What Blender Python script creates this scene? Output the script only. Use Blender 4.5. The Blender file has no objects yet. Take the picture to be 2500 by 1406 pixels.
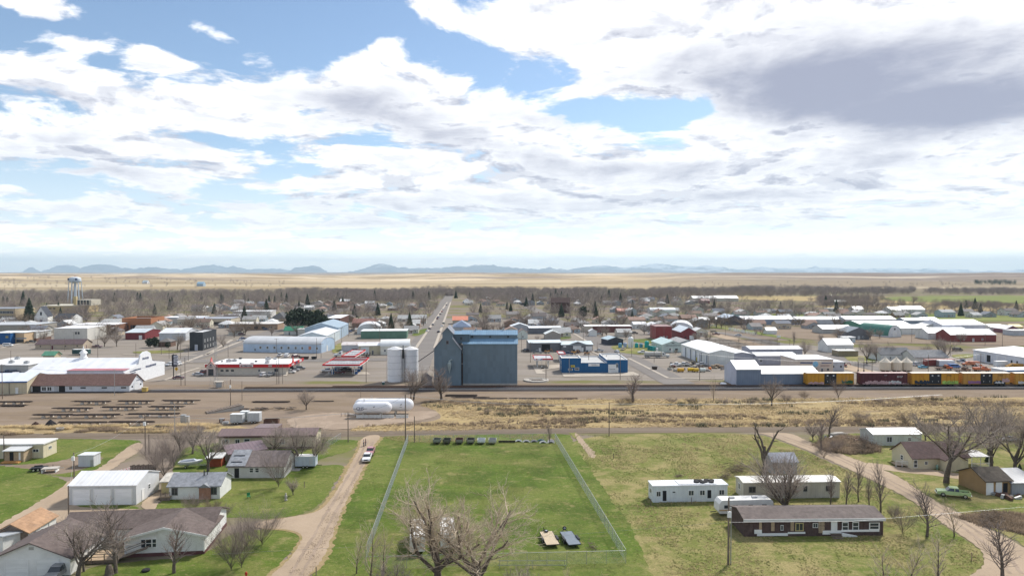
import bpy,math,random
import numpy as np
from mathutils import Vector
from math import radians as R,sin,cos,tan,pi,atan2,hypot,sqrt
SC=bpy.context.scene
COL=SC.collection
# -- camera
H,F,HOR=45.0,1667.0,664.0
PITCH=math.atan((703.0-HOR)/F)
cam=bpy.data.objects.new('camera',bpy.data.cameras.new('camera'))
COL.objects.link(cam)
cam.data.sensor_width=36.0
cam.data.lens=36.0*F/2500.0
cam.data.clip_start,cam.data.clip_end=0.5,150000.0
cam.location=(0,0,H)
cam.rotation_euler=(pi/2-PITCH,0,0)
SC.camera=cam
# -- exposure
SC.view_settings.view_transform='Standard'
SC.view_settings.look='None'
SC.view_settings.exposure=0.62
SC.view_settings.gamma=1.0
SC.view_settings.use_curve_mapping=False
SC.render.engine='CYCLES'
SC.cycles.use_denoising=True
SC.cycles.denoiser='OPENIMAGEDENOISE'
SC.cycles.denoising_input_passes='RGB_ALBEDO_NORMAL'
SC.cycles.sample_clamp_indirect=3.0
SC.cycles.max_bounces=6
SC.cycles.transparent_max_bounces=16
SC.cycles.volume_bounces=0
# -- sun
SUN_AZ,SUN_EL=R(38.0),R(46.0)
sun=bpy.data.objects.new('sun',bpy.data.lights.new('sun','SUN'))
COL.objects.link(sun)
sun.data.energy=3.4
sun.data.angle=R(7.0)
sun.data.color=(1.0,0.95,0.87)
sun.rotation_euler=(pi/2-SUN_EL,0,pi-SUN_AZ)
# -- world: sky with broken cloud
W=bpy.data.worlds.new('World')
SC.world=W
W.use_nodes=True
class NT:
 """tiny helper to write node trees as expressions"""
 def __init__(s,tree):
  s.t=tree
 def put(s,sock,v):
  if isinstance(v,bpy.types.NodeSocket):
   s.t.links.new(v,sock)
  elif isinstance(v,(tuple,list))and hasattr(sock,'default_value')and len(sock.default_value)==4 and len(v)==3:
   sock.default_value=(*v,1)
  else:
   sock.default_value=v
 def m(s,op,a,b=None,c=None,clamp=False):
  n=s.t.nodes.new('ShaderNodeMath')
  n.operation,n.use_clamp=op,clamp
  for i,v in enumerate((a,b,c)):
   if v is not None:
    s.put(n.inputs[i],v)
  return n.outputs[0]
 def add(s,a,b):return s.m('ADD',a,b)
 def sub(s,a,b):return s.m('SUBTRACT',a,b)
 def mul(s,a,b):return s.m('MULTIPLY',a,b)
 def div(s,a,b):return s.m('DIVIDE',a,b)
 def v(s,op,a,b=None):
  n=s.t.nodes.new('ShaderNodeVectorMath')
  n.operation=op
  s.put(n.inputs[0],a)
  if b is not None:
   if op=='SCALE':
    s.put(n.inputs['Scale'],b)
   else:
    s.put(n.inputs[1],b)
  return n.outputs[0]
 def xyz(s,v):
  n=s.t.nodes.new('ShaderNodeSeparateXYZ')
  s.put(n.inputs[0],v)
  return n.outputs
 def vec(s,x=0.0,y=0.0,z=0.0):
  n=s.t.nodes.new('ShaderNodeCombineXYZ')
  for i,k in enumerate((x,y,z)):
   s.put(n.inputs[i],k)
  return n.outputs[0]
 def noise(s,v,scale=1.0,detail=4.0,rough=0.5,dist=0.0,color=False):
  n=s.t.nodes.new('ShaderNodeTexNoise')
  s.put(n.inputs['Vector'],v)
  n.inputs['Scale'].default_value=scale
  n.inputs['Detail'].default_value=detail
  n.inputs['Roughness'].default_value=rough
  n.inputs['Distortion'].default_value=dist
  return n.outputs['Color']if color else n.outputs[0]
 def step(s,x,lo,hi,a=0.0,b=1.0,smooth=True):
  n=s.t.nodes.new('ShaderNodeMapRange')
  n.interpolation_type='SMOOTHSTEP' if smooth else 'LINEAR'
  for i,k in enumerate((x,lo,hi,a,b)):
   s.put(n.inputs[i],k)
  return n.outputs[0]
 def mix(s,f,a,b,mode='MIX'):
  n=s.t.nodes.new('ShaderNodeMix')
  n.data_type='RGBA'
  n.blend_type=mode
  s.put(n.inputs[0],f)
  s.put(n.inputs[6],a)
  s.put(n.inputs[7],b)
  return n.outputs[2]
def build_world():
 t=W.node_tree
 t.nodes.clear()
 n=NT(t)
 out=t.nodes.new('ShaderNodeOutputWorld')
 bg=t.nodes.new('ShaderNodeBackground')
 sky=t.nodes.new('ShaderNodeTexSky')
 sky.sky_type='NISHITA'
 sky.sun_disc=False
 sky.sun_elevation,sky.sun_rotation=SUN_EL,SUN_AZ
 sky.altitude=700.0
 sky.air_density,sky.dust_density,sky.ozone_density=1.0,0.5,1.3
 d=t.nodes.new('ShaderNodeTexCoord').outputs['Generated']
 x,y,z=n.xyz(d)
 az=n.m('ARCTAN2',x,y)
 el=n.m('ARCSINE',z)
 zc=n.add(n.m('MAXIMUM',z,0.0),0.13)
 p=n.vec(n.div(x,zc),n.div(y,zc),0.0)
 warp=n.v('SCALE',n.v('SUBTRACT',n.noise(p,0.9,3,0.5,color=True),(0.5,0.5,0.5)),0.55)
 pw=n.v('ADD',p,warp)
 nz=n.noise(pw,2.3,12,0.60)
 zc2=n.add(n.m('MAXIMUM',z,0.0),0.150)
 p2=n.v('ADD',n.vec(n.div(x,zc2),n.div(y,zc2),0.0),warp)
 nz2=n.noise(p2,2.3,12,0.60)
 fine=n.noise(pw,9.0,8,0.62)
 zc3=n.add(n.m('MAXIMUM',z,0.0),0.137)
 fine2=n.noise(n.v('ADD',n.vec(n.div(x,zc3),n.div(y,zc3),0.0),warp),5.0,5,0.6)
 fine1=n.noise(pw,5.0,5,0.6)
 def field(blobs):
  acc=None
  for(px,py,rx,ry,slope,amp)in blobs:
   a0=math.atan((px-1250.0)/F)
   e0=math.atan((HOR-py)/F*cos(a0))
   ka=cos(a0)**2/F
   ke=cos(a0)/F
   du=n.m('MULTIPLY',n.sub(az,a0),1.0/(rx*ka))
   dv=n.m('MULTIPLY',n.add(n.sub(el,e0),n.mul(n.sub(az,a0),slope*ke/ka)),1.0/(ry*ke))
   q=n.m('MULTIPLY_ADD',du,du,n.mul(dv,dv))
   g=n.m('MULTIPLY',n.m('EXPONENT',n.m('MULTIPLY',q,-1.0)),amp)
   acc=g if acc is None else n.add(acc,g)
  return acc
 cover=field([
(560,60,520,100,0.0,-0.27),(90,10,190,42,0.1,0.40),(1130,95,150,80,0.25,-0.13),
(285,240,380,42,0.13,0.30),(230,350,320,50,0.05,0.20),(610,355,170,50,0.1,-0.20),
(940,240,360,75,0.12,0.26),(470,170,260,26,0.18,0.10),(1500,70,380,90,0.1,0.25),
(2150,150,650,230,0.0,0.30),(1500,275,150,34,0.05,-0.26),(1650,290,90,26,-0.2,-0.2),
(1350,180,130,34,0.3,-0.04),(980,420,500,70,0.05,0.12),(1900,430,800,80,0.0,0.22),
(400,455,420,26,0.0,-0.08),(300,530,700,60,0.0,0.07),(250,90,260,30,0.1,-0.1),
(60,300,120,18,0.0,-0.10),(1250,470,900,90,0.0,0.05),(-500,200,380,200,0.0,0.10),
(520,78,110,26,0.2,0.22),(370,130,100,24,0.2,0.2),(920,135,90,34,-0.4,0.2),(1050,28,130,34,0.3,0.2),(200,110,110,18,0.1,0.16)])
 shade=field([
(2060,215,430,92,0.05,0.78),(2330,290,270,52,0.0,0.55),(1800,120,200,70,0.2,0.25),
(880,265,210,48,0.12,0.44),(1370,300,130,36,0.1,0.24),(1560,415,330,28,0.05,0.34),
(1830,480,260,20,0.0,0.26),(180,405,260,26,0.0,0.34),(120,345,160,30,0.0,0.16),
(1120,350,220,28,0.05,0.24),(1350,500,420,26,0.0,0.22),(620,495,420,22,0.0,0.22),
(2240,390,200,26,0.0,0.20),(1500,60,260,80,0.1,-0.25),(1650,340,360,40,0.05,-0.1),
(1000,545,500,18,0.0,0.14),(2100,560,500,40,0.0,0.14)])
 body=n.add(n.add(nz,cover),n.mul(n.sub(fine,0.5),0.24))
 body2=n.add(nz2,cover)
 dens=n.step(body,0.472,0.585)
 thick=n.step(n.add(n.add(n.m('MULTIPLY_ADD',n.sub(nz,0.5),1.25,0.5),n.add(shade,n.mul(cover,0.4))),n.mul(n.sub(fine,0.5),0.24)),0.44,1.30)
 under=n.step(n.sub(body2,body),-0.02,0.13)
 puff=n.step(n.sub(fine2,fine1),-0.05,0.16)
 grey=n.m('MAXIMUM',thick,n.add(n.mul(under,0.50),n.mul(puff,0.36)))
 grey=n.m('MINIMUM',grey,1.0)
 low=n.step(el,R(0.0),R(7.5))
 grey=n.mul(grey,n.m('MULTIPLY_ADD',low,0.4,0.6))
 cloud=n.mix(grey,(0.87,0.87,0.88),(0.27,0.285,0.37))
 air=n.mix(1.0,sky.outputs[0],(0.092,0.094,0.094),'MULTIPLY')
 hz=n.step(el,R(-1.0),R(11.0),1.0,0.0)
 air=n.mix(n.mul(hz,0.75),air,(0.74,0.80,0.90))
 veil=n.mul(n.step(el,R(0.6),R(3.6),1.0,0.0),0.40)
 cloud=n.mix(veil,cloud,(0.90,0.89,0.90))
 dens=n.m('MAXIMUM',dens,n.mul(veil,0.9))
 col=n.mix(dens,air,cloud)
 glow=n.step(el,R(0.6),R(4.2),1.95,1.0)
 g1=n.sub(glow,1.0)
 col=n.v('MULTIPLY',col,n.vec(glow,n.m('MULTIPLY_ADD',g1,0.86,1.0),n.m('MULTIPLY_ADD',g1,0.62,1.0)))
 col=n.mix(n.step(z,-0.02,-0.005),(0.25,0.22,0.18),col)
 t.links.new(col,bg.inputs[0])
 bg.inputs[1].default_value=1.0
 t.links.new(bg.outputs[0],out.inputs[0])
build_world()
# -- picking ground points
CP,SP=cos(PITCH),sin(PITCH)
def G(px,py,z=0.0):
 """point of the plane at height z that the photograph shows at (px, py)"""
 u,v=(px-1250.0)/F,(py-703.0)/F
 t=(H-z)/(SP+v*CP)
 return(u*t,(CP-v*SP)*t)
def ZAT(py,Y):
 """height seen at row py at distance Y"""
 v=(py-703.0)/F
 t=Y/(CP-v*SP)
 return H-t*(SP+v*CP)
GRID=R(4.25)
rnd=random.Random(7)
# -- materials
MATS={}
def mat(name,rgb=(.5,.5,.5),rough=.7,var=.12,scale=.6,bump=None,period=.2,objcol=False,metal=0.0,stain=None,spec=.3,emit=None,panel=None):
 if name in MATS:
  return MATS[name]
 m=bpy.data.materials.new(name)
 MATS[name]=m
 m.use_nodes=True
 t=m.node_tree
 n=NT(t)
 b=t.nodes['Principled BSDF']
 b.inputs['Roughness'].default_value=rough
 b.inputs['Metallic'].default_value=metal
 b.inputs['Specular IOR Level'].default_value=spec
 co=t.nodes.new('ShaderNodeTexCoord').outputs['Object']
 oi=t.nodes.new('ShaderNodeObjectInfo')
 base=oi.outputs['Color']if objcol else None
 shift=n.v('ADD',co,n.vec(n.mul(oi.outputs['Random'],37.0),n.mul(oi.outputs['Random'],91.0),0.0))
 nz=n.noise(shift,scale,5,.6)
 f=n.step(nz,.3,.7,1-var,1+var,smooth=False)
 col=n.mix(1.0,base if base is not None else(*rgb,1),n.vec(f,f,f),'MULTIPLY')
 if stain:
  sc,srgb,amt,thr=stain
  st=n.step(n.noise(n.v('MULTIPLY',shift,(1,1,.35)),sc,6,.65),thr,thr+.15)
  col=n.mix(n.mul(st,amt),col,(*srgb,1))
 if panel:
  x,y,z=n.xyz(co)
  nx=n.xyz(co.node.outputs['Normal'])[0]
  q=n.m('MULTIPLY_ADD',n.sub(y,x),n.m('GREATER_THAN',n.m('ABSOLUTE',nx),.08),x)
  wn=t.nodes.new('ShaderNodeTexWhiteNoise')
  n.put(wn.inputs['Vector'],n.vec(n.m('FLOOR',n.div(q,panel[0])),n.m('FLOOR',n.div(z,panel[1])),n.mul(oi.outputs['Random'],50.0)))
  k=n.step(wn.outputs[0],0.,1.,1-panel[2],1+panel[2],smooth=False)
  col=n.mix(1.0,col,n.vec(k,k,k),'MULTIPLY')
 t.links.new(col,b.inputs['Base Color'])
 if bump:
  x,y,z=n.xyz(co)
  bn=t.nodes.new('ShaderNodeBump')
  if bump=='siding':
   h=n.m('FRACT',n.div(z,period))
   bn.inputs['Distance'].default_value=.03
  elif bump=='ribs':
   nx=n.xyz(co.node.outputs['Normal'])[0]
   side=n.m('GREATER_THAN',n.m('ABSOLUTE',nx),.08)
   q=n.m('MULTIPLY_ADD',n.sub(y,x),side,x)
   h=n.m('POWER',n.m('ABSOLUTE',n.m('SINE',n.mul(q,pi/period))),6.0)
   bn.inputs['Distance'].default_value=.04
  elif bump=='shingle':
   h=n.noise(n.v('MULTIPLY',co,(3,3,12)),1.5,3,.7)
   bn.inputs['Distance'].default_value=.05
  else:
   h=n.noise(co,period,5,.6)
   bn.inputs['Distance'].default_value=.06
  bn.inputs['Strength'].default_value=.7
  t.links.new(h,bn.inputs['Height'])
  t.links.new(bn.outputs[0],b.inputs['Normal'])
 if emit:
  b.inputs['Emission Color'].default_value=(*emit,1)
  b.inputs['Emission Strength'].default_value=1
 return m
M_PAINT=mat('house_paint',objcol=True,rough=.75,var=.10,scale=.5,bump='siding',period=.22,stain=(.7,(.25,.22,.18),.28,.6))
M_METAL=mat('metal_siding',objcol=True,rough=.5,var=.08,scale=.35,bump='ribs',period=.9,stain=(.5,(.3,.25,.2),.3,.60),panel=(1.8,2.6,.06))
M_FLAT=mat('flat_paint',objcol=True,rough=.6,var=.08,scale=.9)
M_BRICK=mat('brickwork',objcol=True,rough=.85,var=.16,scale=2.2,bump='siding',period=.3)
M_SHING=mat('shingles',objcol=True,rough=.9,var=.22,scale=1.6,bump='shingle',stain=(.5,(.16,.14,.12),.35,.55),panel=(.9,.35,.10))
M_RMETAL=mat('roof_sheet',objcol=True,rough=.42,var=.07,scale=.3,bump='ribs',period=.9,stain=(.35,(.42,.36,.31),.34,.57),panel=(1.8,40.,.05))
M_MEMBR=mat('roof_membrane',objcol=True,rough=.7,var=.12,scale=.25,stain=(.2,(.3,.28,.26),.35,.56))
M_GLASS=mat('window_glass',(.035,.045,.055),rough=.12,var=.3,scale=.8,spec=.6)
M_WHITE=mat('white_trim',(.78,.78,.76),rough=.55,var=.05)
M_DARK=mat('dark_opening',(.02,.02,.022),rough=.9)
M_WOODG=mat('weathered_wood',(.19,.15,.12),rough=.9,var=.3,scale=2.5,stain=(1.0,(.09,.07,.06),.4,.5))
M_WOODT=mat('pale_wood',(.40,.30,.20),rough=.85,var=.2,scale=2.0)
M_STEEL=mat('galvanised_steel',(.42,.43,.44),rough=.45,var=.1,metal=.6)
M_BLACK=mat('black_steel',(.025,.025,.028),rough=.5)
M_RUST=mat('rusty_steel',(.12,.065,.045),rough=.8,var=.3,scale=3)
M_TYRE=mat('tyre_rubber',(.02,.02,.02),rough=.9)
M_CONC=mat('concrete',(.42,.39,.35),rough=.9,var=.14,scale=.6)
M_CAR=mat('car_paint',objcol=True,rough=.28,var=.03,spec=.6)
M_CHROME=mat('bright_metal',(.6,.6,.62),rough=.3,metal=.8)
M_RED=mat('red_plastic',(.45,.02,.02),rough=.4)
M_LAMP=mat('lamp_glass',(.7,.68,.6),rough=.2)
M_BLACKP=mat('black_print',(.03,.03,.04),rough=.7)
def smooth_off(me):
 pass
class MB:
 """collects shapes; build() links them as one mesh object"""
 def __init__(s):
  s.v,s.f=[],[]
 def poly(s,pts):
  k=len(s.v)
  s.v+=[tuple(p)for p in pts]
  s.f.append(tuple(range(k,k+len(pts))))
 def box(s,x0,x1,y0,y1,z0,z1):
  k=len(s.v)
  s.v+=[(x0,y0,z0),(x1,y0,z0),(x1,y1,z0),(x0,y1,z0),(x0,y0,z1),(x1,y0,z1),(x1,y1,z1),(x0,y1,z1)]
  s.f+=[tuple(k+i for i in q)for q in((0,3,2,1),(4,5,6,7),(0,1,5,4),(1,2,6,5),(2,3,7,6),(3,0,4,7))]
  return s
 def extr(s,prof,a,b,axis='y'):
  """closed profile extruded from a to b; axis y: profile in (x, z); axis x: profile in (y, z); axis z: (x, y)"""
  n=len(prof)
  k=len(s.v)
  for c in(a,b):
   for(p,q)in prof:
    s.v.append((p,c,q)if axis=='y' else(c,p,q)if axis=='x' else(p,q,c))
  s.f.append(tuple(k+i for i in range(n)))
  s.f.append(tuple(k+n+i for i in reversed(range(n))))
  for i in range(n):
   j=(i+1)%n
   s.f.append((k+j,k+i,k+n+i,k+n+j))
  return s
 def loft(s,rings,cap=True):
  k=len(s.v)
  n=len(rings[0])
  for r in rings:
   s.v+=[tuple(p)for p in r]
  for a in range(len(rings)-1):
   for i in range(n):
    j=(i+1)%n
    s.f.append((k+a*n+i,k+a*n+j,k+(a+1)*n+j,k+(a+1)*n+i))
  if cap:
   s.f.append(tuple(k+i for i in reversed(range(n))))
   s.f.append(tuple(k+(len(rings)-1)*n+i for i in range(n)))
  return s
 def cyl(s,x,y,z0,z1,r,n=10,r2=None):
  r2=r if r2 is None else r2
  return s.loft([[(x+q*cos(2*pi*i/n),y+q*sin(2*pi*i/n),z)for i in range(n)]for q,z in((r,z0),(r2,z1))])
 def lathe(s,prof,n=14,x=0,y=0,axis='z'):
  rings=[]
  for(r,h)in prof:
   ring=[]
   for i in range(n):
    a,b=r*cos(2*pi*i/n),r*sin(2*pi*i/n)
    ring.append((x+a,y+b,h)if axis=='z' else(x+h,y+a,b)if axis=='x' else(x+a,y+h,b))
   rings.append(ring)
  return s.loft(rings)
 def tube(s,pts,rad,n=5):
  """tapering tube along points"""
  rings=[]
  m=len(pts)
  for i,p in enumerate(pts):
   q0,q1=pts[max(i-1,0)],pts[min(i+1,m-1)]
   d=np.subtract(q1,q0)
   d=d/(np.linalg.norm(d)+1e-9)
   a=np.cross(d,(0,0,1)if abs(d[2])<.9 else(1,0,0))
   a/=np.linalg.norm(a)+1e-9
   b=np.cross(d,a)
   r=rad[i]if isinstance(rad,(list,tuple,np.ndarray))else rad
   rings.append([tuple(p+r*(a*cos(2*pi*k/n)+b*sin(2*pi*k/n)))for k in range(n)])
  return s.loft(rings,cap=True)
 def mesh(s,name,m=None,smooth=False):
  me=bpy.data.meshes.new(name)
  me.from_pydata(s.v,[],s.f)
  if m:
   me.materials.append(m)
  if smooth:
   me.polygons.foreach_set('use_smooth',[True]*len(me.polygons))
  me.update()
  return me
 def build(s,name,m,parent=None,loc=None,label=None,color=None,smooth=False,kind=None):
  return put(name,s.mesh(name,m,smooth),parent,loc,label,color,kind)
def put(name,me,parent=None,loc=None,label=None,color=None,kind=None,rz=0,scale=None):
 o=bpy.data.objects.new(name,me)
 COL.objects.link(o)
 if parent is not None:
  o.parent=parent
 if loc is not None:
  o.location=loc
 if rz:
  o.rotation_euler=(0,0,rz)
 if scale:
  o.scale=scale
 if label:
  o['label']=label
 if color:
  o.color=(*color,1)
 if kind:
  o['kind']=kind
 return o
def tag(o,label,cat,group=None):
 o['label']=label
 o['category']=cat
 if group:
  o['group']=group
 return o
def thing(name,label,cat,loc=(0,0,0),rz=0,group=None,scale=None):
 o=bpy.data.objects.new(name,None)
 COL.objects.link(o)
 o.location=loc if len(loc)==3 else(*loc,0)
 o.rotation_euler=(0,0,rz)
 if scale:
  o.scale=(scale,)*3
 o.empty_display_size=.5
 return tag(o,label,cat,group)
KIDS={}
def dup(root,loc,rz,label,group=None,scale=1.0,color=None,name=None):
 """copy of a thing with copies of its parts and sub-parts; mesh data shared. color: new colour of what took the thing's own"""
 if root.name not in KIDS:
  ch=[o for o in COL.objects if o.parent==root]
  KIDS[root.name]=[(c,[g for g in COL.objects if g.parent==c])for c in ch]
 r=root.copy()
 COL.objects.link(r)
 r.location=loc if len(loc)==3 else(*loc,0)
 r.rotation_euler=(0,0,rz)
 r.scale=(scale,)*3 if not isinstance(scale,tuple)else scale
 if name:
  r.name=name
 r['label']=label
 if group:
  r['group']=group
 elif 'group' in r:
  del r['group']
 for c,gs in KIDS[root.name]:
  d=c.copy()
  COL.objects.link(d)
  d.parent=r
  if color is not None and c.get('tint'):
   d.color=(*color,1)
  for g in gs:
   e=g.copy()
   COL.objects.link(e)
   e.parent=d
   if color is not None and g.get('tint'):
    e.color=(*color,1)
 return r
def arrays(me):
 v=np.empty(len(me.vertices)*3,np.float32)
 me.vertices.foreach_get('co',v)
 me.calc_loop_triangles()
 f=np.empty(len(me.loop_triangles)*3,np.int32)
 me.loop_triangles.foreach_get('vertices',f)
 return v.reshape(-1,3),f.reshape(-1,3)
def tri_mesh(name,v,f,m=None):
 me=bpy.data.meshes.new(name)
 v=np.ascontiguousarray(v,np.float32)
 f=np.ascontiguousarray(f,np.int32)
 me.vertices.add(len(v))
 me.vertices.foreach_set('co',v.ravel())
 me.loops.add(len(f)*3)
 me.loops.foreach_set('vertex_index',f.ravel())
 me.polygons.add(len(f))
 me.polygons.foreach_set('loop_start',np.arange(0,len(f)*3,3,dtype=np.int32))
 me.polygons.foreach_set('loop_total',np.full(len(f),3,np.int32))
 me.update(calc_edges=True)
 if m:
  me.materials.append(m)
 return me
def scatter(name,templates,pts,scl,m,rng,zs=None):
 """one mesh out of many copies of small templates ((v, f) arrays)"""
 V,Fc,base=[],[],0
 which=rng.integers(0,len(templates),len(pts))
 for k,(tv,tf)in enumerate(templates):
  idx=np.nonzero(which==k)[0]
  if not len(idx):
   continue
  a=rng.uniform(0,2*pi,len(idx))
  s=scl[idx]
  c,d=np.cos(a)*s,np.sin(a)*s
  x=tv[None,:,0]*c[:,None]-tv[None,:,1]*d[:,None]+pts[idx,0][:,None]
  y=tv[None,:,0]*d[:,None]+tv[None,:,1]*c[:,None]+pts[idx,1][:,None]
  zz=tv[None,:,2]*(s if zs is None else zs[idx])[:,None]
  if pts.shape[1]>2:
   zz=zz+pts[idx,2][:,None]
  V.append(np.stack([x,y,zz],-1).reshape(-1,3))
  off=base+np.arange(len(idx))*len(tv)
  Fc.append((tf[None]+off[:,None,None]).reshape(-1,3))
  base+=len(idx)*len(tv)
 return tri_mesh(name,np.concatenate(V),np.concatenate(Fc),m)
# -- ground materials
def soil(name,base,layers,rough=.95,bump=.5,bscale=2.0,fine=.12):
 """layers: (colour, noise scale, (sx, sy) stretch, low, high, amount)"""
 m=bpy.data.materials.new(name)
 MATS[name]=m
 m.use_nodes=True
 t=m.node_tree
 n=NT(t)
 b=t.nodes['Principled BSDF']
 b.inputs['Roughness'].default_value=rough
 b.inputs['Specular IOR Level'].default_value=.1
 co=t.nodes.new('ShaderNodeTexCoord').outputs['Object']
 col=(*base,1)
 for i,(c,sc,st,lo,hi,amt)in enumerate(layers):
  v=n.v('ADD',n.v('MULTIPLY',co,(sc*st[0],sc*st[1],sc)),(17.3*i,5.1*i,0))
  f=n.step(n.noise(v,1.0,7,.62,.4),lo,hi)
  col=n.mix(n.mul(f,amt),col,(*c,1))
 g=n.noise(co,bscale,5,.7)
 k=n.step(g,.25,.75,1-fine,1+fine,smooth=False)
 col=n.mix(1.0,col,n.vec(k,k,k),'MULTIPLY')
 t.links.new(col,b.inputs['Base Color'])
 if bump:
  bn=t.nodes.new('ShaderNodeBump')
  bn.inputs['Strength'].default_value=bump
  bn.inputs['Distance'].default_value=.12
  t.links.new(g,bn.inputs['Height'])
  t.links.new(bn.outputs[0],b.inputs['Normal'])
 return m
TAN,OLIVE,GRN,DGRN=(.31,.25,.12),(.17,.17,.052),(.094,.140,.022),(.056,.088,.015)
S_LAWN=soil('mown_grass',GRN,[(DGRN,.09,(1,1),.40,.62,.75),(OLIVE,.05,(1,2),.48,.66,.7),((.155,.175,.045),.035,(1,1.5),.46,.62,.7),(TAN,.22,(1,1.6),.54,.72,.6),
(DGRN,.9,(1,1),.45,.7,.45),(TAN,1.2,(1,1.3),.52,.70,.42)],bscale=3.0,fine=.22,bump=.8)
S_FIELD=soil('rough_grass',(.145,.16,.042),[(TAN,.11,(1,1.3),.42,.64,.72),(GRN,.06,(1,1.6),.50,.66,.7),((.20,.14,.08),.16,(1,1),.60,.72,.6),
(TAN,.75,(1,1.2),.46,.66,.55),(DGRN,.9,(1,1),.56,.74,.5)],bscale=2.4,fine=.28,bump=1.0)
S_DRY=soil('dry_grass',(.35,.265,.135),[((.20,.145,.09),.10,(.5,1.6),.44,.62,.8),((.42,.32,.15),.16,(.6,1.5),.52,.68,.7),((.13,.095,.065),.2,(.4,1.5),.58,.70,.8),
((.22,.2,.09),.13,(.5,1.4),.6,.74,.5),((.45,.37,.22),.9,(.6,1.2),.5,.7,.4)],bscale=1.8,fine=.25,bump=1.0)
S_VERGE=soil('verge_grass',(.30,.225,.12),[(OLIVE,.3,(1,1),.45,.65,.6),((.24,.17,.11),.5,(1,1),.5,.7,.6)],bscale=2.5,fine=.2)
S_ROAD=soil('dirt_road',(.345,.266,.19),[((.40,.31,.225),.08,(1,1),.42,.6,.8),((.22,.165,.13),.35,(1,1),.55,.75,.5),((.38,.30,.24),1.2,(1,1),.55,.75,.4)],bscale=3,fine=.08,bump=.3)
S_ROAD2=soil('packed_earth_road',(.165,.130,.092),[((.195,.155,.12),.1,(.15,2.5),.42,.62,.8),((.15,.12,.1),.2,(.1,3),.52,.7,.5)],bscale=3,fine=.08,bump=.2)
S_RUT=soil('wheel_rut_dirt',(.29,.225,.17),[((.36,.28,.215),.25,(1,1),.45,.6,.7)],bscale=3,fine=.1,bump=.3)
S_RUT2=soil('worn_wheel_line',(.20,.16,.125),[((.165,.13,.1),.1,(.3,2),.45,.6,.8)],bscale=3,fine=.08,bump=.2)
S_YARD=soil('yard_dirt',(.205,.155,.108),[((.245,.19,.145),.05,(.5,2),.42,.62,.8),((.155,.12,.1),.09,(.4,2),.54,.68,.7),((.33,.27,.22),.3,(.5,2),.55,.72,.5),((.28,.22,.13),.14,(.5,2),.6,.7,.4)],bscale=2,fine=.1,bump=.4)
S_LOT=soil('paved_lot',(.222,.192,.158),[((.265,.232,.20),.04,(.5,2),.42,.6,.8),((.21,.185,.17),.06,(.4,2.5),.5,.68,.6),((.33,.285,.24),.2,(.6,1.8),.58,.74,.5),((.17,.15,.14),.5,(.3,1.8),.62,.72,.5)],bscale=1.5,fine=.06,bump=.1)
S_ASPH=soil('worn_asphalt',(.185,.168,.155),[((.215,.195,.178),.05,(.5,2),.42,.62,.8),((.16,.15,.145),.12,(.3,2.5),.55,.7,.5)],bscale=2,fine=.05,bump=.1)
S_BALL=soil('track_ballast',(.060,.052,.055),[((.09,.078,.078),.12,(.2,3),.45,.65,.8),((.05,.045,.045),.5,(.4,2),.5,.7,.6)],bscale=5,fine=.3,bump=1.0)
S_KERB=soil('kerb_concrete',(.42,.37,.31),[((.34,.3,.25),.2,(1,1),.45,.65,.7)],bscale=3,fine=.08,bump=.1)
S_PASTURE=soil('far_pasture',(.15,.175,.042),[((.28,.25,.11),.012,(.4,2.2),.50,.66,.7),((.13,.16,.045),.02,(.5,2),.52,.66,.7)],bscale=.2,fine=.12,bump=0)
S_HAY=soil('far_hayfield',(.36,.27,.13),[((.25,.21,.09),.015,(.4,2.4),.48,.64,.7),((.42,.33,.18),.03,(.4,2.2),.54,.7,.5)],bscale=.2,fine=.1,bump=0)
S_TOWN=soil('town_ground',(.235,.20,.165),[((.16,.165,.065),.018,(1,1),.50,.60,.75),((.29,.24,.18),.03,(1,1),.48,.62,.7),((.18,.15,.12),.08,(1,1),.52,.68,.5)],bscale=.8,fine=.12,bump=.2)
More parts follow.
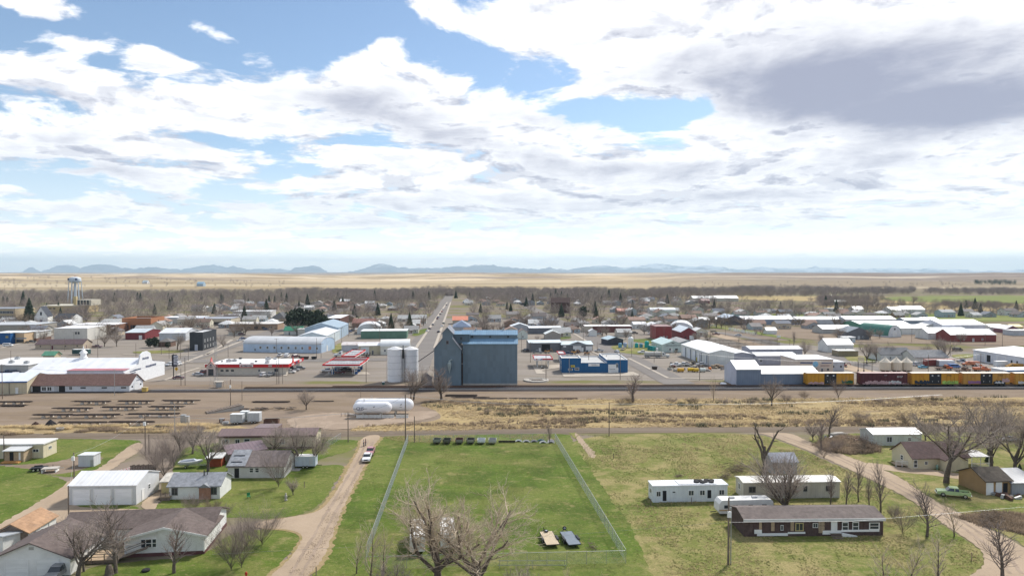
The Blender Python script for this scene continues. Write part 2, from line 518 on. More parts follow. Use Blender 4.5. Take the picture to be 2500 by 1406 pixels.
def terrain_material():
 m=bpy.data.materials.new('prairie')
 m.use_nodes=True
 t=m.node_tree
 n=NT(t)
 b=t.nodes['Principled BSDF']
 b.inputs['Roughness'].default_value=1.0
 b.inputs['Specular IOR Level'].default_value=0.0
 co=t.nodes.new('ShaderNodeTexCoord').outputs['Object']
 x,y,z=n.xyz(co)
 p=n.v('MULTIPLY',co,(.00022,.0009,0))
 big=n.noise(p,1.0,6,.6,.6)
 mid=n.noise(n.v('MULTIPLY',co,(.0012,.005,0)),1.0,7,.65,.5)
 fine=n.noise(n.v('MULTIPLY',co,(.01,.03,0)),1.0,6,.7)
 gold,cloud_shade,pale=(.55,.43,.28,1),(.21,.165,.145,1),(.68,.58,.44,1)  # dry grass tones; sunlit patches and dark purple-brown cloud shadow painted into the colour
 east=n.step(n.add(n.div(x,n.m('MAXIMUM',y,500.)),n.mul(n.sub(big,.5),.5)),.10,.42)
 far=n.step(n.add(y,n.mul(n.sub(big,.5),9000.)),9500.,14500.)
 col=n.mix(n.step(mid,.44,.56),gold,(.33,.245,.15,1))
 col=n.mix(n.mul(n.step(big,.52,.62),.75),col,pale)
 col=n.mix(n.mul(n.step(big,.50,.40),.75),col,cloud_shade)
 col=n.mix(n.mul(east,.85),col,cloud_shade)
 col=n.mix(n.mul(far,.8),col,(.175,.15,.155,1))  # far band darkened to purple: cloud shadow put into the ground colour
 col=n.mix(n.mul(n.step(n.noise(n.v('MULTIPLY',co,(.00035,.004,0)),1.0,4,.6),.57,.63),.6),col,pale)
 near=n.step(y,2600.,3600.,1.,0.)
 col=n.mix(n.mul(near,.45),col,(.31,.255,.155,1))
 k=n.step(fine,.25,.75,.75,1.25,smooth=False)
 col=n.mix(1.0,col,n.vec(k,k,k),'MULTIPLY')
 gn=t.nodes.new('ShaderNodeNewGeometry')
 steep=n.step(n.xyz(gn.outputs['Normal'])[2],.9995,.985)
 col=n.mix(n.mul(steep,.55),col,(.23,.17,.105,1))  # brushy slopes, darkened by steepness to strengthen crest shading in the colour
 t1=n.noise(n.v('MULTIPLY',co,(.02,.03,0)),1.0,6,.6)
 town=n.mix(n.step(t1,.45,.6),(.225,.185,.15,1),(.17,.165,.075,1))
 col=n.mix(n.step(n.m('MULTIPLY_ADD',n.sub(t1,.5),900.,y),1500.,2000.,1.,0.),col,town)
 t.links.new(col,b.inputs['Base Color'])
 return m
def vnoise(x,y,seed):
 """value noise with numpy"""
 xi,yi=np.floor(x).astype(np.int64),np.floor(y).astype(np.int64)
 xf,yf=x-xi,y-yi
 u,v=xf*xf*(3-2*xf),yf*yf*(3-2*yf)
 def hsh(a,b):
  h=(a*374761393+b*668265263+seed*1442695041)&0xFFFFFFFF
  h=((h^(h>>13))*1274126177)&0xFFFFFFFF
  return((h^(h>>16))&0xFFFF)/65535.0
 return(hsh(xi,yi)*(1-u)+hsh(xi+1,yi)*u)*(1-v)+(hsh(xi,yi+1)*(1-u)+hsh(xi+1,yi+1)*u)*v
def fbm(x,y,seed,octv=5,gain=.5):
 s,a,tot=0,1.0,0
 for k in range(octv):
  s=s+a*vnoise(x*2**k,y*2**k,seed+k)
  tot+=a
  a*=gain
 return s/tot
def land_height(x,y):
 r=np.hypot(x,y)
 w=np.clip((r-2300)/2500,0,1)
 w=w*w*(3-2*w)
 a=fbm(x/1500+3.3,y/900+1.7,5,6,.55)
 ridge=1-np.abs(2*fbm(x/2600+9.1,y/1500+4.2,31,5,.5)-1)
 h=w*(52*(a-.38)+70*np.clip(ridge-.60,0,1)*np.clip((9500-r)/4000,0,1))
 far=np.clip((r-7000)/12000,0,1)
 return h*(1-.55*far)+far*24
def build_terrain():
 fr=np.linspace(R(-48),R(48),360)
 bk=np.linspace(R(48),R(312),60)[1:-1]
 az=np.concatenate([fr,bk])
 rr=np.concatenate([[0,60,200,600,1200,1800],np.geomspace(2200,42000,190)])
 A,Q=np.meshgrid(az,rr,indexing='ij')
 X,Y=Q*np.sin(A),Q*np.cos(A)
 Z=land_height(X,Y)
 na,nr=len(az),len(rr)
 idx=np.arange(na*nr).reshape(na,nr)
 i0=idx[:,:-1]
 i1=idx[:,1:]
 j0,j1=np.roll(i0,-1,0),np.roll(i1,-1,0)
 f=np.concatenate([np.stack([i0,j0,j1],-1).reshape(-1,3),np.stack([i0,j1,i1],-1).reshape(-1,3)])
 f=f[:,::-1]
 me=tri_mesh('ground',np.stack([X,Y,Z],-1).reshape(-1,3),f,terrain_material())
 me.polygons.foreach_set('use_smooth',[True]*len(me.polygons))
 put('ground',me,kind='structure')
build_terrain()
# -- mountains on the horizon
def mountain_material():
 m=bpy.data.materials.new('mountain_slopes')
 m.use_nodes=True
 t=m.node_tree
 n=NT(t)
 b=t.nodes['Principled BSDF']
 b.inputs['Roughness'].default_value=1.0
 b.inputs['Specular IOR Level'].default_value=0.0
 co=t.nodes.new('ShaderNodeTexCoord').outputs['Object']
 x,y,z=n.xyz(co)
 nz=n.noise(n.v('MULTIPLY',co,(.0012,.0012,.004)),1.0,8,.65)
 col=n.mix(n.step(nz,.4,.65),(.12,.14,.17,1),(.26,.26,.27,1))
 snow=n.step(n.add(n.add(n.mul(z,.0011),n.mul(n.sub(nz,.5),2.6)),n.step(x,-4000.,16000.,-.25,.28)),.30,.52)
 col=n.mix(n.mul(snow,.85),col,(.75,.78,.82,1))
 t.links.new(col,b.inputs['Base Color'])
 return m
M_MOUNT=mountain_material()
RIDGES=[
('pale_hill',33000,[(56,663),(66,657),(77,653),(86,657),(97,663)]),
('broad_hill',33500,[(104,663),(120,656),(140,649),(160,646),(175,648),(192,654),(214,663)]),
('dark_hill',30000,[(192,663),(200,653),(225,648),(250,646),(260,645),(275,648),(300,654),(330,657),(372,651),(400,655),(430,658),(470,661),(520,663)]),
('snowy_ridge',36000,[(430,664),(455,656),(478,651),(500,648),(519,646),(540,651),(556,653),(569,649),(582,654),(592,653),(606,658),(640,657),(660,655),(690,658),(720,660),(760,664)]),
('pointed_hill',31000,[(700,664),(722,654),(740,652),(752,650),(766,646.5),(778,651),(790,659),(799,664)]),
('long_hill',32000,[(850,664),(885,657),(905,651),(920,646),(934,644.5),(955,647),(975,653),(1010,656),(1050,655),(1090,654),(1122,649.5),(1140,651),(1160,647.5),(1180,646.5),(1205,648),(1230,652),(1270,655),(1305,658),(1325,656),(1343,651.5),(1360,657),(1390,659),(1430,662)]),
('snow_mountain',38000,[(1370,663),(1400,657),(1430,652),(1480,648.5),(1505,652),(1525,655),(1555,650),(1580,646),(1606,643.5),(1635,647),(1665,649.5),(1700,650),(1722,646.5),(1740,651),(1765,652),(1780,656),(1830,660)]),
('far_snow_range',40000,[(1790,664),(1830,656),(1855,651),(1880,655),(1910,656),(1935,656),(1960,657),(1980,652),(1990,649),(2005,654),(2040,655),(2070,656.5),(2100,656.5),(2150,655),(2200,656),(2270,658),(2350,662)]),
('eastern_hill',36000,[(1990,665),(2040,662),(2120,661),(2200,660),(2240,657.5),(2268,655.5),(2300,659),(2355,658),(2380,662),(2420,662),(2440,663),(2470,660),(2510,657),(2560,655),(2620,658),(2700,664)]),
]
def mountain(name,D,crest):
 """a ridge with a crest following the drawn skyline and spurs running down both sides"""
 xs=np.array([c[0]for c in crest],float)
 zs=np.array([ZAT(c[1],D)for c in crest],float)+8
 n=max(24,int((xs[-1]-xs[0])/3.5))
 px=np.linspace(xs[0],xs[-1],n)
 cz=np.interp(px,xs,zs)+(fbm(px/9.0,px*0,77,4)-.5)*110
 X0=(px-1250.0)/F*D
 V=[]
 rows=[-1,-.8,-.6,-.45,-.3,-.18,-.08,0,.15,.4,1]
 for r in rows:
  dep=r*3200
  fall=(1-abs(r))**1.35
  spur=fbm(X0/420+r*1.3,X0*0+r*2.0,13,4)-.5
  z=cz*fall+spur*520*(1-(1-abs(r)))*(1-abs(r))*1.4
  V.append(np.stack([X0*(1+dep/D*.9)+spur*250*abs(r),np.full(n,D)+dep+spur*500*abs(r),np.maximum(z,-40 if abs(r)==1 else 0)],-1))
 V=np.stack(V)
 k=np.arange(len(rows)*n).reshape(len(rows),n)
 a,b2,c,d=k[:-1,:-1],k[:-1,1:],k[1:,1:],k[1:,:-1]
 f=np.concatenate([np.stack([a,b2,c],-1).reshape(-1,3),np.stack([a,c,d],-1).reshape(-1,3)])
 me=tri_mesh(name,V.reshape(-1,3),f,M_MOUNT)
 me.polygons.foreach_set('use_smooth',[True]*len(me.polygons))
 put(name+'_mountain' if not name.endswith(('mountain','hill'))else name,me,kind='structure')
for args in RIDGES:
 mountain(*args)
# -- sheets of ground cover
def ragged(pts,step,amp,rng):
 """closed outline with its edges cut into steps and shaken"""
 out=[]
 n=len(pts)
 for i in range(n):
  p,q=np.array(pts[i]),np.array(pts[(i+1)%n])
  L=np.linalg.norm(q-p)
  k=max(1,int(L/step))
  nrm=np.array([-(q-p)[1],(q-p)[0]])/(L+1e-9)
  for j in range(k):
   t=j/k
   w=(rng.random()-.5)*2*amp+sin(L*t/(step*5)+i)*amp*.8
   out.append(p+(q-p)*t+nrm*(w if j else 0))
 return out
LAYERS=[]
NRG=np.random.default_rng(11)
def sheet(name,pix,z,m,step=1.2,amp=.35,world=False,smooth=True):
 pts=[p if world else G(*p)for p in pix]
 if smooth:
  for _ in range(2):
   q=[]
   for i in range(len(pts)):
    a,b=np.array(pts[i]),np.array(pts[(i+1)%len(pts)])
    q+=[a*.75+b*.25,a*.25+b*.75]
   pts=q
 out=ragged(pts,step,amp,NRG)if step else pts
 z=.01+.003*len(LAYERS)
 LAYERS.append(name)
 me=bpy.data.meshes.new(name)
 me.from_pydata([(p[0],p[1],z)for p in out],[],[tuple(range(len(out)))])
 me.update()
 if me.polygons[0].normal.z<0:
  me.flip_normals()
 me.materials.append(m)
 return put(name,me,kind='structure')
def strip(name,pix,width,z,m,step=1.0,amp=.15,world=False):
 """a band of given width (m, one number or one per point) along a line of photo points"""
 P=[np.array(p if world else G(*p))for p in pix]
 for _ in range(2):
  q=[P[0]]
  for a,b in zip(P[:-1],P[1:]):
   q+=[a*.75+b*.25,a*.25+b*.75]
  P=q+[P[-1]]
 Lp,Rp=[],[]
 for i,p in enumerate(P):
  d=P[min(i+1,len(P)-1)]-P[max(i-1,0)]
  d=d/(np.linalg.norm(d)+1e-9)
  nrm=np.array([-d[1],d[0]])*width/2
  Lp.append(p+nrm)
  Rp.append(p-nrm)
 return sheet(name,Lp+Rp[::-1],z,m,step,amp,world=True,smooth=False)
sheet('paved_ground',[(-1400,935),(2600,926),(3600,915),(2600,870),(1820,836),(1560,800),(1100,770),(-300,795),(-1400,815)],.01,S_LOT,6,1.2)
sheet('rail_yard_ground',[(-1500,1075),(900,1064),(1085,1040),(1120,975),(3500,968),(3500,930),(-1500,944)],.02,S_YARD,3,.7)
sheet('dry_field',[(1010,985),(1100,976),(1500,975),(2000,972),(3200,968),(3200,1046),(2300,1046),(1500,1050),(1000,1058),(840,1056),(880,1040),(1070,1030),(1080,1008)],.035,S_DRY,2,.8)
sheet('dry_verge',[(-900,1040),(300,1038),(520,1036),(640,1046),(620,1060),(100,1064),(-900,1066)],.035,S_DRY,2,.6)
sheet('dry_verge',[(925,1076),(960,1066),(1355,1062),(1366,1074),(1200,1079),(985,1083)],.055,S_VERGE,.8,.3)
sheet('lawn',[(-120,1071),(330,1072),(348,1079),(341,1091),(300,1118),(255,1150),(180,1166),(120,1160),(60,1132),(-120,1128)],.03,S_LAWN,.8,.3)
sheet('bare_patch',[(140,1128),(200,1110),(258,1112),(230,1136),(180,1152),(120,1160),(40,1148),(20,1136)],.04,S_YARD,.8,.35)
sheet('lawn',[(-160,1128),(60,1140),(128,1163),(172,1176),(160,1192),(30,1268),(-160,1360)],.03,S_LAWN,.8,.3)
sheet('lawn',[(360,1262),(385,1232),(420,1200),(420,1120),(470,1080),(770,1075),(870,1072),(880,1082),(858,1102),(790,1116),(760,1138),(842,1132),(838,1152),(803,1205),(755,1254),(660,1268),(560,1262)],.03,S_LAWN,.8,.3)
sheet('lawn',[(150,1445),(205,1385),(300,1372),(500,1358),(560,1300),(650,1290),(716,1297),(736,1308),(715,1345),(640,1415),(600,1450)],.03,S_LAWN,.8,.3)
for x0 in(0,9):
 strip('tyre_track',[(1283+x0*2.2,1215),(1297+x0*2.3,1240),(1306+x0*2.5,1262),(1312+x0*2.6,1290),(1322+x0*2.6,1312)],.42,0,S_FIELD,.5,.1)
 strip('tyre_track',[(1455+x0*1.2,1110),(1490+x0*1.5,1165),(1530+x0*1.7,1215),(1578+x0*1.9,1290),(1625+x0*2,1380)],.5,0,S_VERGE,.5,.12)
sheet('lawn',[(150,1228),(240,1232),(330,1234),(345,1243),(220,1252),(150,1248)],.03,S_LAWN,.8,.3)
sheet('lawn',[(936,1063),(1000,1061),(1400,1058),(1390,1066),(1440,1120),(1530,1240),(1590,1340),(1640,1460),(700,1460),(770,1412),(830,1262),(884,1150),(918,1085)],.03,S_LAWN,.8,.3)
sheet('rough_field',[(1380,1061),(1850,1057),(1900,1074),(2005,1116),(2110,1168),(2190,1200),(2272,1262),(2385,1335),(2408,1372),(2370,1402),(2300,1460),(1610,1460),(1570,1340),(1510,1240),(1430,1130)],.04,S_FIELD,.9,.4)
sheet('rough_field',[(1935,1062),(2200,1056),(2800,1052),(2800,1560),(2620,1420),(2480,1318),(2380,1272),(2275,1213),(2172,1150),(2060,1110)],.03,S_FIELD,.9,.4)
sheet('scrub_patch',[(2330,1262),(2440,1250),(2640,1262),(2640,1330),(2480,1300),(2400,1286)],.05,S_DRY,.8,.5)
strip('dirt_road',[(-1600,1071),(0,1066),(860,1059),(1500,1050),(2000,1047),(3600,1042)],6.6,.06,S_ROAD2,1.5,.25)
sheet('driveway_verge',[(874,1070),(866,1105),(828,1168),(797,1222),(770,1248),(730,1259),(630,1270),(630,1293),(695,1294),(738,1308),(716,1345),(620,1430),(770,1430),(838,1265),(888,1150),(922,1085),(940,1062)],.05,S_VERGE,.7,.35)
sheet('dirt_driveway',[(884,1064),(874,1105),(838,1168),(808,1222),(782,1246),(742,1258),(620,1274),(620,1290),(695,1290),(744,1304),(728,1342),(636,1430),(758,1430),(828,1265),(881,1150),(914,1085),(934,1060)],.07,S_ROAD,.7,.22)
sheet('driveway',[(330,1078),(352,1084),(346,1096),(310,1122),(262,1152),(190,1180),(205,1200),(160,1240),(330,1242),(430,1250),(430,1262),(180,1268),(110,1282),(20,1330),(-120,1420),(-160,1352),(32,1264),(150,1192),(168,1172),(250,1140)],.06,S_ROAD,.8,.25)
sheet('bare_patch',[(334,1234),(386,1200),(400,1200),(384,1236),(372,1250)],.065,S_ROAD,.6,.2)
sheet('gravel_road',[(1840,1056),(1868,1060),(1912,1076),(2015,1117),(2118,1168),(2192,1200),(2272,1256),(2385,1332),(2412,1370),(2368,1404),(2320,1470),(2700,1500),(2600,1400),(2470,1318),(2375,1272),(2270,1215),(2172,1150),(2062,1112),(1966,1074),(1928,1056)],.06,S_ROAD,.8,.25)
strip('house_track',[(2120,1136),(2200,1146),(2300,1156),(2370,1168),(2400,1180)],5.0,.055,S_ROAD,.8,.25)
strip('wheel_track',[(1396,1056),(1420,1075),(1448,1118),(1490,1170),(1530,1225),(1580,1300),(1640,1400)],2.0,.05,S_FIELD,.6,.4)
sheet('worn_patch',[(1400,1056),(1412,1060),(1446,1098),(1456,1118),(1440,1118),(1420,1090)],.06,S_ROAD,.6,.3)
for q in(-.9,.9):
 strip('wheel_rut',[(905+q*8,1075),(884+q*9,1120),(858+q*10,1165),(826+q*11,1222),(795+q*12,1275),(760+q*14,1340),(715+q*15,1415)],.55,0,S_RUT,.6,.12)
 strip('wheel_rut',[(1880+q*8,1058),(1950+q*9,1080),(2050+q*8,1118),(2150+q*9,1166),(2240+q*10,1212),(2340+q*11,1272),(2430+q*14,1335),(2480+q*16,1400)],.55,0,S_RUT,.6,.12)
 strip('wheel_rut',[(-400,1068+q),(400,1064+q),(860,1060+q),(1500,1050.5+q),(2000,1047.5+q),(2600,1045+q)],.8,0,S_RUT2,2,.2)
sheet('gravel_pad',[(700,1046),(800,1050),(860,1046),(1010,1030),(1076,1016),(1060,1000),(900,1012),(800,1005),(700,1020)],.045,S_RUT,1,.4)
VX=1126.0
def street(name,px,py,w,y_far,z=.03,m=None,py0=None):
 """street running away from the camera through (px, py) at its centre"""
 def at(yy):
  return(VX+(px-VX)*(yy-HOR)/(py-HOR),yy)
 ys=[py0 or py]
 while ys[-1]>y_far+2:
  ys.append(HOR+(ys[-1]-HOR)*.8)
 return strip(name,[at(q)for q in ys]+[at(y_far)],w,z,m or S_ASPH,4,.15)
street('main_street',1040,830,17,722,.045,py0=905)
street('side_street',1420,815,13,745,.045,py0=938)
street('side_street',485,868,13,740,.045,py0=915)
street('side_street',1940,865,10,770,.045,S_ROAD,py0=925)
for yy,w,x0,x1 in((876,12,-700,1020),(815,10,-700,1360),(778,9,-200,1700),(755,9,0,1600),(740,9,100,1500)):
 c=G(1126,yy)
 strip('cross_street',[(c[0]+q*cos(GRID),c[1]+q*sin(GRID))for q in((G(x0,yy)[0]-c[0]),(G(x1,yy)[0]-c[0]))],w,.04,S_ASPH,6,.2,world=True)
strip('farm_road',[(1540,800),(1660,800),(1760,812),(1900,838),(2040,872),(2150,905)],8,.05,S_ASPH,3,.2)
def kerb(name,a,b,w=1.6,h=.13,label=None):
 p,q=np.array(G(*a)),np.array(G(*b))
 L=np.linalg.norm(q-p)
 mb=MB()
 k=max(1,int(L/6))
 for i in range(k):
  mb.box(L*i/k+.02,L*(i+1)/k-.02,-w/2,w/2,0,h)
 o=mb.build(name,S_KERB,None,(*p,0.08),kind='structure')
 o.rotation_euler[2]=atan2(*(q-p)[::-1])
for a,b in(((1015,850),(1092,738)),((1061,850),(1100,738)),((1440,856),(1534,902)),((1535,875),(1632,924)),((1632,924),(1765,925)),((1372,797),(1440,838)),
((505,866),(590,833)),((300,866),(480,868)),((280,883),(470,884)),((440,889),(497,867)),((400,929),(455,908)),((455,908),(487,898)),((500,868),(566,830)),
((0,850),(60,836)),((60,836),(85,832)),((130,874),(280,874)),((2130,905),(2160,914))):
 kerb('pavement',a,b,1.8 if b[1]<880 else 1.4)
sheet('concrete_apron',[(1371,909),(1376,920),(1566,917),(1546,908)],.06,S_KERB,0,0,smooth=False)
sheet('concrete_apron',[(1300,893),(1372,890),(1372,897),(1322,905),(1335,913),(1310,913)],.05,S_KERB,0,0,smooth=False)
sheet('concrete_apron',[(790,918),(905,914),(895,908),(800,910)],.05,S_KERB,0,0,smooth=False)
sheet('concrete_slab',[(510,914.6),(512,918),(702,918),(700,914.6)],.055,S_KERB,0,0,smooth=False)
for nm,pts,m in(
('hayfield',[(1525,734),(1640,728),(1900,733),(2600,752),(2600,730),(1900,722),(1700,722),(1560,726)],S_HAY),
('pasture',[(1540,786),(1700,782),(2700,786),(3200,780),(3200,768),(2200,766),(1700,766),(1590,770)],S_PASTURE),
('pasture',[(2150,738),(2700,744),(2700,722),(2150,722)],S_PASTURE),
('pasture',[(1450,713),(1560,712),(1640,716),(1560,722),(1460,722)],S_PASTURE),
('bare_field',[(1770,796),(2100,800),(3000,806),(3000,850),(2300,842),(1960,830),(1830,812)],S_YARD),
('hayfield',[(1980,752),(2700,764),(2700,748),(2400,744),(2000,745)],S_HAY),
('grass_verge',[(1680,796),(1770,804),(1900,824),(2020,850),(1960,836),(1860,810),(1760,798)],S_PASTURE),
('lawn',[(1000,818),(1040,800),(1046,806),(1022,822)],S_LAWN),
('lawn',[(1520,830),(1600,826),(1632,836),(1600,840),(1560,836)],S_LAWN),
('lawn',[(1480,842),(1620,842),(1640,856),(1590,868),(1510,862)],S_FIELD),
('lawn',[(320,858),(420,855),(455,856),(440,862),(330,864)],S_FIELD),
('lawn',[(1340,822),(1390,820),(1400,826),(1350,830)],S_LAWN),
('lawn',[(2060,868),(2150,872),(2150,886),(2070,884)],S_FIELD),
('lawn',[(2320,866),(2380,864),(2384,872),(2330,876)],S_FIELD),
('grass_bank',[(806,860),(826,838),(838,838),(836,856),(824,864)],S_FIELD)):
 sheet(nm,pts,.06 if 'lawn' in nm or 'verge' in nm else .025,m,5 if pts[0][1]<800 else 2,.6)
# -- trees
M_BARK=mat('dark_bark',(.125,.10,.08),rough=.95,var=.35,scale=3,bump='n',period=6.0)
M_TWIG=mat('bare_twigs',(.33,.275,.235),rough=.9,var=.25,scale=.5)
M_TWIGL=mat('pale_twigs',(.50,.41,.30),rough=.9,var=.25,scale=.5)
M_TWIGD=mat('brown_twigs',(.255,.205,.18),rough=.9,var=.25,scale=.5)
M_TWIGF=mat('far_twigs',(.245,.20,.18),rough=.9,var=.38,scale=.03,stain=(.012,(.34,.31,.2),.6,.52))
M_TWIGM=mat('town_tree_twigs',(.205,.165,.14),rough=.9,var=.3,scale=.5)
M_CONI=mat('conifer_needles',(.042,.060,.034),rough=.9,var=.5,scale=.8)
M_SCRUB=mat('scrub_twigs',(.2,.155,.115),rough=.95,var=.35,scale=.4)
M_SCRUBG=mat('evergreen_scrub',(.085,.085,.05),rough=.95,var=.4,scale=.4)
M_REED=mat('dead_grass_blades',(.50,.38,.21),rough=.9,var=.3,scale=.25)
M_REEDB=mat('brown_weed_stems',(.21,.155,.105),rough=.95,var=.4,scale=.3)
M_BLADE=mat('grass_blades',(.15,.165,.05),rough=.9,var=.5,scale=.15)
M_BLADT=mat('dry_grass_blades',(.36,.29,.15),rough=.9,var=.4,scale=.2)
class Wood:
 """gathers tubes as arrays, quickly"""
 def __init__(s):
  s.V,s.Fc,s.n=[],[],0
 def tube(s,P,rad,k):
  P=np.asarray(P,float)
  m=len(P)
  D=np.empty_like(P)
  D[1:-1]=P[2:]-P[:-2]
  D[0],D[-1]=P[1]-P[0],P[-1]-P[-2]
  D/=np.linalg.norm(D,axis=1,keepdims=True)+1e-9
  ref=np.where(np.abs(D[:,2:3])<.9,[[0,0,1.]],[[1.,0,0]])
  A=np.cross(D,ref)
  A/=np.linalg.norm(A,axis=1,keepdims=True)+1e-9
  B=np.cross(D,A)
  a=2*pi*np.arange(k)/k
  ring=P[:,None]+np.asarray(rad)[:,None,None]*(A[:,None]*np.cos(a)[None,:,None]+B[:,None]*np.sin(a)[None,:,None])
  s.V.append(ring.reshape(-1,3))
  i=np.arange((m-1)*k)
  j=(i//k)*k+(i%k+1)%k
  s.Fc.append(np.concatenate([np.stack([i,j,j+k],-1),np.stack([i,j+k,i+k],-1)])+s.n)
  s.n+=m*k
 def mesh(s,name,m):
  return tri_mesh(name,np.concatenate(s.V),np.concatenate(s.Fc),m)
 def arr(s):
  return np.concatenate(s.V).astype(np.float32),np.concatenate(s.Fc).astype(np.int32)
def grow(rng,w,p,d,L,r,lev,S):
 """one branch and all it carries; w[0] wood of trunk and limbs, w[1] twigs"""
 last=len(S['kids'])
 n=S['seg'][min(lev,len(S['seg'])-1)]
 pts,rad=[np.array(p)],[r]
 d=np.array(d,float)
 tip=S.get('tip',.35)if lev<last else .3
 for i in range(n):
  d=d+rng.normal(0,S['wig'][min(lev,len(S['wig'])-1)],3)
  d[2]+=S['up'][min(lev,len(S['up'])-1)]
  d/=np.linalg.norm(d)
  pts.append(pts[-1]+d*L/n)
  rad.append(r*(1-(1-tip)*(i+1)/n))
 k=6 if lev==0 else 5 if lev==1 else 4 if lev<last-1 and lev<3 else 3
 w[0 if lev<S['split']else 1].tube(pts,rad,k)
 if lev>=last:
  return
 P=np.array(pts)
 kids=S['kids'][lev]
 a0=rng.uniform(0,6.28)
 for j in range(kids):
  t=S['t0'][lev]+(1-S['t0'][lev])*(j+rng.uniform(.1,.9))/kids
  q=t*n
  i=min(int(q),n-1)
  base=P[i]+(P[i+1]-P[i])*(q-i)
  rr=rad[i]+(rad[i+1]-rad[i])*(q-i)
  ax=P[i+1]-P[i]
  ax/=np.linalg.norm(ax)
  s1=np.cross(ax,(0,0,1)if abs(ax[2])<.95 else(1,0,0))
  s1/=np.linalg.norm(s1)
  s2=np.cross(ax,s1)
  az=a0+j*2.4+rng.normal(0,.35)
  an=S['ang'][lev]*rng.uniform(.7,1.25)
  nd=ax*cos(an)+(s1*cos(az)+s2*sin(az))*sin(an)
  ll=L*S['lr'][lev]*rng.uniform(.75,1.2)*(1-.35*(t-S['t0'][lev])*S.get('taper',1))
  grow(rng,w,base,nd,ll,max(min(rr*.8,r*S['rr'][lev]),S['rmin']),lev+1,S)
STY={
'big':dict(seg=[4,6,5,4,3],wig=[.06,.13,.16,.18,.2],up=[.02,.06,.05,.05,.05],kids=[7,8,7,5],t0=[.5,.25,.2,.12],ang=[.68,.75,.7,.7],lr=[1.9,.6,.55,.55],rr=[.42,.38,.4,.5],rmin=.015,split=2,tip=.4,trunk=.28),
'round':dict(seg=[4,5,4,3],wig=[.05,.12,.16,.2],up=[.02,.06,.06,.06],kids=[9,10,8],t0=[.4,.2,.12],ang=[.75,.65,.65],lr=[1.7,.6,.55],rr=[.45,.42,.5],rmin=.019,split=2,tip=.4,trunk=.28),
'fan':dict(seg=[2,6,4,3],wig=[.05,.08,.12,.16],up=[0,.05,.07,.08],kids=[15,12,8],t0=[.2,.2,.1],ang=[.55,.45,.5],lr=[4.2,.5,.5],rr=[.5,.4,.5],rmin=.017,split=2,tip=.4,taper=.2),
'tall':dict(seg=[9,5,3],wig=[.05,.12,.16],up=[.03,.09,.08],kids=[26,9],t0=[.2,.12],ang=[.6,.55],lr=[.40,.5],rr=[.35,.5],rmin=.012,split=1,tip=.15),
'whip':dict(seg=[7,5,3],wig=[.05,.08,.1],up=[.02,.05,.06],kids=[20,8],t0=[.1,.12],ang=[.5,.45],lr=[.5,.4],rr=[.4,.5],rmin=.012,split=1,tip=.12),
'far':dict(seg=[2,3,2],wig=[.05,.15,.2],up=[.02,.06,.06],kids=[11,12],t0=[.3,.15],ang=[.75,.75],lr=[2.0,.5],rr=[.4,.5],rmin=.035,split=1,tip=.4,trunk=.27),
'dead':dict(seg=[5,6,4],wig=[.06,.14,.2],up=[.05,.08,.05],kids=[4,5],t0=[.45,.4],ang=[.5,.7],lr=[.85,.25],rr=[.75,.4],rmin=.03,split=2,tip=.4),
}
def tree_meshes(style,seed,Ht,r,twig,**over):
 S=dict(STY[style],**over)
 rng=np.random.default_rng(seed)
 w=(Wood(),Wood())
 trunk=Ht*S.get('trunk',.5)
 grow(rng,w,(0,0,-.1),(rng.normal(0,.04),rng.normal(0,.04),1),trunk,r,0,S)
 top=max(v[:,2].max()for v in w[0].V+w[1].V)
 k=Ht/top
 for q in w:
  for v in q.V:
   v*=k
   v[:,:2]*=S.get('wide',1.0)
 return w[0].mesh(style+'_trunk',M_BARK),w[1].mesh(style+'_crown',twig)
TREES={}
def proto(key,style,seed,Ht,r,twig,**over):
 TREES[key]=(Ht,tree_meshes(style,seed,Ht,r,twig,**over))
for i in range(3):
 proto('big%d'%i,'big',40+i,14,.42,M_TWIG)
 proto('round%d'%i,'round',60+i,9,.24,M_TWIG)
 proto('fan%d'%i,'fan',80+i,6,.16,M_TWIGD)
 proto('whip%d'%i,'whip',120+i,9,.09,M_TWIGL)
 proto('tall%d'%i,'tall',100+i,9,.13,M_TWIGD)
for i in range(6):
 proto('far%d'%i,'far',140+i,9,.2,(M_TWIGM,M_SCRUB)[i%2],wide=1.15)
proto('shrub0','fan',171,3.2,.06,M_TWIGD,rmin=.016)
proto('shrub1','fan',172,3.2,.06,M_SCRUB,rmin=.016)
def conifer(seed,Ht,wid,n):
 rng=np.random.default_rng(seed)
 tr,cr=Wood(),Wood()
 tr.tube([(0,0,0),(0,0,Ht*.97)],[Ht*.018,.03],6)
 V,Fc,b=[],[],0
 for i in range(n):
  t=(i+rng.random())/n
  z=Ht*(.06+.93*t)
  Rr=wid*(1-t)**.8*rng.uniform(.7,1.1)+.12
  a=rng.uniform(0,6.283)
  droop=-.25*Rr+rng.normal(0,.1)
  c,s=cos(a),sin(a)
  wd=.30*Rr+.18
  hh=.10*Rr+.12
  p=np.array([[.1*Rr*c,.1*Rr*s,z+hh],[Rr*c,Rr*s,z+droop],[.6*Rr*c-wd*s,.6*Rr*s+wd*c,z+droop*.8],
[.6*Rr*c+wd*s,.6*Rr*s-wd*c,z+droop*.8],[.55*Rr*c,.55*Rr*s,z+hh*1.3]])
  V.append(p)
  Fc.append(np.array([[0,4,2],[4,1,2],[0,3,4],[4,3,1],[0,2,3],[1,3,2]])+b)
  b+=5
 return tr.mesh('conifer_trunk',M_BARK),tri_mesh('conifer_crown',np.concatenate(V),np.concatenate(Fc),M_CONI)
for i in range(3):
 TREES['fir%d'%i]=(12,conifer(200+i,12,2.9+.3*i,420))
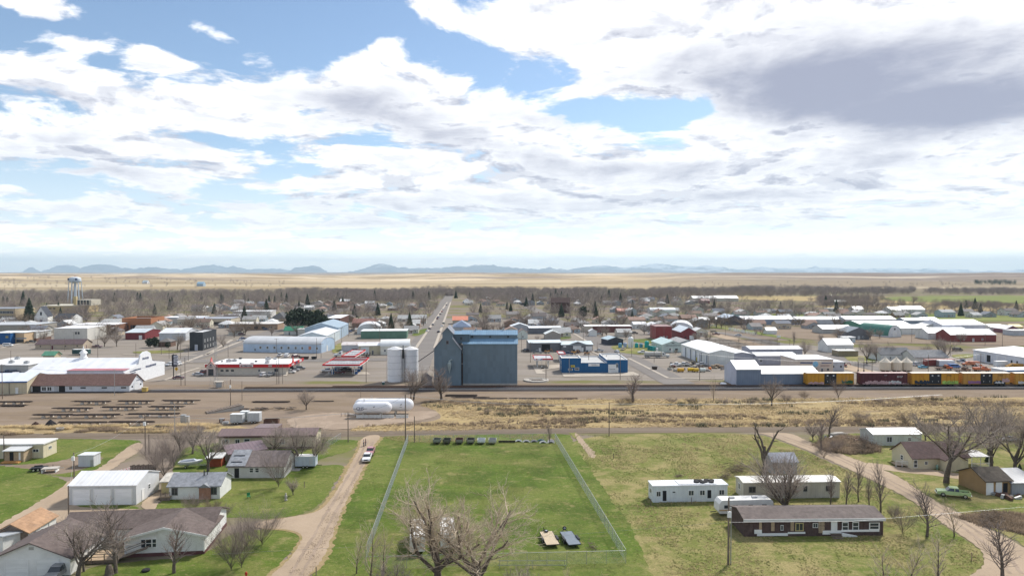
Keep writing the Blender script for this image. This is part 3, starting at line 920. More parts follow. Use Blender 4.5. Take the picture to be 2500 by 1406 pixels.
def round_conifer(seed,Ht):
 """broad bushy pine: clumps of needles through a rounded volume"""
 rng=np.random.default_rng(seed)
 tr=Wood()
 tr.tube([(0,0,0),(.1,0,Ht*.8)],[Ht*.025,.05],6)
 V,Fc,b=[],[],0
 for i in range(520):
  u=rng.normal(0,1,3)
  u/=np.linalg.norm(u)
  q=rng.uniform(.55,1.0)
  c=np.array([u[0]*Ht*.34*q,u[1]*Ht*.34*q,Ht*.53+u[2]*Ht*.44*q])
  c[:2]*=1+.35*sin(c[2]*1.7+u[0]*3)
  e=rng.uniform(.25,.6)
  p=c+rng.normal(0,e,(5,3))
  V.append(p)
  Fc.append(np.array([[0,1,2],[0,3,1],[0,2,4],[1,3,4]])+b)
  b+=5
 return tr.mesh('pine_trunk',M_BARK),tri_mesh('pine_crown',np.concatenate(V),np.concatenate(Fc),M_CONI)
for i in range(2):
 TREES['pine%d'%i]=(10,round_conifer(230+i,10))
def tree(key,px,py,Ht,label,group=None,rz=None,name=None,cat='tree',at=None,wide=1.0):
 h0,(tm,cm)=TREES[key]
 p=at or G(px,py)
 s=Ht/h0
 nm=name or('conifer_tree' if key[:3]in('fir','pin')else 'shrub' if key.startswith('shrub')else 'bare_tree')
 o=thing(nm,label,cat,(*p,0),rnd.uniform(0,6.28)if rz is None else rz,group)
 o.scale=(s*wide,s*wide,s)
 put('trunk',tm,o)
 put('crown',cm,o)
 return o
# -- buildings
UNIT={}
def unit(kind):
 """1 x 1 frames and slabs, scaled to size: x across, z up, front at y = 0"""
 if kind in UNIT:
  return UNIT[kind]
 mb=MB()
 if kind=='frame':
  for b in((-.5,.5,0,.09),(-.5,.5,.91,1),(-.5,-.41,.09,.91),(.41,.5,.09,.91)):
   mb.box(b[0],b[1],-.07,.02,b[2],b[3])
  mb.box(-.41,.41,-.05,.02,.47,.53)
  me=mb.mesh('window_frame',M_WHITE)
 elif kind=='framed':
  for b in((-.5,.5,0,.09),(-.5,.5,.91,1),(-.5,-.41,.09,.91),(.41,.5,.09,.91)):
   mb.box(b[0],b[1],-.07,.02,b[2],b[3])
  mb.box(-.03,.03,-.05,.02,.09,.91)
  me=mb.mesh('dark_window_frame',M_FLAT)
 elif kind=='pane':
  me=mb.box(-.44,.44,-.03,.01,.05,.95).mesh('window_pane',M_GLASS)
 elif kind=='slab':
  me=mb.box(-.5,.5,-.05,.02,0,1).mesh('slab',M_FLAT)
 elif kind=='hole':
  me=mb.box(-.5,.5,-.02,.01,0,1).mesh('dark_hole',M_DARK)
 elif kind=='dframe':
  for b in((-.56,-.5,0,1.04),(.5,.56,0,1.04),(-.5,.5,1,1.04)):
   mb.box(b[0],b[1],-.08,.02,b[2],b[3])
  me=mb.mesh('door_frame',M_FLAT)
 UNIT[kind]=me
 return me
WHITE,CREAM,TANC,GREY,DGREY=(.74,.74,.72),(.62,.55,.40),(.50,.43,.33),(.36,.37,.38),(.13,.13,.14)
def opening(root,kind,face,u,z0,w,h,dims,col=None):
 """window (> pane), door, garage_door (> panel), dark doorway on a face of a building: f front, b back, l, r; u metres along from its left end seen from outside"""
 wd,dp=dims
 if face=='f':
  loc,rz=(u-wd/2,0,z0),0
 elif face=='r':
  loc,rz=(wd/2,u,z0),pi/2
 elif face=='l':
  loc,rz=(-wd/2,dp-u,z0),-pi/2
 else:
  loc,rz=(wd/2-u,dp,z0),pi
 if kind in('win','wind'):
  o=put('window',unit('frame' if kind=='win' else 'framed'),root,loc,rz=rz,scale=(w,1,h),color=col or WHITE)
  put('pane',unit('pane'),o)
 elif kind=='pane':
  o=put('window',unit('pane'),root,loc,rz=rz,scale=(w,1,h))
 elif kind=='door':
  o=put('door',unit('slab'),root,loc,rz=rz,scale=(w,1,h),color=col or WHITE)
  put('door_frame',unit('dframe'),o,color=WHITE)
 elif kind=='gar':
  o=put('garage_door',unit('dframe'),root,loc,rz=rz,scale=(w,1,h),color=WHITE)
  for k in range(4):
   put('panel',unit('slab'),o,(0,.012*(k%2),k*.25+.004),scale=(1,1,.242),color=col or WHITE)
 elif kind=='hole':
  o=put('doorway',unit('hole'),root,loc,rz=rz,scale=(w,1,h))
 elif kind=='sign':
  o=put('sign_board',unit('slab'),root,loc,rz=rz,scale=(w,1.6,h),color=col or WHITE)
 return o
def bld(name,label,p0,p1,dep,h,roof='gable_x',rise=2.0,wall=WHITE,rcol=GREY,wm=None,rm=None,ops=(),cat='building',group=None,
over=.35,rz=None,world=False,par=.0,trim=None,base=None,chim=False,over2=None):
 """p0, p1: photo points of the front wall's foot, left and right; rz given: the turn of the front (else from the points)"""
 a,b=(p0,p1)if world else(G(*p0),G(*p1))
 if rz is None:
  rz=atan2(b[1]-a[1],b[0]-a[0])
  w=hypot(b[0]-a[0],b[1]-a[1])
  c=((a[0]+b[0])/2,(a[1]+b[1])/2)
 else:
  w=abs(b[0]-a[0])/max(cos(rz),.3)
  c=(a[0]+w/2*cos(rz),a[1]+w/2*sin(rz))
 root=thing(name,label,cat,(*c,0),rz,group)
 wm=wm or M_PAINT
 rm=rm or M_SHING
 x0,x1=-w/2,w/2
 mb,rb=MB(),MB()
 t=.16
 ov=over
 if roof=='gable_x':
  mb.extr([(0,0),(dep,0),(dep,h),(dep/2,h+rise),(0,h)],x0,x1,'x')
  s=rise/(dep/2)
  for sg,y0,y1 in((1,-ov,dep/2),(-1,dep+ov,dep/2)):
   z0=h-ov*s
   rb.extr([(y0,z0+.02),(y1,h+rise+.02),(y1,h+rise+.02+t),(y0,z0+.02+t)],x0-ov,x1+ov,'x')
 elif roof=='gable_y':
  mb.extr([(x0,0),(x1,0),(x1,h),(0,h+rise),(x0,h)],0,dep,'y')
  s=rise/(w/2)
  for sg in(-1,1):
   rb.extr([(sg*(w/2+ov),h-ov*s+.02),(0,h+rise+.02),(0,h+rise+.02+t),(sg*(w/2+ov),h-ov*s+.02+t)],-ov,dep+ov,'y')
 elif roof=='hip':
  mb.box(x0,x1,0,dep,0,h)
  e=min(w,dep)/2
  k=len(rb.v)
  if w>=dep:
   rd=[(x0+e,dep/2),(x1-e,dep/2)]
  else:
   rd=[(0,e),(0,dep-e)]
  c4=[(x0-ov,-ov),(x1+ov,-ov),(x1+ov,dep+ov),(x0-ov,dep+ov)]
  V=[(*q,h)for q in c4]+[(*q,h+t)for q in c4]+[(*q,h+rise+t)for q in rd]
  rb.v+=V
  if w>=dep:
   rb.f+=[(4,5,9,8),(5,6,9),(6,7,8,9),(7,4,8)]
  else:
   rb.f+=[(4,5,8),(5,6,9,8),(6,7,9),(7,4,8,9)]
  rb.f+=[(0,3,2,1),(0,1,5,4),(1,2,6,5),(2,3,7,6),(3,0,4,7)]
 elif roof=='flat':
  mb.box(x0,x1,0,dep,0,h)
  if par:
   for q in((x0,x1,0,.3),(x0,x1,dep-.3,dep),(x0,x0+.3,.3,dep-.3),(x1-.3,x1,.3,dep-.3)):
    mb.box(*q,h+.005,h+par)
   rb.box(x0+.31,x1-.31,.31,dep-.31,h+.01,h+.08)
  else:
   rb.box(x0-ov,x1+ov,-ov,dep+ov,h+.01,h+.28)
 elif roof=='shed':
  mb.extr([(0,0),(dep,0),(dep,h+rise),(0,h)],x0,x1,'x')
  s=rise/dep
  rb.extr([(-ov,h-ov*s+.02),(dep+ov,h+rise+ov*s+.02),(dep+ov,h+rise+ov*s+.2),(-ov,h-ov*s+.2)],x0-ov,x1+ov,'x')
 elif roof in('arch_x','arch_y'):
  n=12
  span=dep if roof=='arch_x' else w
  arc=[(span/2-span/2*cos(pi*i/n),h+rise*sin(pi*i/n))for i in range(n+1)]
  arco=[(span/2-(span/2+.2)*cos(pi*i/n),h+(rise+.2)*sin(pi*i/n))for i in range(n+1)]
  if roof=='arch_y':
   arc=[(q+x0,z)for q,z in arc]
   arco=[(q+x0,z)for q,z in arco]
  A=('x',x0,x1)if roof=='arch_x' else('y',0,dep)
  foot=[(arc[0][0],0),(arc[-1][0],0)]
  mb.extr([foot[0],foot[1]]+arc[::-1],A[1],A[2],A[0])
  for i in range(n):
   rb.extr([arc[i],arc[i+1],arco[i+1],arco[i]],A[1]-.15,A[2]+.15,A[0])
 mb.build('wall',wm,root,color=wall)
 if rb.v:
  rb.build('roof',rm,root,color=rcol)
 if trim:
  tb=MB()
  if roof=='flat' and par:
   for q in((x0-.06,x1+.06,-.08,.36),(x0-.06,x1+.06,dep-.36,dep+.08),(x0-.08,x0+.36,.37,dep-.37),(x1-.36,x1+.08,.37,dep-.37)):
    tb.box(*q,h+par+.005,h+par+.12)
  else:
   tb.box(x0-ov,x1+ov,-ov-.08,-ov-.003,h-.35,h+.12)
  tb.build('trim',M_FLAT,root,color=trim)
 if base:
  MB().box(x0-.05,x1+.05,-.05,dep+.05,.0,base[0]).build('skirting',M_FLAT,root,color=base[1])
 if chim:
  MB().box(-.4,.4,dep*.55,dep*.55+.8,h+rise*.4,h+rise+.9).build('chimney',M_BRICK,root,color=(.3,.15,.11))
 for op in ops:
  opening(root,op[0],op[1],op[2]*w if op[1]in 'fb' and op[2]<=1 else op[2]*dep if op[2]<=1 else op[2],op[3],op[4],op[5],(w,dep),op[6]if len(op)>6 else None)
 FOOT.append((c[0]-dep/2*sin(rz),c[1]+dep/2*cos(rz),max(w,dep)*.55))
 return root
FOOT=[]
def text(parent,s,loc,size,m,rz=0,rx=pi/2,depth=.02,name='lettering',sx=1.0):
 cu=bpy.data.curves.new(name,'FONT')
 cu.body=s
 cu.size=size
 cu.extrude=depth
 cu.align_x,cu.align_y='CENTER','CENTER'
 cu.resolution_u=2
 cu.materials.append(m)
 tmp=bpy.data.objects.new(name,cu)
 me=bpy.data.meshes.new_from_object(tmp)
 me.materials.clear()
 me.materials.append(m)
 bpy.data.objects.remove(tmp)
 o=put(name,me,parent,loc)
 o.rotation_euler=(rx,0,rz)
 o.scale=(sx,1,1)
 return o
def scrawl(parent,loc,w,h,m,rz=0,seed=1,name='print_row'):
 """a row of small unreadable marks, as print looks from this far"""
 r=random.Random(seed)
 mb=MB()
 x=-w/2
 while x<w/2-h*.3:
  q=h*r.uniform(.35,.75)
  mb.box(x,min(x+q,w/2),-.03,0,-h/2*r.uniform(.7,1),h/2*r.uniform(.7,1))
  x+=q+h*r.uniform(.12,.4)
 o=mb.build(name,m,parent,loc)
 o.rotation_euler=(0,0,rz)
 return o
def pole(label,px,py,h,r=.14,arms=0,box=False,lamp=0,name='utility_pole',col=None,lean=0,trans=False,at=None,group=None,mtl=None):
 p=at or G(px,py)
 o=thing(name,label,'pole' if not lamp else 'street lamp',(*p,0),GRID+pi/2*0,group)
 MB().tube([(0,0,-.3),(lean,0,h)],[r,r*.72],7).build('shaft',mtl or(M_STEEL if lamp else M_WOODG),o)
 for k in range(arms):
  z=h-.35-.9*k
  MB().box(-1.2,1.2,-.16,-.06,z,z+.12).build('crossarm',M_WOODG,o)
 if trans:
  MB().cyl(.32,-.1,h-2.6,h-1.6,.28,10).build('transformer',M_STEEL,o)
 if box:
  MB().box(-.28,.28,-.45,-.13,h*.72,h*.72+.9).build('meter_box',M_WHITE,o)
 if lamp:
  for sg in((-1,)if lamp==1 else(-1,1)):
   MB().tube([(0,0,h-.1),(sg*.9,0,h+.35),(sg*1.7,0,h+.4)],.045,5).build('lamp_arm',M_STEEL,o)
   MB().box(sg*2.0-.35,sg*2.0+.35,-.14,.14,h+.3,h+.46).build('lamp_head',M_STEEL,o)
 return o
# -- vehicles: length along x, nose towards +x
def wheels(root,xs,y,r=.34,wd=.22):
 for x in xs:
  for sg in(-1,1):
   w=put('wheel',WHEEL,root,(x,sg*y,r),scale=(r/.34,wd/.22,r/.34))
   put('rim',RIM,w)
WHEEL=MB().lathe([(.2,-.11),(.32,-.11),(.34,-.07),(.34,.07),(.32,.11),(.2,.11)],14,axis='y').mesh('wheel',M_TYRE)
RIM=MB().lathe([(.05,-.125),(.2,-.115),(.2,.115),(.05,.125)],10,axis='y').mesh('rim',M_CHROME)
def lights(root,xf,xr,y,z):
 for sg in(-1,1):
  MB().box(xf-.06,xf+.03,sg*y-.16,sg*y+.16,z-.08,z+.08).build('headlight',M_LAMP,root)
  MB().box(xr-.03,xr+.06,sg*y-.13,sg*y+.13,z-.1,z+.12).build('taillight',M_RED,root)
def cabin(x0,x1,x2,x3,z0,z1,yb,yt):
 """greenhouse: foot from x0 to x3, roof from x1 to x2"""
 rings=[[(x0,-yb,z0),(x3,-yb,z0),(x3,yb,z0),(x0,yb,z0)],[(x1,-yt,z1),(x2,-yt,z1),(x2,yt,z1),(x1,yt,z1)]]
 return MB().loft(rings)
def body_of(prof,y,inset=.08):
 """hull from a side profile, drawn in a little at the top edge"""
 mb=MB()
 zs=[q[1]for q in prof]
 zm=max(zs)
 r=[[(x,s*(y-(inset if z>zm-.12 else 0)),z)for x,z in prof]for s in(-1,1)]
 mid=[[(x,s*(y-.12),z+(.02 if z>zm-.12 else 0))for x,z in prof]for s in(-.85,.85)]
 return mb.loft([r[0],mid[0],mid[1],r[1]])
def make_car(kind):
 o=thing(kind,'car','car')
 def P(name,mb,m=M_CAR,tint=True,parent=o):
  q=mb.build(name,m,parent,color=(.7,.7,.7))
  if tint:
   q['tint']=1
  return q
 if kind=='sedan':
  P('body',body_of([(-2.3,.32),(2.25,.3),(2.35,.55),(2.2,.72),(.95,.92),(-1.5,.98),(-2.3,.92),(-2.4,.6)],.9))
  g=P('glasshouse',cabin(-1.75,-1.0,.25,1.1,.94,1.40,.80,.62),M_GLASS,False)
  P('roof',MB().loft([[(-1.08,-.65,1.38),(.3,-.65,1.38),(.3,.65,1.38),(-1.08,.65,1.38)],[(-.95,-.57,1.45),(.18,-.57,1.45),(.18,.57,1.45),(-.95,.57,1.45)]]))
  wheels(o,(-1.4,1.42),.82,.33)
  lights(o,2.26,-2.36,.62,.66)
 elif kind=='estate_car':
  P('body',body_of([(-2.25,.36),(2.2,.34),(2.32,.6),(2.18,.86),(1.0,1.06),(-2.2,1.08),(-2.35,.7)],.94))
  g=P('glasshouse',cabin(-2.2,-1.85,.35,1.1,1.05,1.62,.86,.70),M_GLASS,False)
  P('roof',MB().loft([[(-1.98,-.73,1.60),(.42,-.73,1.60),(.42,.73,1.60),(-1.98,.73,1.60)],[(-1.85,-.64,1.70),(.25,-.64,1.70),(.25,.64,1.70),(-1.85,.64,1.70)]]))
  for x in(-1.0,.0):
   P('pillar',MB().box(x-.06,x+.06,-.83,.83,1.06,1.6))
  wheels(o,(-1.4,1.42),.86,.38)
  lights(o,2.22,-2.32,.66,.8)
 elif kind=='pickup_truck':
  P('body',body_of([(.15,.45),(2.6,.42),(2.75,.62),(2.68,.98),(1.35,1.12),(.15,1.14)],.96))
  P('cab_side',MB().box(-.95,.15,-.95,.95,.45,1.13))
  P('glasshouse',cabin(-.95,-.8,.55,1.15,1.12,1.72,.86,.70),M_GLASS,False)
  P('roof',MB().loft([[(-.9,-.74,1.70),(.62,-.74,1.70),(.62,.74,1.70),(-.9,.74,1.70)],[(-.8,-.64,1.80),(.45,-.64,1.80),(.45,.64,1.80),(-.8,.64,1.80)]]))
  P('pillar',MB().box(-.22,-.1,-.84,.84,1.13,1.7))
  bed=MB()
  bed.box(-2.75,-1.0,-.9,.9,.55,.68)
  for sg in(-1,1):
   bed.box(-2.75,-1.0,sg*.92-.06,sg*.92+.06,.55,1.12)
  bed.box(-1.05,-.98,-.86,.86,.68,1.12)
  P('bed',bed)
  P('bed_floor',MB().box(-2.69,-1.06,-.85,.85,.685,.70),M_BLACK,False)
  P('tailgate',MB().box(-2.82,-2.755,-.86,.86,.58,1.12))
  P('rear_bumper',MB().box(-3.0,-2.83,-.9,.9,.45,.62),M_CHROME,False)
  P('front_bumper',MB().box(2.7,2.86,-.92,.92,.42,.62),M_CHROME,False)
  P('grille',MB().box(2.62,2.74,-.45,.45,.66,.92),M_BLACKP,False)
  wheels(o,(-1.85,1.75),.86,.40,.26)
  lights(o,2.68,-2.8,.72,.84)
 elif kind=='van':
  P('body',body_of([(-2.6,.4),(2.2,.38),(2.55,.6),(2.5,1.0),(1.75,1.25),(1.2,1.95),(.9,2.0),(-2.55,2.0),(-2.62,1.8)],.98))
  P('windscreen',MB().loft([[(1.80,-.85,1.26),(1.82,-.85,1.27),(1.82,.85,1.27),(1.80,.85,1.26)],[(1.24,-.78,1.92),(1.28,-.78,1.94),(1.28,.78,1.94),(1.24,.78,1.92)]]),M_GLASS,False)
  P('side_window',MB().box(-2.2,1.1,-.995,.995,1.3,1.75),M_GLASS,False)
  wheels(o,(-1.6,1.6),.88,.36)
  lights(o,2.52,-2.62,.7,.85)
 return o
CARS={}
PAINT=dict(white=(.74,.74,.74),silver=(.45,.46,.48),grey=(.2,.21,.22),black=(.025,.025,.03),red=(.30,.03,.03),maroon=(.12,.03,.035),blue=(.05,.16,.42),navy=(.03,.05,.12),
green=(.06,.11,.08),lime=(.42,.55,.26),tan=(.45,.38,.26),orange=(.65,.20,.03),teal=(.08,.35,.5),pink=(.42,.2,.22))
def car(kind,px,py,head,colour,label,group=None,at=None,scale=1.0):
 """head: degrees, 0 = nose to the right of the view, 90 = nose away from the camera"""
 p=at or G(px,py)
 if kind not in CARS:
  CARS[kind]=make_car(kind)
  o=CARS[kind]
  o.location,o.rotation_euler=(*p,.10),(0,0,R(head))
  for c in o.children_recursive:
   if c.get('tint'):
    c.color=(*PAINT[colour],1)
  o.scale=(scale,)*3
  KIDS[o.name]=[(c,list(c.children))for c in o.children]
  CARS[kind+'#']=o
  tag(o,label,CATS.get(kind,'car'),group)
  return o
 o=dup(CARS[kind],(*p,.10),R(head),label,group,scale,PAINT[colour])
 return o
CATS={'pickup_truck':'pickup truck','van':'van'}
def box_trailer(name,label,px,py,head,L,wd,hh,colour,cat='trailer',group=None,wheelx=(-.4,.45)):
 p=G(px,py)
 o=thing(name,label,cat,(*p,0),R(head),group)
 MB().box(-L/2,L/2,-wd/2,wd/2,.55,hh).build('body',M_METAL,o,color=colour)
 MB().box(-L/2-.04,L/2+.04,-wd/2-.04,wd/2+.04,hh+.004,hh+.1).build('roof',M_FLAT,o,color=WHITE)
 MB().box(L/2,L/2+1.3,-.06,.06,.45,.56).build('tow_bar',M_BLACK,o)
 MB().box(L*.2,L*.2+.85,-wd/2-.05,-wd/2-.003,.75,hh-.25).build('door',M_FLAT,o,color=(.55,.57,.6))
 wheels(o,wheelx,wd/2-.05,.34)
 return o
# -- homes by the dirt road (west side)
bld('garage','long white three door garage with a white sheet roof beside the curving drive',(168,1233),(333,1231),9.2,3.7,'gable_x',1.5,(.60,.61,.62),(.72,.72,.72),M_PAINT,M_RMETAL,cat='garage',ops=(
('gar','f',.19,.03,3.05,3.0,(.82,.82,.83)),('gar','f',.50,.03,3.05,3.0,(.82,.82,.83)),('gar','f',.81,.03,3.05,3.0,(.82,.82,.83)),('door','r',.28,.05,.95,2.1),('win','r',.55,1.5,.9,1.0,DGREY)),over=.2)
o=bld('house','small white house with a grey shingle roof and a brick porch patch',(413,1219),(537,1217),6.2,2.7,'gable_x',1.6,WHITE,(.27,.28,.30),ops=(
('wind','f',.11,.85,1.2,1.5,DGREY),('wind','f',.88,.85,1.2,1.5,DGREY),('door','f',.64,.2,.95,2.0,(.35,.18,.12))),cat='house',over=.4)
MB().box(1.0,3.2,-.35,-.01,0,2.4).build('porch_wall',M_BRICK,o,color=(.36,.19,.13))
MB().extr([(.8,2.4),(3.4,2.4),(2.1,3.2)],-.6,.6,'y').build('porch_roof',M_SHING,o,color=(.26,.27,.29))
MB().cyl(1.0,2.3,3.8,5.1,.12,8).build('vent_pipe',M_BLACK,o)
MB().cyl(1.6,2.5,4.0,5.3,.08,8).build('vent_pipe',M_BLACK,o)
bld('shed','low yellow shed with a pale roof tucked behind the small white house',(394,1204),(417,1203),4,2.3,'shed',.5,(.58,.50,.25),(.5,.47,.42),cat='shed')
o=thing('deck','little wooden porch with steps at the side of the small white house','deck',(*G(404,1222),0))
MB().box(-1.0,.9,0,1.6,.7,.82).build('floor_boards',M_WOODT,o)
MB().box(-1.0,.9,-.03,-.001,0,.69).build('skirt',M_WOODG,o)
for x in(-1.0,-.1,.8):
 MB().box(x,x+.1,0,.1,.83,1.75).build('post',M_WOODG,o)
for k in range(3):
 MB().box(-1.9+.3*k,-1.62+.3*k,.1,1.2,.18*k,.18*k+.2).build('step',M_WOODG,o)
o=bld('house','long white home with a weathered brown roof and a gabled front wing',(150,1338),(520,1322),7.5,3.0,'gable_x',1.5,WHITE,(.130,.102,.092),ops=(
('win','f',.20,1.1,1.2,1.6),('win','f',.32,1.1,.9,1.6),('wind','r',.5,1.2,1.0,1.2,WHITE)),cat='house',over=.45,base=(.6,(.12,.05,.05)))
a,b=G(308,1357),G(500,1352)
inv=o.matrix_basis.inverted()
la,lb=inv@Vector((*a,0)),inv@Vector((*b,0))
xa,xb,ya=la.x,lb.x,min(la.y,lb.y)
hw,rs=3.0,1.5
mid=(xa+xb)/2
MB().extr([(xa,.6),(xb,.6),(xb,hw),(mid,hw+rs),(xa,hw)],ya,3.6,'y').build('front_wing',M_PAINT,o,color=WHITE)
MB().box(xa+.05,xb-.05,ya+.05,.5,0,.6).build('wing_skirting',M_FLAT,o,color=(.12,.05,.05))
rb=MB()
s=rs/((xb-xa)/2)
for sg in(-1,1):
 e=mid+sg*((xb-xa)/2+.45)
 rb.extr([(e,hw-.45*s+.03),(mid,hw+rs+.03),(mid,hw+rs+.2),(e,hw-.45*s+.2)],ya-.4,3.75,'y')
rb.build('wing_roof',M_SHING,o,color=(.130,.102,.092))
tb=MB()
for sg in(-1,1):
 e=mid+sg*((xb-xa)/2+.47)
 tb.extr([(e,hw-.45*s-.12),(mid,hw+rs-.12),(mid,hw+rs+.24),(e,hw-.45*s+.24)],ya-.47,ya-.41,'y')
tb.build('gable_trim',M_WHITE,o)
for(u,ww,hh)in((.235,.75,1.5),(.302,.95,1.5),(.372,.65,1.5)):
 q=put('window',unit('frame'),o,(xa+(xb-xa)*u,ya,1.4),scale=(ww,1,hh),color=WHITE)
 put('pane',unit('pane'),q)
for x in(xa+.06,xb-.18):
 MB().box(x,x+.12,ya-.14,ya-.003,.5,hw).build('downspout',M_WHITE,o)
o=bld('garage','white two door garage with a hipped brown roof in the bottom corner',(-18,1408),(172,1403),9.5,2.7,'gable_y',2.3,WHITE,(.125,.098,.09),ops=(
('gar','f',.31,.03,3.1,2.35),('gar','f',.71,.03,3.1,2.35),('win','r',.8,1.0,.8,1.2),('door','r',.55,.1,.95,2.1)),cat='garage',over=.5)
MB().extr([(-.35,3.9),(.35,3.9),(.35,4.35),(-.35,4.35)],-.03,-.001,'y').build('gable_vent',M_STEEL,o)
o=bld('shed','long narrow shed with an orange brown shingle roof and a dark gable',(-14,1337),(66,1337),7.6,2.4,'gable_y',1.4,(.70,.70,.68),(.36,.22,.13),cat='shed',rz=R(4),over=.3,ops=(
('win','r',.45,1.1,.7,.7,DGREY),('door','r',.2,.05,.8,1.9,DGREY),('hole','r',.72,.1,.15,1.8)))
MB().extr([(-2.6,.05),(2.6,.05),(2.6,2.35),(0,3.72),(-2.6,2.35)],-.06,-.003,'y').build('gable_boards',M_WOODG,o)
bld('shed','small white lean-to shed with a grey roof beside the orange brown shed',(-12,1352),(22,1346),3.4,2.9,'shed',-.5,WHITE,(.38,.40,.42),cat='shed',rz=R(-12),rm=M_RMETAL)
o=thing('deck','wooden deck with a dark railing and sloping ramp in front of the brown roofed home','deck',(*G(246,1376),0),R(6))
for k in range(12):
 MB().box(-3.4,2.6,.34*k,.34*k+.31,.55,.62).build('board',M_WOODT,o)
for x in(-3.3,-1.4,.5,2.4):
 MB().box(x,x+.12,-.13,-.01,0,1.6).build('post',M_WOODG,o)
for z in(1.5,1.1):
 MB().box(-3.35,2.6,-.11,-.04,z,z+.09).build('rail',M_WOODG,o)
MB().box(-3.4,2.6,-.001,.05,.1,.54).build('skirt',M_WOODG,o)
MB().extr([(2.62,.5),(6.6,1.9),(6.6,2.0),(2.62,.62)],.3,1.6,'y').build('ramp',M_WOODG,o)
for sg in(.26,1.66):
 MB().tube([(2.7,sg,1.5),(6.6,sg,2.9)],.05,5).build('ramp_rail',M_WOODG,o)
o=thing('storage_bin','bright blue bin with a white lid on the wooden deck','bin',(*G(213,1352,.6),.63))
MB().box(-.45,.45,-.3,.3,0,.5).build('body',M_FLAT,o,color=(.03,.16,.45))
MB().box(-.48,.48,-.33,.33,.505,.6).build('lid',M_WHITE,o)
o=thing('tree_stump','broad grey standing stump in front of the wooden deck','stump',(*G(266,1403),0))
MB().loft([[(q*cos(a)*(1+.12*sin(3*a)),q*sin(a),z)for a in[2*pi*i/11 for i in range(11)]]for q,z in((.72,0),(.62,.3),(.52,1.0),(.35,1.5),(.1,1.62))]).build('stump',M_BARK,o)
car('pickup_truck',141,1408,-84,'grey','dark grey pickup nosing out beside the corner garage doors')
o=thing('grill','round black lidded grill behind the orange brown shed','grill',(*G(130,1291),0))
MB().lathe([(.05,.6),(.45,.75),(.55,1.0),(.5,1.25),(.3,1.4),(.05,1.45)],12).build('kettle',M_BLACK,o,smooth=True)
for a in(.5,2.6,4.7):
 MB().tube([(.25*cos(a),.25*sin(a),.8),(.5*cos(a),.5*sin(a),0)],.035,5).build('leg',M_BLACK,o)
o=thing('tyre','black tyre lying on the lawn below the brown roofed home','tyre',(*G(356,1394),.06))
MB().lathe([(.28,0),(.55,0),(.62,.12),(.55,.28),(.28,.28)],16).build('tread',M_TYRE,o,smooth=True)
o=thing('fire_hydrant','red fire hydrant on the lawn beside the dirt driveway','fire hydrant',(*G(601,1408),.03))
MB().lathe([(.2,0),(.2,.06),(.13,.08),(.13,.55),(.17,.57),(.15,.68),(.06,.78),(.03,.82)],10).build('barrel',M_RED,o)
MB().lathe([(.06,-.28),(.06,.28)],8,0,0,'x').build('nozzle',M_RED,o,(0,0,.45))
o=thing('garden_chair','green metal garden chair on the lawn behind the rounded bushes','chair',(*G(607,1216),.03),.5)
MB().box(-.3,.3,-.3,.3,.4,.46).build('seat',mat('green_enamel',(.03,.22,.09),.4),o)
MB().box(-.3,.3,.27,.32,.5,1.05).build('backrest',MATS['green_enamel'],o)
for x in(-.28,.24):
 for y in(-.28,.26):
  MB().box(x,x+.05,y,y+.05,0,.4).build('leg',MATS['green_enamel'],o)
o=thing('garden_statue','slim grey garden figure standing alone on the lawn','statue',(*G(698,1222),.03))
MB().lathe([(.3,0),(.28,.25),(.16,.3),(.24,.55),(.27,.9),(.2,1.15),(.1,1.22),(.14,1.32),(.12,1.48),(.02,1.56)],10).build('figure',M_CONC,o,smooth=True)
o=bld('mobile_home','cream mobile home with an unfinished orange wooden porch',(-60,1120),(106,1118),5.2,3.3,'flat',0,CREAM,(.68,.67,.64),M_METAL,M_RMETAL,cat='mobile home',over=.25,ops=(
('wind','f',.89,1.5,1.5,.75,WHITE),('wind','f',.45,1.5,1.2,.75,WHITE),('wind','r',.5,1.6,1.2,.75,WHITE)))
MB().box(1.0,5.4,-3.2,-.05,0,2.6).build('porch_wall',M_WOODT,o)
MB().extr([(-3.6,2.62),(-.05,3.0),(-.05,3.15),(-3.6,2.77)],.7,5.8,'x').build('porch_roof',M_RMETAL,o,color=(.55,.55,.54))
MB().box(2.2,3.1,-3.25,-3.202,.35,2.4).build('porch_door',M_DARK,o)
MB().box(4.3,4.7,-3.25,-3.202,.5,2.3).build('porch_panel',M_WHITE,o)
MB().box(1.0,5.0,-4.6,-3.26,0,.35).build('porch_step',mat('raw_boards',(.48,.24,.08),.85,.2,2),o)
o=thing('shed','pale corrugated steel shed on the bare patch of lawn','shed',(*G(210,1139),0),R(2))
MB().box(-1.75,1.75,0,2.8,0,2.6).build('wall',M_METAL,o,color=(.55,.57,.58))
MB().box(-1.9,1.9,-.1,2.9,2.605,2.72).build('roof',M_RMETAL,o,color=(.6,.62,.62))
MB().box(1.0,1.7,-.04,-.003,.1,1.6).build('door',M_STEEL,o)
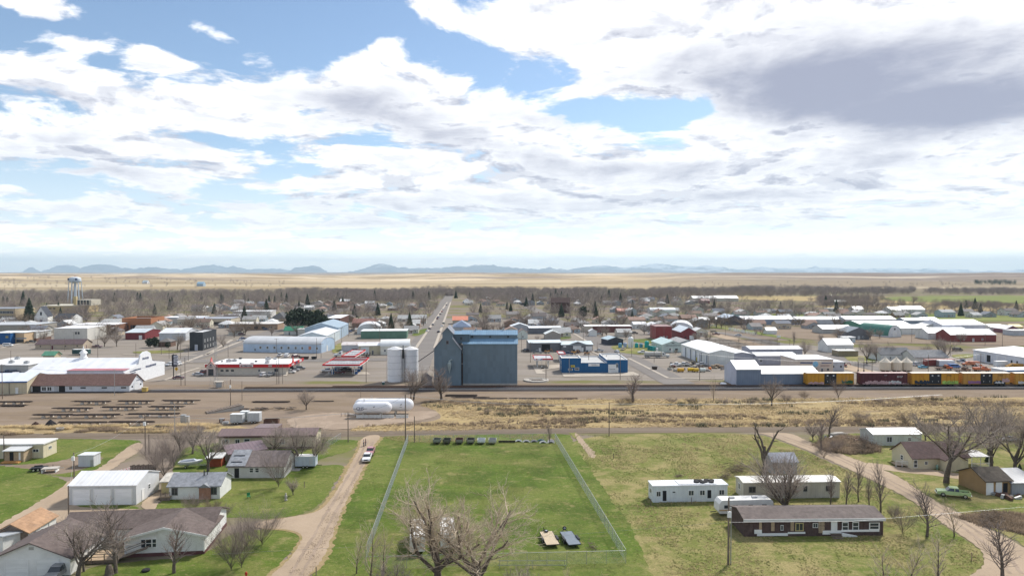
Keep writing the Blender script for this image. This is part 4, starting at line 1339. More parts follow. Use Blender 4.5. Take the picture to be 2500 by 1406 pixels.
def flatbed(label,px,py,head,L,wd,deck,plank=False,spare=True,group=None,name='flatbed_trailer'):
 o=thing(name,label,'trailer',(*G(px,py),.03),R(head),group)
 if plank:
  k=7
  for i in range(k):
   MB().box(-L/2,L/2,-wd/2+wd*i/k+.012,-wd/2+wd*(i+1)/k-.012,.62,.69).build('plank',deck,o)
 else:
  MB().box(-L/2,L/2,-wd/2,wd/2,.62,.69).build('deck',deck,o)
 fb=MB()
 for y in(-wd/2-.05,wd/2):
  fb.box(-L/2,L/2,y,y+.05,.5,.72)
 fb.box(L/2-.05,L/2,-wd/2,wd/2,.4,.61)
 for i in range(4):
  fb.box(-L/2+L*i/4,-L/2+L*i/4+.06,-wd/2,wd/2,.5,.61)
 fb.build('frame',M_BLACK,o)
 tb=MB()
 for sg in(-1,1):
  tb.tube([(L/2,sg*wd*.4,.5),(L/2+1.5,0,.5)],.06,5)
 tb.build('tow_bar',M_BLACK,o)
 MB().cyl(L/2+1.1,.15,.05,1.1,.05,6).build('jack',M_BLACK,o)
 wheels(o,(-.75,.12),wd/2+.18,.36)
 for sg in(-1,1):
  MB().extr([(-1.25,.72),(-1.1,.9),(.45,.9),(.6,.72)],sg*(wd/2+.18)-.16,sg*(wd/2+.18)+.16,'y').build('mudguard',M_BLACK,o)
 if spare:
  q=put('spare_wheel',WHEEL,o,(L/2+(.8 if not plank else-.3),0,.95 if not plank else .85))
  q.rotation_euler=(pi/2*(1 if plank else 0),0,pi/2*(0 if plank else 1))
  put('rim',RIM,q)
 return o
flatbed('flatbed trailer with a pale planked wooden deck inside the fenced field',1341,1322,99,5.6,2.15,mat('pale_deck_planks',(.50,.41,.29),.85,.12,2),True)
flatbed('flatbed trailer with a smooth blue grey steel deck inside the fenced field',1392,1322,101,5.6,2.05,mat('painted_steel_deck',(.155,.185,.22),.5,.1,1))
o=flatbed('low black utility trailer on the bare patch near the steel shed',95,1148,20,3.2,1.8,M_BLACK,spare=False,name='utility_trailer')
o=thing('camper_frame','stripped white trailer chassis beside the black utility trailer','trailer',(*G(126,1151),0),R(14))
MB().box(-1.8,1.4,-1.0,1.0,.75,.95).build('deck',M_CONC,o)
MB().box(-1.7,-1.5,-.9,.9,0,.74).build('support',M_WHITE,o)
MB().box(1.0,1.2,-.9,.9,0,.74).build('support',M_WHITE,o)
MB().box(1.4,2.5,-.06,.06,.7,.82).build('tow_bar',M_STEEL,o)
def boat(label,px,py,head):
 o=thing('motor_boat',label,'boat',(*G(px,py),0),R(head))
 rings=[]
 for x,hw,kz,dz in((-2.6,.95,.72,1.45),(-1.0,1.05,.68,1.45),(.6,1.0,.7,1.5),(1.7,.7,.85,1.6),(2.6,.06,1.25,1.72)):
  rings.append([(x,-hw,dz),(x,-hw*.8,kz+.25),(x,0,kz),(x,hw*.8,kz+.25),(x,hw,dz)])
 MB().loft(rings).build('hull',M_FLAT,o,color=(.62,.64,.66))
 MB().loft([[(-2.3,-.85,1.46),(1.4,-.6,1.5),(1.4,.6,1.5),(-2.3,.85,1.46)],[(-1.8,-.4,1.75),(.7,-.3,1.95),(.7,.3,1.95),(-1.8,.4,1.75)]]).build('cover',M_FLAT,o,color=(.36,.40,.46))
 MB().box(-2.4,3.4,-.5,-.42,.5,.6).build('trailer_beam',M_STEEL,o)
 MB().box(-2.4,3.4,.42,.5,.5,.6).build('trailer_beam',M_STEEL,o)
 wheels(o,(-.9,),.95,.3)
boat('silver motor boat under a grey cover on its trailer by the bare trees',466,1140,8)
o=thing('board_fence','short dark board fence beside the drive at the grey trees','fence',(*G(318,1152),0),R(8))
for k in range(16):
 MB().box(.34*k,.34*k+.3,-.02,.03,.05,1.5+.1*(k%3)).build('board',M_WOODG,o)
for z in(.4,1.2):
 MB().box(0,5.4,.035,.1,z,z+.1).build('rail',M_WOODG,o)
for k in range(5):
 o=thing('ladder_frame','faded red and white ladder-like frame lying behind the long garage, %s'%('nearest the fence','second from the fence','middle one of the five','second from the drive','nearest the drive')[k],'frame',(*G(345-9*k,1146),.05),R(62),'ladder frames behind the garage')
 for y in(-.35,.35):
  MB().box(-2.2,2.2,y-.04,y+.04,.1,.2).build('side_rail',M_WHITE,o)
 for i in range(7):
  MB().box(-2.1+.68*i,-2.02+.68*i,-.31,.31,.11,.19).build('rung',M_RED,o)
o=bld('house','old white house with a patched grey and brown roof half hidden by a bare tree',(556,1167),(694,1166),8.6,2.6,'gable_x',2.2,(.60,.59,.56),(.19,.155,.145),cat='house',over=.35,ops=(
('hole','f',.16,.1,1.0,2.1),('win','f',.42,1.2,.9,1.1,DGREY),('win','f',.52,1.2,.9,1.1,DGREY),('wind','r',.5,1.0,.9,1.3,CREAM)))
sl=sqrt(4.65**2+(2.2*4.65/4.3)**2)
MB().extr([(-.38,2.6),(4.3,4.99),(4.3,5.02),(-.38,2.64)],-6.25,-2.2,'x').build('grey_roof_patch',M_SHING,o,(0,0,.16),color=(.30,.31,.33))
for k in range(2):
 MB().extr([(.6+1.8*k,3.33+.92*k),(.75+1.8*k,3.41+.92*k),(.75+1.8*k,3.47+.92*k),(.6+1.8*k,3.39+.92*k)],-5.6,-3.2,'x').build('roof_batten',M_BLACK,o,(0,0,.02))
bld('shed','open sided shed with a low maroon sheet roof behind the patched roof house',(560,1132),(650,1118),5,2.2,'shed',.9,(.25,.22,.2),(.18,.13,.14),cat='shed',rm=M_RMETAL)
o=bld('mobile_home','long cream home with a maroon metal roof and dark framed windows',(534,1097),(768,1094),7.0,3.4,'gable_x',1.0,CREAM,(.185,.13,.122),M_PAINT,M_RMETAL,cat='house',over=.5,trim=(.12,.07,.06),ops=(
('wind','f',.07,1.3,1.9,1.3,WHITE),('wind','f',.195,1.0,1.2,1.6,WHITE),('win','f',.295,1.3,1.6,1.4,(.6,.75,.75)),('wind','f',.66,1.2,1.4,1.4,WHITE)),base=(.5,(.2,.15,.12)))
MB().extr([(-6.2,3.35),(1.4,3.35),(1.4,4.5),(-4.4,4.5)],4.2,9.0,'y').build('rear_porch_roof',M_RMETAL,o,color=(.185,.13,.125))
box_trailer('cargo_trailer','white tandem axle cargo trailer parked by the bare trees',748,1140,2,4.6,2.2,2.7,(.52,.58,.66))
bld('shed','rust red shed with a white edge standing among the bare trees',(505,1140),(540,1139),3,2.0,'shed',.3,(.30,.07,.03),(.6,.6,.58),cat='shed',rm=M_RMETAL)
o=thing('concrete_slab','broken pale concrete slab at the corner of the patched roof house','slab',(*G(716,1147),.04))
MB().box(-1.6,1.6,-.9,.9,0,.12).build('slab',M_CONC,o)
# -- people and their trucks on the driveway
car('pickup_truck',896,1124,276,'white','white pickup parked on the dirt driveway facing the camera',scale=.96)
car('pickup_truck',904,1109,275,'pink','faded pink pickup parked behind the white one on the driveway',scale=.96)
def person(label,px,py,head,shirt,trousers,arm=0.0):
 """one continuous skinned body, clothes as close shells over it"""
 root=thing('person',label,'person',(*G(px,py),.10),head)
 J={'pelvis':(0,0,.95,.15,.11),'waist':(0,0,1.12,.135,.10),'chest':(0,.01,1.33,.17,.115),'neck':(0,.0,1.50,.06,.06),'chin':(0,-.02,1.58,.07,.075),'head':(0,-.01,1.68,.085,.10),'crown':(0,0,1.77,.06,.07)}
 E=[('pelvis','waist'),('waist','chest'),('chest','neck'),('neck','chin'),('chin','head'),('head','crown')]
 for sg,s in((-1,'l'),(1,'r')):
  J.update({'sh'+s:(sg*.19,0,1.43,.06,.06),'el'+s:(sg*.25,.03-arm*.02,1.15,.045,.045),'wr'+s:(sg*(.25-.1*arm),-.05-.22*arm,.92+.22*arm,.032,.03),'ha'+s:(sg*(.25-.12*arm),-.08-.28*arm,.82+.3*arm,.028,.04),
'hi'+s:(sg*.1,0,.88,.1,.1),'kn'+s:(sg*.12,-.03,.5,.065,.065),'an'+s:(sg*.13,.02,.1,.045,.045),'to'+s:(sg*.15,-.14,.05,.04,.035)})
  E+=[('chest','sh'+s),('sh'+s,'el'+s),('el'+s,'wr'+s),('wr'+s,'ha'+s),('pelvis','hi'+s),('hi'+s,'kn'+s),('kn'+s,'an'+s),('an'+s,'to'+s)]
  for k in range(4):
   J['f%d%s'%(k,s)]=(sg*(.225+.018*k-.12*arm),-.10-.30*arm,.74+.32*arm+.008*abs(k-1.5),.009,.009)
   E.append(('ha'+s,'f%d%s'%(k,s)))
  J['th'+s]=(sg*(.20-.12*arm),-.13-.28*arm,.80+.3*arm,.01,.01)
  E.append(('ha'+s,'th'+s))
 def skin(name,keys,grow_r,m,color=None):
  ks=[k for k in J if keys is None or k in keys]
  idx={k:i for i,k in enumerate(ks)}
  me=bpy.data.meshes.new(name)
  me.from_pydata([J[k][:3]for k in ks],[(idx[p],idx[q])for p,q in E if p in idx and q in idx],[])
  ob=bpy.data.objects.new(name,me)
  COL.objects.link(ob)
  md=ob.modifiers.new('skin','SKIN')
  for i,k in enumerate(ks):
   sv=me.skin_vertices[0].data[i]
   sv.radius=(J[k][3]+grow_r,J[k][4]+grow_r)
   sv.use_root=i==0
  ob.modifiers.new('sub','SUBSURF').levels=1
  ob.modifiers['sub'].render_levels=1
  me.materials.append(m)
  ob.parent=root
  if color:
   ob.color=(*color,1)
  return ob
 skin('body',None,0,mat('skin',(.42,.24,.17),.6,.05))
 skin('shirt',('waist','chest','shl','shr','ell','elr'),.018,M_FLAT,shirt)
 skin('trousers',('pelvis','hil','hir','knl','knr','anl','anr'),.016,M_FLAT,trousers)
 MB().lathe([(.02,1.63),(.095,1.66),(.105,1.73),(.085,1.79),(.02,1.82)],10,0,.012).build('hair',M_FLAT,root,color=(.06,.04,.03),smooth=True)
 f=MB()
 for sg in(-1,1):
  f.box(sg*.035-.013,sg*.035+.013,-.115,-.098,1.685,1.70)
 f.build('eye',M_BLACKP,root)
 MB().extr([(-.016,1.64),(.016,1.64),(0,1.69)],-.125,-.095,'y').build('nose',MATS['skin'],root)
 MB().box(-.025,.025,-.1,-.09,1.608,1.618).build('mouth',M_RED,root)
 for sg in(-1,1):
  MB().box(sg*.09-.01,sg*.09+.01,-.02,.02,1.64,1.70).build('ear',MATS['skin'],root)
  MB().loft([[(sg*.14-.055,.07,0),(sg*.14+.055,.07,0),(sg*.16+.055,-.2,0),(sg*.16-.055,-.2,0)],[(sg*.14-.04,.05,.12),(sg*.14+.04,.05,.12),(sg*.155+.045,-.17,.07),(sg*.155-.045,-.17,.07)]]).build('shoe',M_BLACK,root)
person('person in a pale shirt and dark trousers standing on the driveway',888,1090,R(75),(.42,.42,.45),(.05,.06,.09),.6)
person('person in a navy top standing beside the other on the driveway',892.5,1088,R(-60),(.03,.04,.08),(.07,.09,.14),0)
# -- fenced field
M_WIRE=mat('chain_link_wire',(.40,.44,.45),rough=.5,var=.05,metal=.3)
def chain_fence(label,a,b,h=2.15,gap=3.0,pitch=.2,wire=.005):
 p,q=np.array(G(*a)),np.array(G(*b))
 L=np.linalg.norm(q-p)
 o=thing('chain_link_fence',label,'fence',(*p,.05),atan2(*(q-p)[::-1]),'chain link fence around the field')
 k=int(round(L/gap))
 pm=MB().cyl(0,0,0,h+.05,.035,6).mesh('post',M_STEEL)
 for i in range(k+1):
  put('post',pm,o,(L*i/k,0,0))
 MB().tube([(0,0,h),(L,0,h)],.03,5).build('top_rail',M_STEEL,o)
 w=Wood()
 n=int(L/pitch)
 hh=h-.1
 for i in range(n):
  x=i*pitch
  for sg in(0,1):
   x0,x1=(x,min(x+hh,L))if sg==0 else(x,max(x-hh,0))
   z1=abs(x1-x)
   if z1>.05:
    w.tube([(x0,0,.05),(x1,0,.05+z1)],[wire,wire],3)
 put('wire_mesh',w.mesh('wire_mesh',M_WIRE),o,kind='stuff')
 return o
chain_fence('western run of chain link fence beside the dirt driveway',(893,1368),(996,1080))
chain_fence('chain link fence along the back of the field behind the row of truck beds',(996,1080),(1355,1077))
chain_fence('eastern run of chain link fence beside the rough grass',(1355,1077),(1528,1375))
chain_fence('front run of chain link fence below the two flatbed trailers',(1528,1375),(893,1390),h=2.0)
chain_fence('short fence around the grass corner beside the driveway entrance',(790,1098),(832,1072),h=1.6)
o=thing('pipe_stand','two pale horizontal pipes lying before the front fence','pipes',(*G(1300,1388),.1))
for y in(0,1.6):
 MB().tube([(-5.2,y,.5),(5.2,y,.5)],.04,5).build('pipe',M_STEEL,o)
 for x in(-5,0,5):
  MB().cyl(x,y,0,.46,.04,6).build('foot',M_STEEL,o)
def truck_bed(label,px,colour,cap,group='truck beds along the back fence'):
 """a pickup box taken off its truck, tailgate towards the camera"""
 o=thing('truck_bed',label,'truck bed',(*G(px,1085),.06),rnd.uniform(-.08,.08),group)
 mb=MB()
 for sg in(-1,1):
  mb.extr([(0,.45),(.45,.45),(.6,.85),(1.2,.85),(1.35,.45),(2.2,.45),(2.2,1.25),(0,1.25)],sg*.95-.05,sg*.95+.05,'x')
 mb.box(-.9,.9,2.12,2.2,.6,1.25)
 mb.build('side_panels',M_CAR,o,color=colour)
 MB().box(-.9,.9,.06,2.1,.58,.64).build('floor',M_BLACK,o)
 MB().box(-.9,.9,-.04,.05,.62,1.22).build('tailgate',M_CAR,o,color=cap)
 MB().box(-.98,.98,-.14,-.045,.42,.56).build('bumper',M_CHROME if colour[0]>.4 else M_BLACK,o)
 for x in(-.6,.45):
  MB().box(x,x+.15,.2,2.0,.06,.57).build('skid',M_WOODG,o)
for px,c,t,lab in((1066,(.13,.15,.13),(.22,.24,.2),'dull green truck bed at the western end of the row by the back fence'),
(1090,(.05,.05,.045),(.10,.10,.085),'dark rusty truck bed next to the dull green one'),
(1121,(.10,.02,.025),(.2,.19,.17),'dark maroon truck bed with a pale tailgate in the row'),
(1148,(.05,.05,.05),(.26,.25,.21),'black sided truck bed with a tan tailgate in the row'),
(1175,(.66,.68,.70),(.66,.68,.70),'white truck bed in the row by the back fence'),
(1202,(.42,.42,.42),(.40,.40,.40),'silver grey truck bed with a dark inside at the row end')):
 truck_bed(lab,px,c,t)
for k in range(12):
 o=thing('salvaged_part','small black part standing in the line between the truck beds and the bumpers','car part',(*G(1219+k*3.4,1081),.06),rnd.uniform(-.5,.5),'black parts lined up by the back fence')
 q=put('ring',WHEEL,o,(0,0,.34),scale=(.8,.7,.8))
def bumper(label,px,py,colour):
 o=thing('car_bumper',label,'bumper',(*G(px,py),.06),rnd.uniform(-.06,.06),'bumpers laid out by the back fence')
 n=9
 up,lo=[],[]
 for i in range(n):
  t=-1+2*i/(n-1)
  up.append((t*.95,.55*(1-t*t),.62-.28*abs(t)**3))
  lo.append((t*.88,.55*(1-t*t)-.12,.05 if abs(t)>.8 else .25))
 mb=MB()
 for i in range(n-1):
  mb.loft([[up[i],(up[i][0],up[i][1]+.25,up[i][2]-.02),(lo[i][0],lo[i][1]+.3,lo[i][2]),lo[i]],[up[i+1],(up[i+1][0],up[i+1][1]+.25,up[i+1][2]-.02),(lo[i+1][0],lo[i+1][1]+.3,lo[i+1][2]),lo[i+1]]])
 mb.build('shell',M_CAR,o,color=colour)
 MB().box(-.62,.62,.35,.42,.08,.36).build('grille_opening',M_BLACK,o)
for px,py,c,lab in((1266,1080,WHITE,'white bumper shell next to the black parts'),(1285,1081,(.62,.6,.6),'pale bumper shell second from the black parts'),(1304,1081,(.35,.33,.36),'grey bumper shell in the middle of the line'),
(1321,1079,(.05,.16,.17),'dark teal bumper shell behind the white ones'),(1326,1083,WHITE,'white bumper shell in front of the teal one'),(1345,1083,(.7,.68,.68),'white bumper shell nearest the fence corner'),(1345,1079.5,(.5,.42,.42),'pinkish bumper shell against the fence corner')):
 bumper(lab,px,py,c)
def camper(label,px,py,head,L,wd,hh,name='travel_trailer',stripe=None,ac=True,group=None):
 o=thing(name,label,'travel trailer',(*G(px,py),.04),R(head),group)
 prof=[(-L/2,.55),(L/2-.25,.55),(L/2,1.0),(L/2-.1,hh-.7),(L/2-.6,hh-.05),(L/2-.9,hh),(-L/2+.5,hh),(-L/2+.12,hh-.3),(-L/2,hh-.8)]
 MB().extr(prof,-wd/2,wd/2,'y').build('body',M_FLAT,o,color=(.70,.69,.66))
 if stripe:
  MB().box(-L/2+.05,L/2-.1,-wd/2-.012,wd/2+.012,1.05,1.3).build('stripe',M_FLAT,o,color=stripe)
 for x in(-L*.33,-L*.08,L*.2,L*.36):
  for sg in(-1,1):
   q=put('window',unit('pane'),o,(x,sg*wd/2,1.5),rz=0 if sg<0 else pi,scale=(.95,1,.65))
 q=put('window',unit('pane'),o,(-L/2,0,1.5),rz=-pi/2,scale=(1.1,1,.6))
 for x in((-L*.2,L*.22)if ac else(-L*.1,)):
  MB().box(x-.45,x+.45,-.35,.35,hh+.004,hh+.3).build('roof_vent',M_FLAT,o,color=(.5,.5,.5))
 MB().box(L/2,L/2+1.1,-.07,.07,.5,.62).build('tow_bar',M_BLACK,o)
 wheels(o,(-.9,-.1),wd/2-.08,.34)
 return o
camper('weathered white travel trailer seen end on behind the big bare tree, west of its trunk',1020,1330,97,8.2,2.4,3.1)
camper('weathered white travel trailer behind the big bare tree with the trunk before it',1092,1322,97,7.6,2.4,3.0)
# -- rough grass with old trailers (east side)
GL=(('wind',DGREY),)
o=bld('mobile_home','white single wide trailer with old tyres scattered on its roof',(1594,1227),(1776,1223),3.3,3.1,'flat',0,(.62,.66,.68),(.66,.68,.70),M_METAL,M_RMETAL,cat='mobile home',over=.12,ops=(
('wind','f',.075,1.2,.9,1.1,WHITE),('hole','f',.155,.35,.75,2.0),('pane','f',.28,1.9,.6,.25),('wind','f',.51,1.25,1.15,1.1,WHITE),('wind','f',.66,1.25,1.1,1.1,WHITE),('hole','f',.755,.7,.75,1.6),('wind','f',.92,1.25,1.15,1.1,WHITE),('wind','l',.5,1.3,1.4,1.1,WHITE)))
MB().box(-2.2,5.3,.2,3.1,3.39,3.5).build('roof_overlay',M_RMETAL,o,color=(.7,.71,.72))
TY=MB().lathe([(.28,0),(.5,0),(.56,.1),(.5,.22),(.28,.22)],14).mesh('tyre',M_TYRE)
for i,(x,y)in enumerate(((1.6,1.2),(1.9,2.1),(2.7,.9),(2.6,1.9),(3.4,1.3),(4.0,2.2),(4.5,1.0),(4.9,1.9))):
 q=put('roof_tyre',TY,None,tuple(o.matrix_basis@Vector((x,y,3.51))))
 tag(q,'old black tyre lying flat on the roof of the white single wide trailer','tyre','tyres on the trailer roof')
o=bld('mobile_home','long beige trailer behind the many stemmed bare tree',(1815,1218),(2050,1215),4.2,3.2,'gable_x',.35,(.52,.49,.42),(.60,.58,.53),M_METAL,M_RMETAL,cat='mobile home',over=.2,ops=(
('wind','f',.09,1.3,1.4,1.2,DGREY),('wind','f',.36,1.4,1.0,1.1,DGREY),('wind','f',.52,1.4,1.2,1.1,DGREY),('wind','f',.64,1.4,.8,1.1,DGREY),('wind','f',.88,1.4,1.0,1.1,DGREY),('wind','l',.5,1.3,1.2,1.3,WHITE)))
camper('white travel trailer with a tan stripe between the two old trailer homes',1815,1254,184,10.4,2.5,3.0,stripe=(.48,.33,.18))
o=bld('mobile_home','derelict brown panelled trailer home with a patchy roof and white skirting',(1817,1310),(2156,1307),6.4,3.0,'gable_x',.8,(.085,.055,.050),(.145,.118,.108),mat('brown_panelling',objcol=True,rough=.8,var=.3,scale=1.2,bump='ribs',period=.4,stain=(.8,(.20,.17,.14),.4,.58)),M_SHING,cat='mobile home',over=.25,trim=(.6,.6,.6),ops=(
('wind','f',.27,1.1,.5,.9,WHITE),('wind','f',.395,.95,1.4,1.4,(.5,.42,.2)),('wind','f',.51,1.5,.9,.8,WHITE),('door','f',.645,.75,.95,1.9),('win','f',.725,.85,1.1,1.6),('win','f',.80,.85,1.1,1.6),('win','f',.935,1.1,1.8,1.2)))
wd=o.children[0].dimensions.x if o.children[0].dimensions.x else 22
for x0,x1,z0,z1 in((.05,.105,.55,1.25),(.07,.30,.18,.62),(.30,.43,.5,.8),(.56,.70,.35,1.0),(.70,.985,.75,1.1)):
 MB().box(-11.4+23*x0,-11.4+23*x1,-.09,-.003,z0,z1).build('skirting_panel',M_WHITE,o)
for x0,x1 in((.085,.105),(.175,.20),(.32,.345)):
 MB().box(-11.4+23*x0,-11.4+23*x1,-.06,-.003,1.0,2.5).build('bare_stud_strip',M_WOODT,o)
MB().box(-11.4+23*.53,-11.4+23*.575,-.06,-.003,.6,2.9).build('torn_insulation',mat('torn_insulation',(.34,.26,.18),.95,.5,3),o)
MB().box(-11.7,-11.5,.1,6.2,.3,1.1).build('end_skirting',M_WHITE,o)
for k in range(3):
 MB().box(2.6,4.4,-.7-.4*k,-.32-.4*k,.55-.2*k,.62-.2*k).build('step',M_WOODG,o)
MB().extr([(4.6,.05),(7.2,.05),(7.2,.2),(4.6,.75)],-.6,-.3,'y').build('fallen_panel',M_WHITE,o)
car('pickup_truck',2326,1212,158,'lime','old pale green pickup parked on the grass beside the wide trunk',scale=1.05)
o=bld('shed','old shed with a brown shingle roof and white doors in front',(2406,1209),(2466,1206),7.2,2.9,'gable_x',1.7,(.34,.22,.11),(.085,.07,.055),cat='shed',over=.35,rz=R(6),ops=(
('door','f',.16,.1,1.4,2.4),('door','f',.52,.1,1.2,2.4),('hole','f',.78,.1,1.0,2.3)))
bld('shed','grey corrugated lean-to beyond the brown shingled shed',(2470,1208),(2540,1206),6,2.4,'shed',1.0,(.30,.31,.33),(.33,.34,.36),M_METAL,M_RMETAL,cat='shed',rz=R(4))
o=bld('house','pale yellow house with a brown roof behind the thick forked tree',(2228,1146),(2364,1143),7.6,2.7,'gable_x',2.6,(.62,.56,.40),(.115,.075,.07),cat='house',over=.4,ops=(
('win','f',.05,.4,.9,1.9,DGREY),('win','f',.24,1.1,.8,.7),('win','f',.72,.8,.8,1.4),('win','l',.5,1.2,1.0,1.2)))
MB().extr([(0,0),(4.6,0),(4.6,2.6),(2.3,3.9),(0,2.6)],-2.2,-.01,'y').build('front_bay',M_PAINT,o,(-.4,0,0),color=(.62,.56,.40))
MB().extr([(-.35,2.42),(2.3,3.95),(4.95,2.42),(4.95,2.62),(2.3,4.15),(-.35,2.62)],-2.55,3.4,'y').build('bay_roof',M_SHING,o,(-.4,0,.02),color=(.115,.075,.07))
o2=thing('deck','white railed deck in front of the pale yellow house','deck',(*G(2204,1137),.02),R(-8))
MB().box(-2.0,3.4,-1.2,1.6,.35,.45).build('floor_boards',M_WOODT,o2)
for x in(-2.0,-.7,.6,1.9,3.2):
 MB().box(x,x+.09,-1.3,-1.21,.1,1.4).build('post',M_WHITE,o2)
MB().box(-2.0,3.3,-1.29,-1.22,1.41,1.5).build('rail',M_WHITE,o2)
for k in range(24):
 MB().box(-1.95+.22*k,-1.91+.22*k,-1.27,-1.23,.46,1.4).build('baluster',M_WHITE,o2)
o2=thing('carport','open porch with white railings at the end of the pale yellow house','porch',(*G(2392,1140),.02),R(2))
MB().extr([(0,2.3),(4.6,2.7),(4.6,2.82),(0,2.42)],-2.0,2.4,'x').build('roof',M_RMETAL,o2,color=(.33,.33,.34))
for x in(-1.9,.2,2.2):
 MB().box(x,x+.12,.05,.17,0,2.3).build('post',M_WHITE,o2)
MB().box(-2.0,2.4,.02,.09,.9,.98).build('rail',M_WHITE,o2)
for k in range(18):
 MB().box(-1.95+.24*k,-1.9+.24*k,.03,.07,.12,.89).build('baluster',M_WHITE,o2)
o2=thing('gas_bottle','small pale green gas bottle by the wall of the pale yellow house','gas bottle',(*G(2288,1146),.02))
MB().lathe([(.1,0),(.25,.08),(.26,.9),(.2,1.05),(.06,1.12)],10).build('bottle',mat('pale_green_enamel',(.25,.4,.33),.4,.05),o2,smooth=True)
o=bld('mobile_home','white and grey trailer home behind the brush pile',(2132,1088),(2250,1087),6.4,2.9,'gable_x',.9,(.52,.56,.52),(.70,.70,.70),M_METAL,M_RMETAL,cat='mobile home',over=.25,ops=(
('wind','f',.33,.9,1.5,1.5,(.5,.52,.6)),('win','f',.75,1.2,1.0,.9,DGREY)))
MB().cyl(-4.6,3.4,3.5,4.5,.09,6).build('vent_pipe',M_BLACK,o)
o=bld('shed','small grey shed under a sheet of tarpaulin among the brush',(1886,1158),(1946,1157),4.4,2.8,'gable_x',1.4,(.40,.42,.44),(.33,.34,.38),cat='shed',over=.3,ops=(('pane','f',.6,1.2,.6,.6),('hole','f',.68,.1,1.1,2.1)))
car('sedan',2464,1077,170,'silver','silver car parked under the eastern trees',scale=.9)
car('pickup_truck',2492,1203,185,'teal','old teal pickup beside the grey corrugated lean-to',scale=.9)
o=thing('boat_hull','bleached upturned boat among the junk by the white trailer home','boat',(*G(2050,1063),.1),R(12))
MB().loft([[(x,-q,0),(x,-q*.7,zz),(x,q*.7,zz),(x,q,0)]for x,q,zz in((-2.6,.8,.6),(-1,1.0,.8),(1,.9,.75),(2.6,.1,.3))]).build('hull',M_CONC,o)
for i,(px,py,s)in enumerate(((2075,1072,1.4),(2098,1078,1.1),(2030,1070,1.0),(2470,1216,1.2),(2448,1212,1.0))):
 o=thing('scrap_heap',('low heap of grey scrap near the bleached boat','grey scrap heap against the white trailer home','flat scrap heap beside the gravel road bend','dark scrap heap at the foot of the lean-to','scrap heap by the shed doors')[i],'scrap heap',(*G(px,py),.03))
 for k in range(7):
  x,y=rnd.uniform(-1.6,1.6)*s,rnd.uniform(-.8,.8)*s
  q=MB().box(-.6*s,.6*s,-.25,.25,0,rnd.uniform(.2,.8)).build('scrap_piece',(M_RUST,M_STEEL,M_WOODG)[k%3],o,(x,y,0))
  q.rotation_euler=(rnd.uniform(-.2,.2),rnd.uniform(-.3,.3),rnd.uniform(0,3))
def brush_pile(label,px,py,s,n=160,z=.03,name='brush_pile'):
 o=thing(name,label,'brush pile',(*G(px,py),z),rnd.uniform(0,3))
 w=Wood()
 r=np.random.default_rng(int(px))
 for i in range(n):
  a=r.uniform(0,6.28)
  c=r.normal(0,.5*s,3)*(1.4,.8,0)+(0,0,abs(r.normal(0,.35*s)))
  d=np.array([cos(a),sin(a),r.normal(0,.35)])*r.uniform(.5,1.4)*s*.7
  w.tube([c-d*.5,c+d*.1+r.normal(0,.08,3),c+d*.5],[.035,.025,.008],3)
 put('sticks',w.mesh('sticks',M_SCRUB),o,kind='stuff')
brush_pile('tangled brush pile beside the white trailer home',2110,1100,3.4,300)
brush_pile('long brush pile below the old dead tree',1800,1150,2.6,200)
brush_pile('low heap of sticks in the grass by the long beige trailer',1770,1168,1.6,120)
brush_pile('small heap of weeds and sticks in the rough grass',1657,1164,1.0,70)
brush_pile('scatter of broken boards at the corner of the fence',1445,1337,1.0,50)
brush_pile('dark brush in the scrub by the gravel road',2420,1276,2.4,260)
for px,py,lab in((1589,1234,'short wooden post in the grass at the end of the white trailer'),(1688,1230,'thin grey post in front of the white trailer'),(2372,1368,'short orange tipped marker post beside the gravel road'),(1498,1120,'lone dark post in the green grass'),(743,1190,'dark metal post on the lawn beside the small bare tree'),(772,1404,'thin wooden post at the edge of the dirt driveway')):
 o=thing('marker_post',lab,'post',(*G(px,py),.02))
 MB().box(-.06,.06,-.06,.06,0,1.3).build('stake',M_WOODG if 'orange' not in lab else M_WOODT,o)
# -- railway
TRK=R(1.1)
def track(label,px,py,x0,x1,ballast=3.6,z=.45,main=True):
 c=G(px,py)
 o=thing('railway_track',label,'railway track',(*c,.02),TRK)
 if ballast:
  h=ballast/2
  MB().extr([(-h-.6,0),(h+.6,0),(h,z-.14),(-h,z-.14)],x0,x1,'x').build('ballast',S_BALL,o)
 for y in(-.72,.72):
  MB().box(x0,x1,y-.04,y+.04,z+.02,z+.2).build('rail',M_RUST if not main else M_STEEL,o)
 k=int((x1-x0)/.62)
 t=np.empty((k,2))
 t[:,0]=x0+.62*np.arange(k)+.3
 t[:,1]=0
 tv,tf=arrays(MB().box(-.12,.12,-1.28,1.28,z-.15,z+.015).mesh('t',None))
 V=np.concatenate([tv+(q[0],q[1],0)for q in t])
 Fc=np.concatenate([tf+i*len(tv)for i in range(k)])
 put('tie',tri_mesh('ties',V,Fc,M_WOODG),o,kind='stuff')
 return o
track('main railway track along the edge of the town',1250,952.5,-330,420)
track('second railway track beside the elevators',1250,945.0,-70,420,main=False)
track('short spur track behind the bare bush near the fuel station',820,948.5,-35,62,ballast=2.6,main=False)
YEL,MAR=(.55,.27,.022),(.095,.022,.028)
M_BOXY=mat('boxcar_sheet',objcol=True,rough=.55,var=.08,scale=.4,bump='ribs',period=1.5,stain=(.5,(.20,.12,.07),.35,.58))
M_SPRAY=[mat('spray_'+k,c,.6,.35,3.0)for k,c in(('navy',(.02,.035,.06)),('green',(.02,.12,.05)),('purple',(.30,.14,.28)),('white',(.6,.6,.58)),('lime',(.42,.62,.12)),('pink',(.55,.36,.36)),('black',(.02,.02,.025)))]
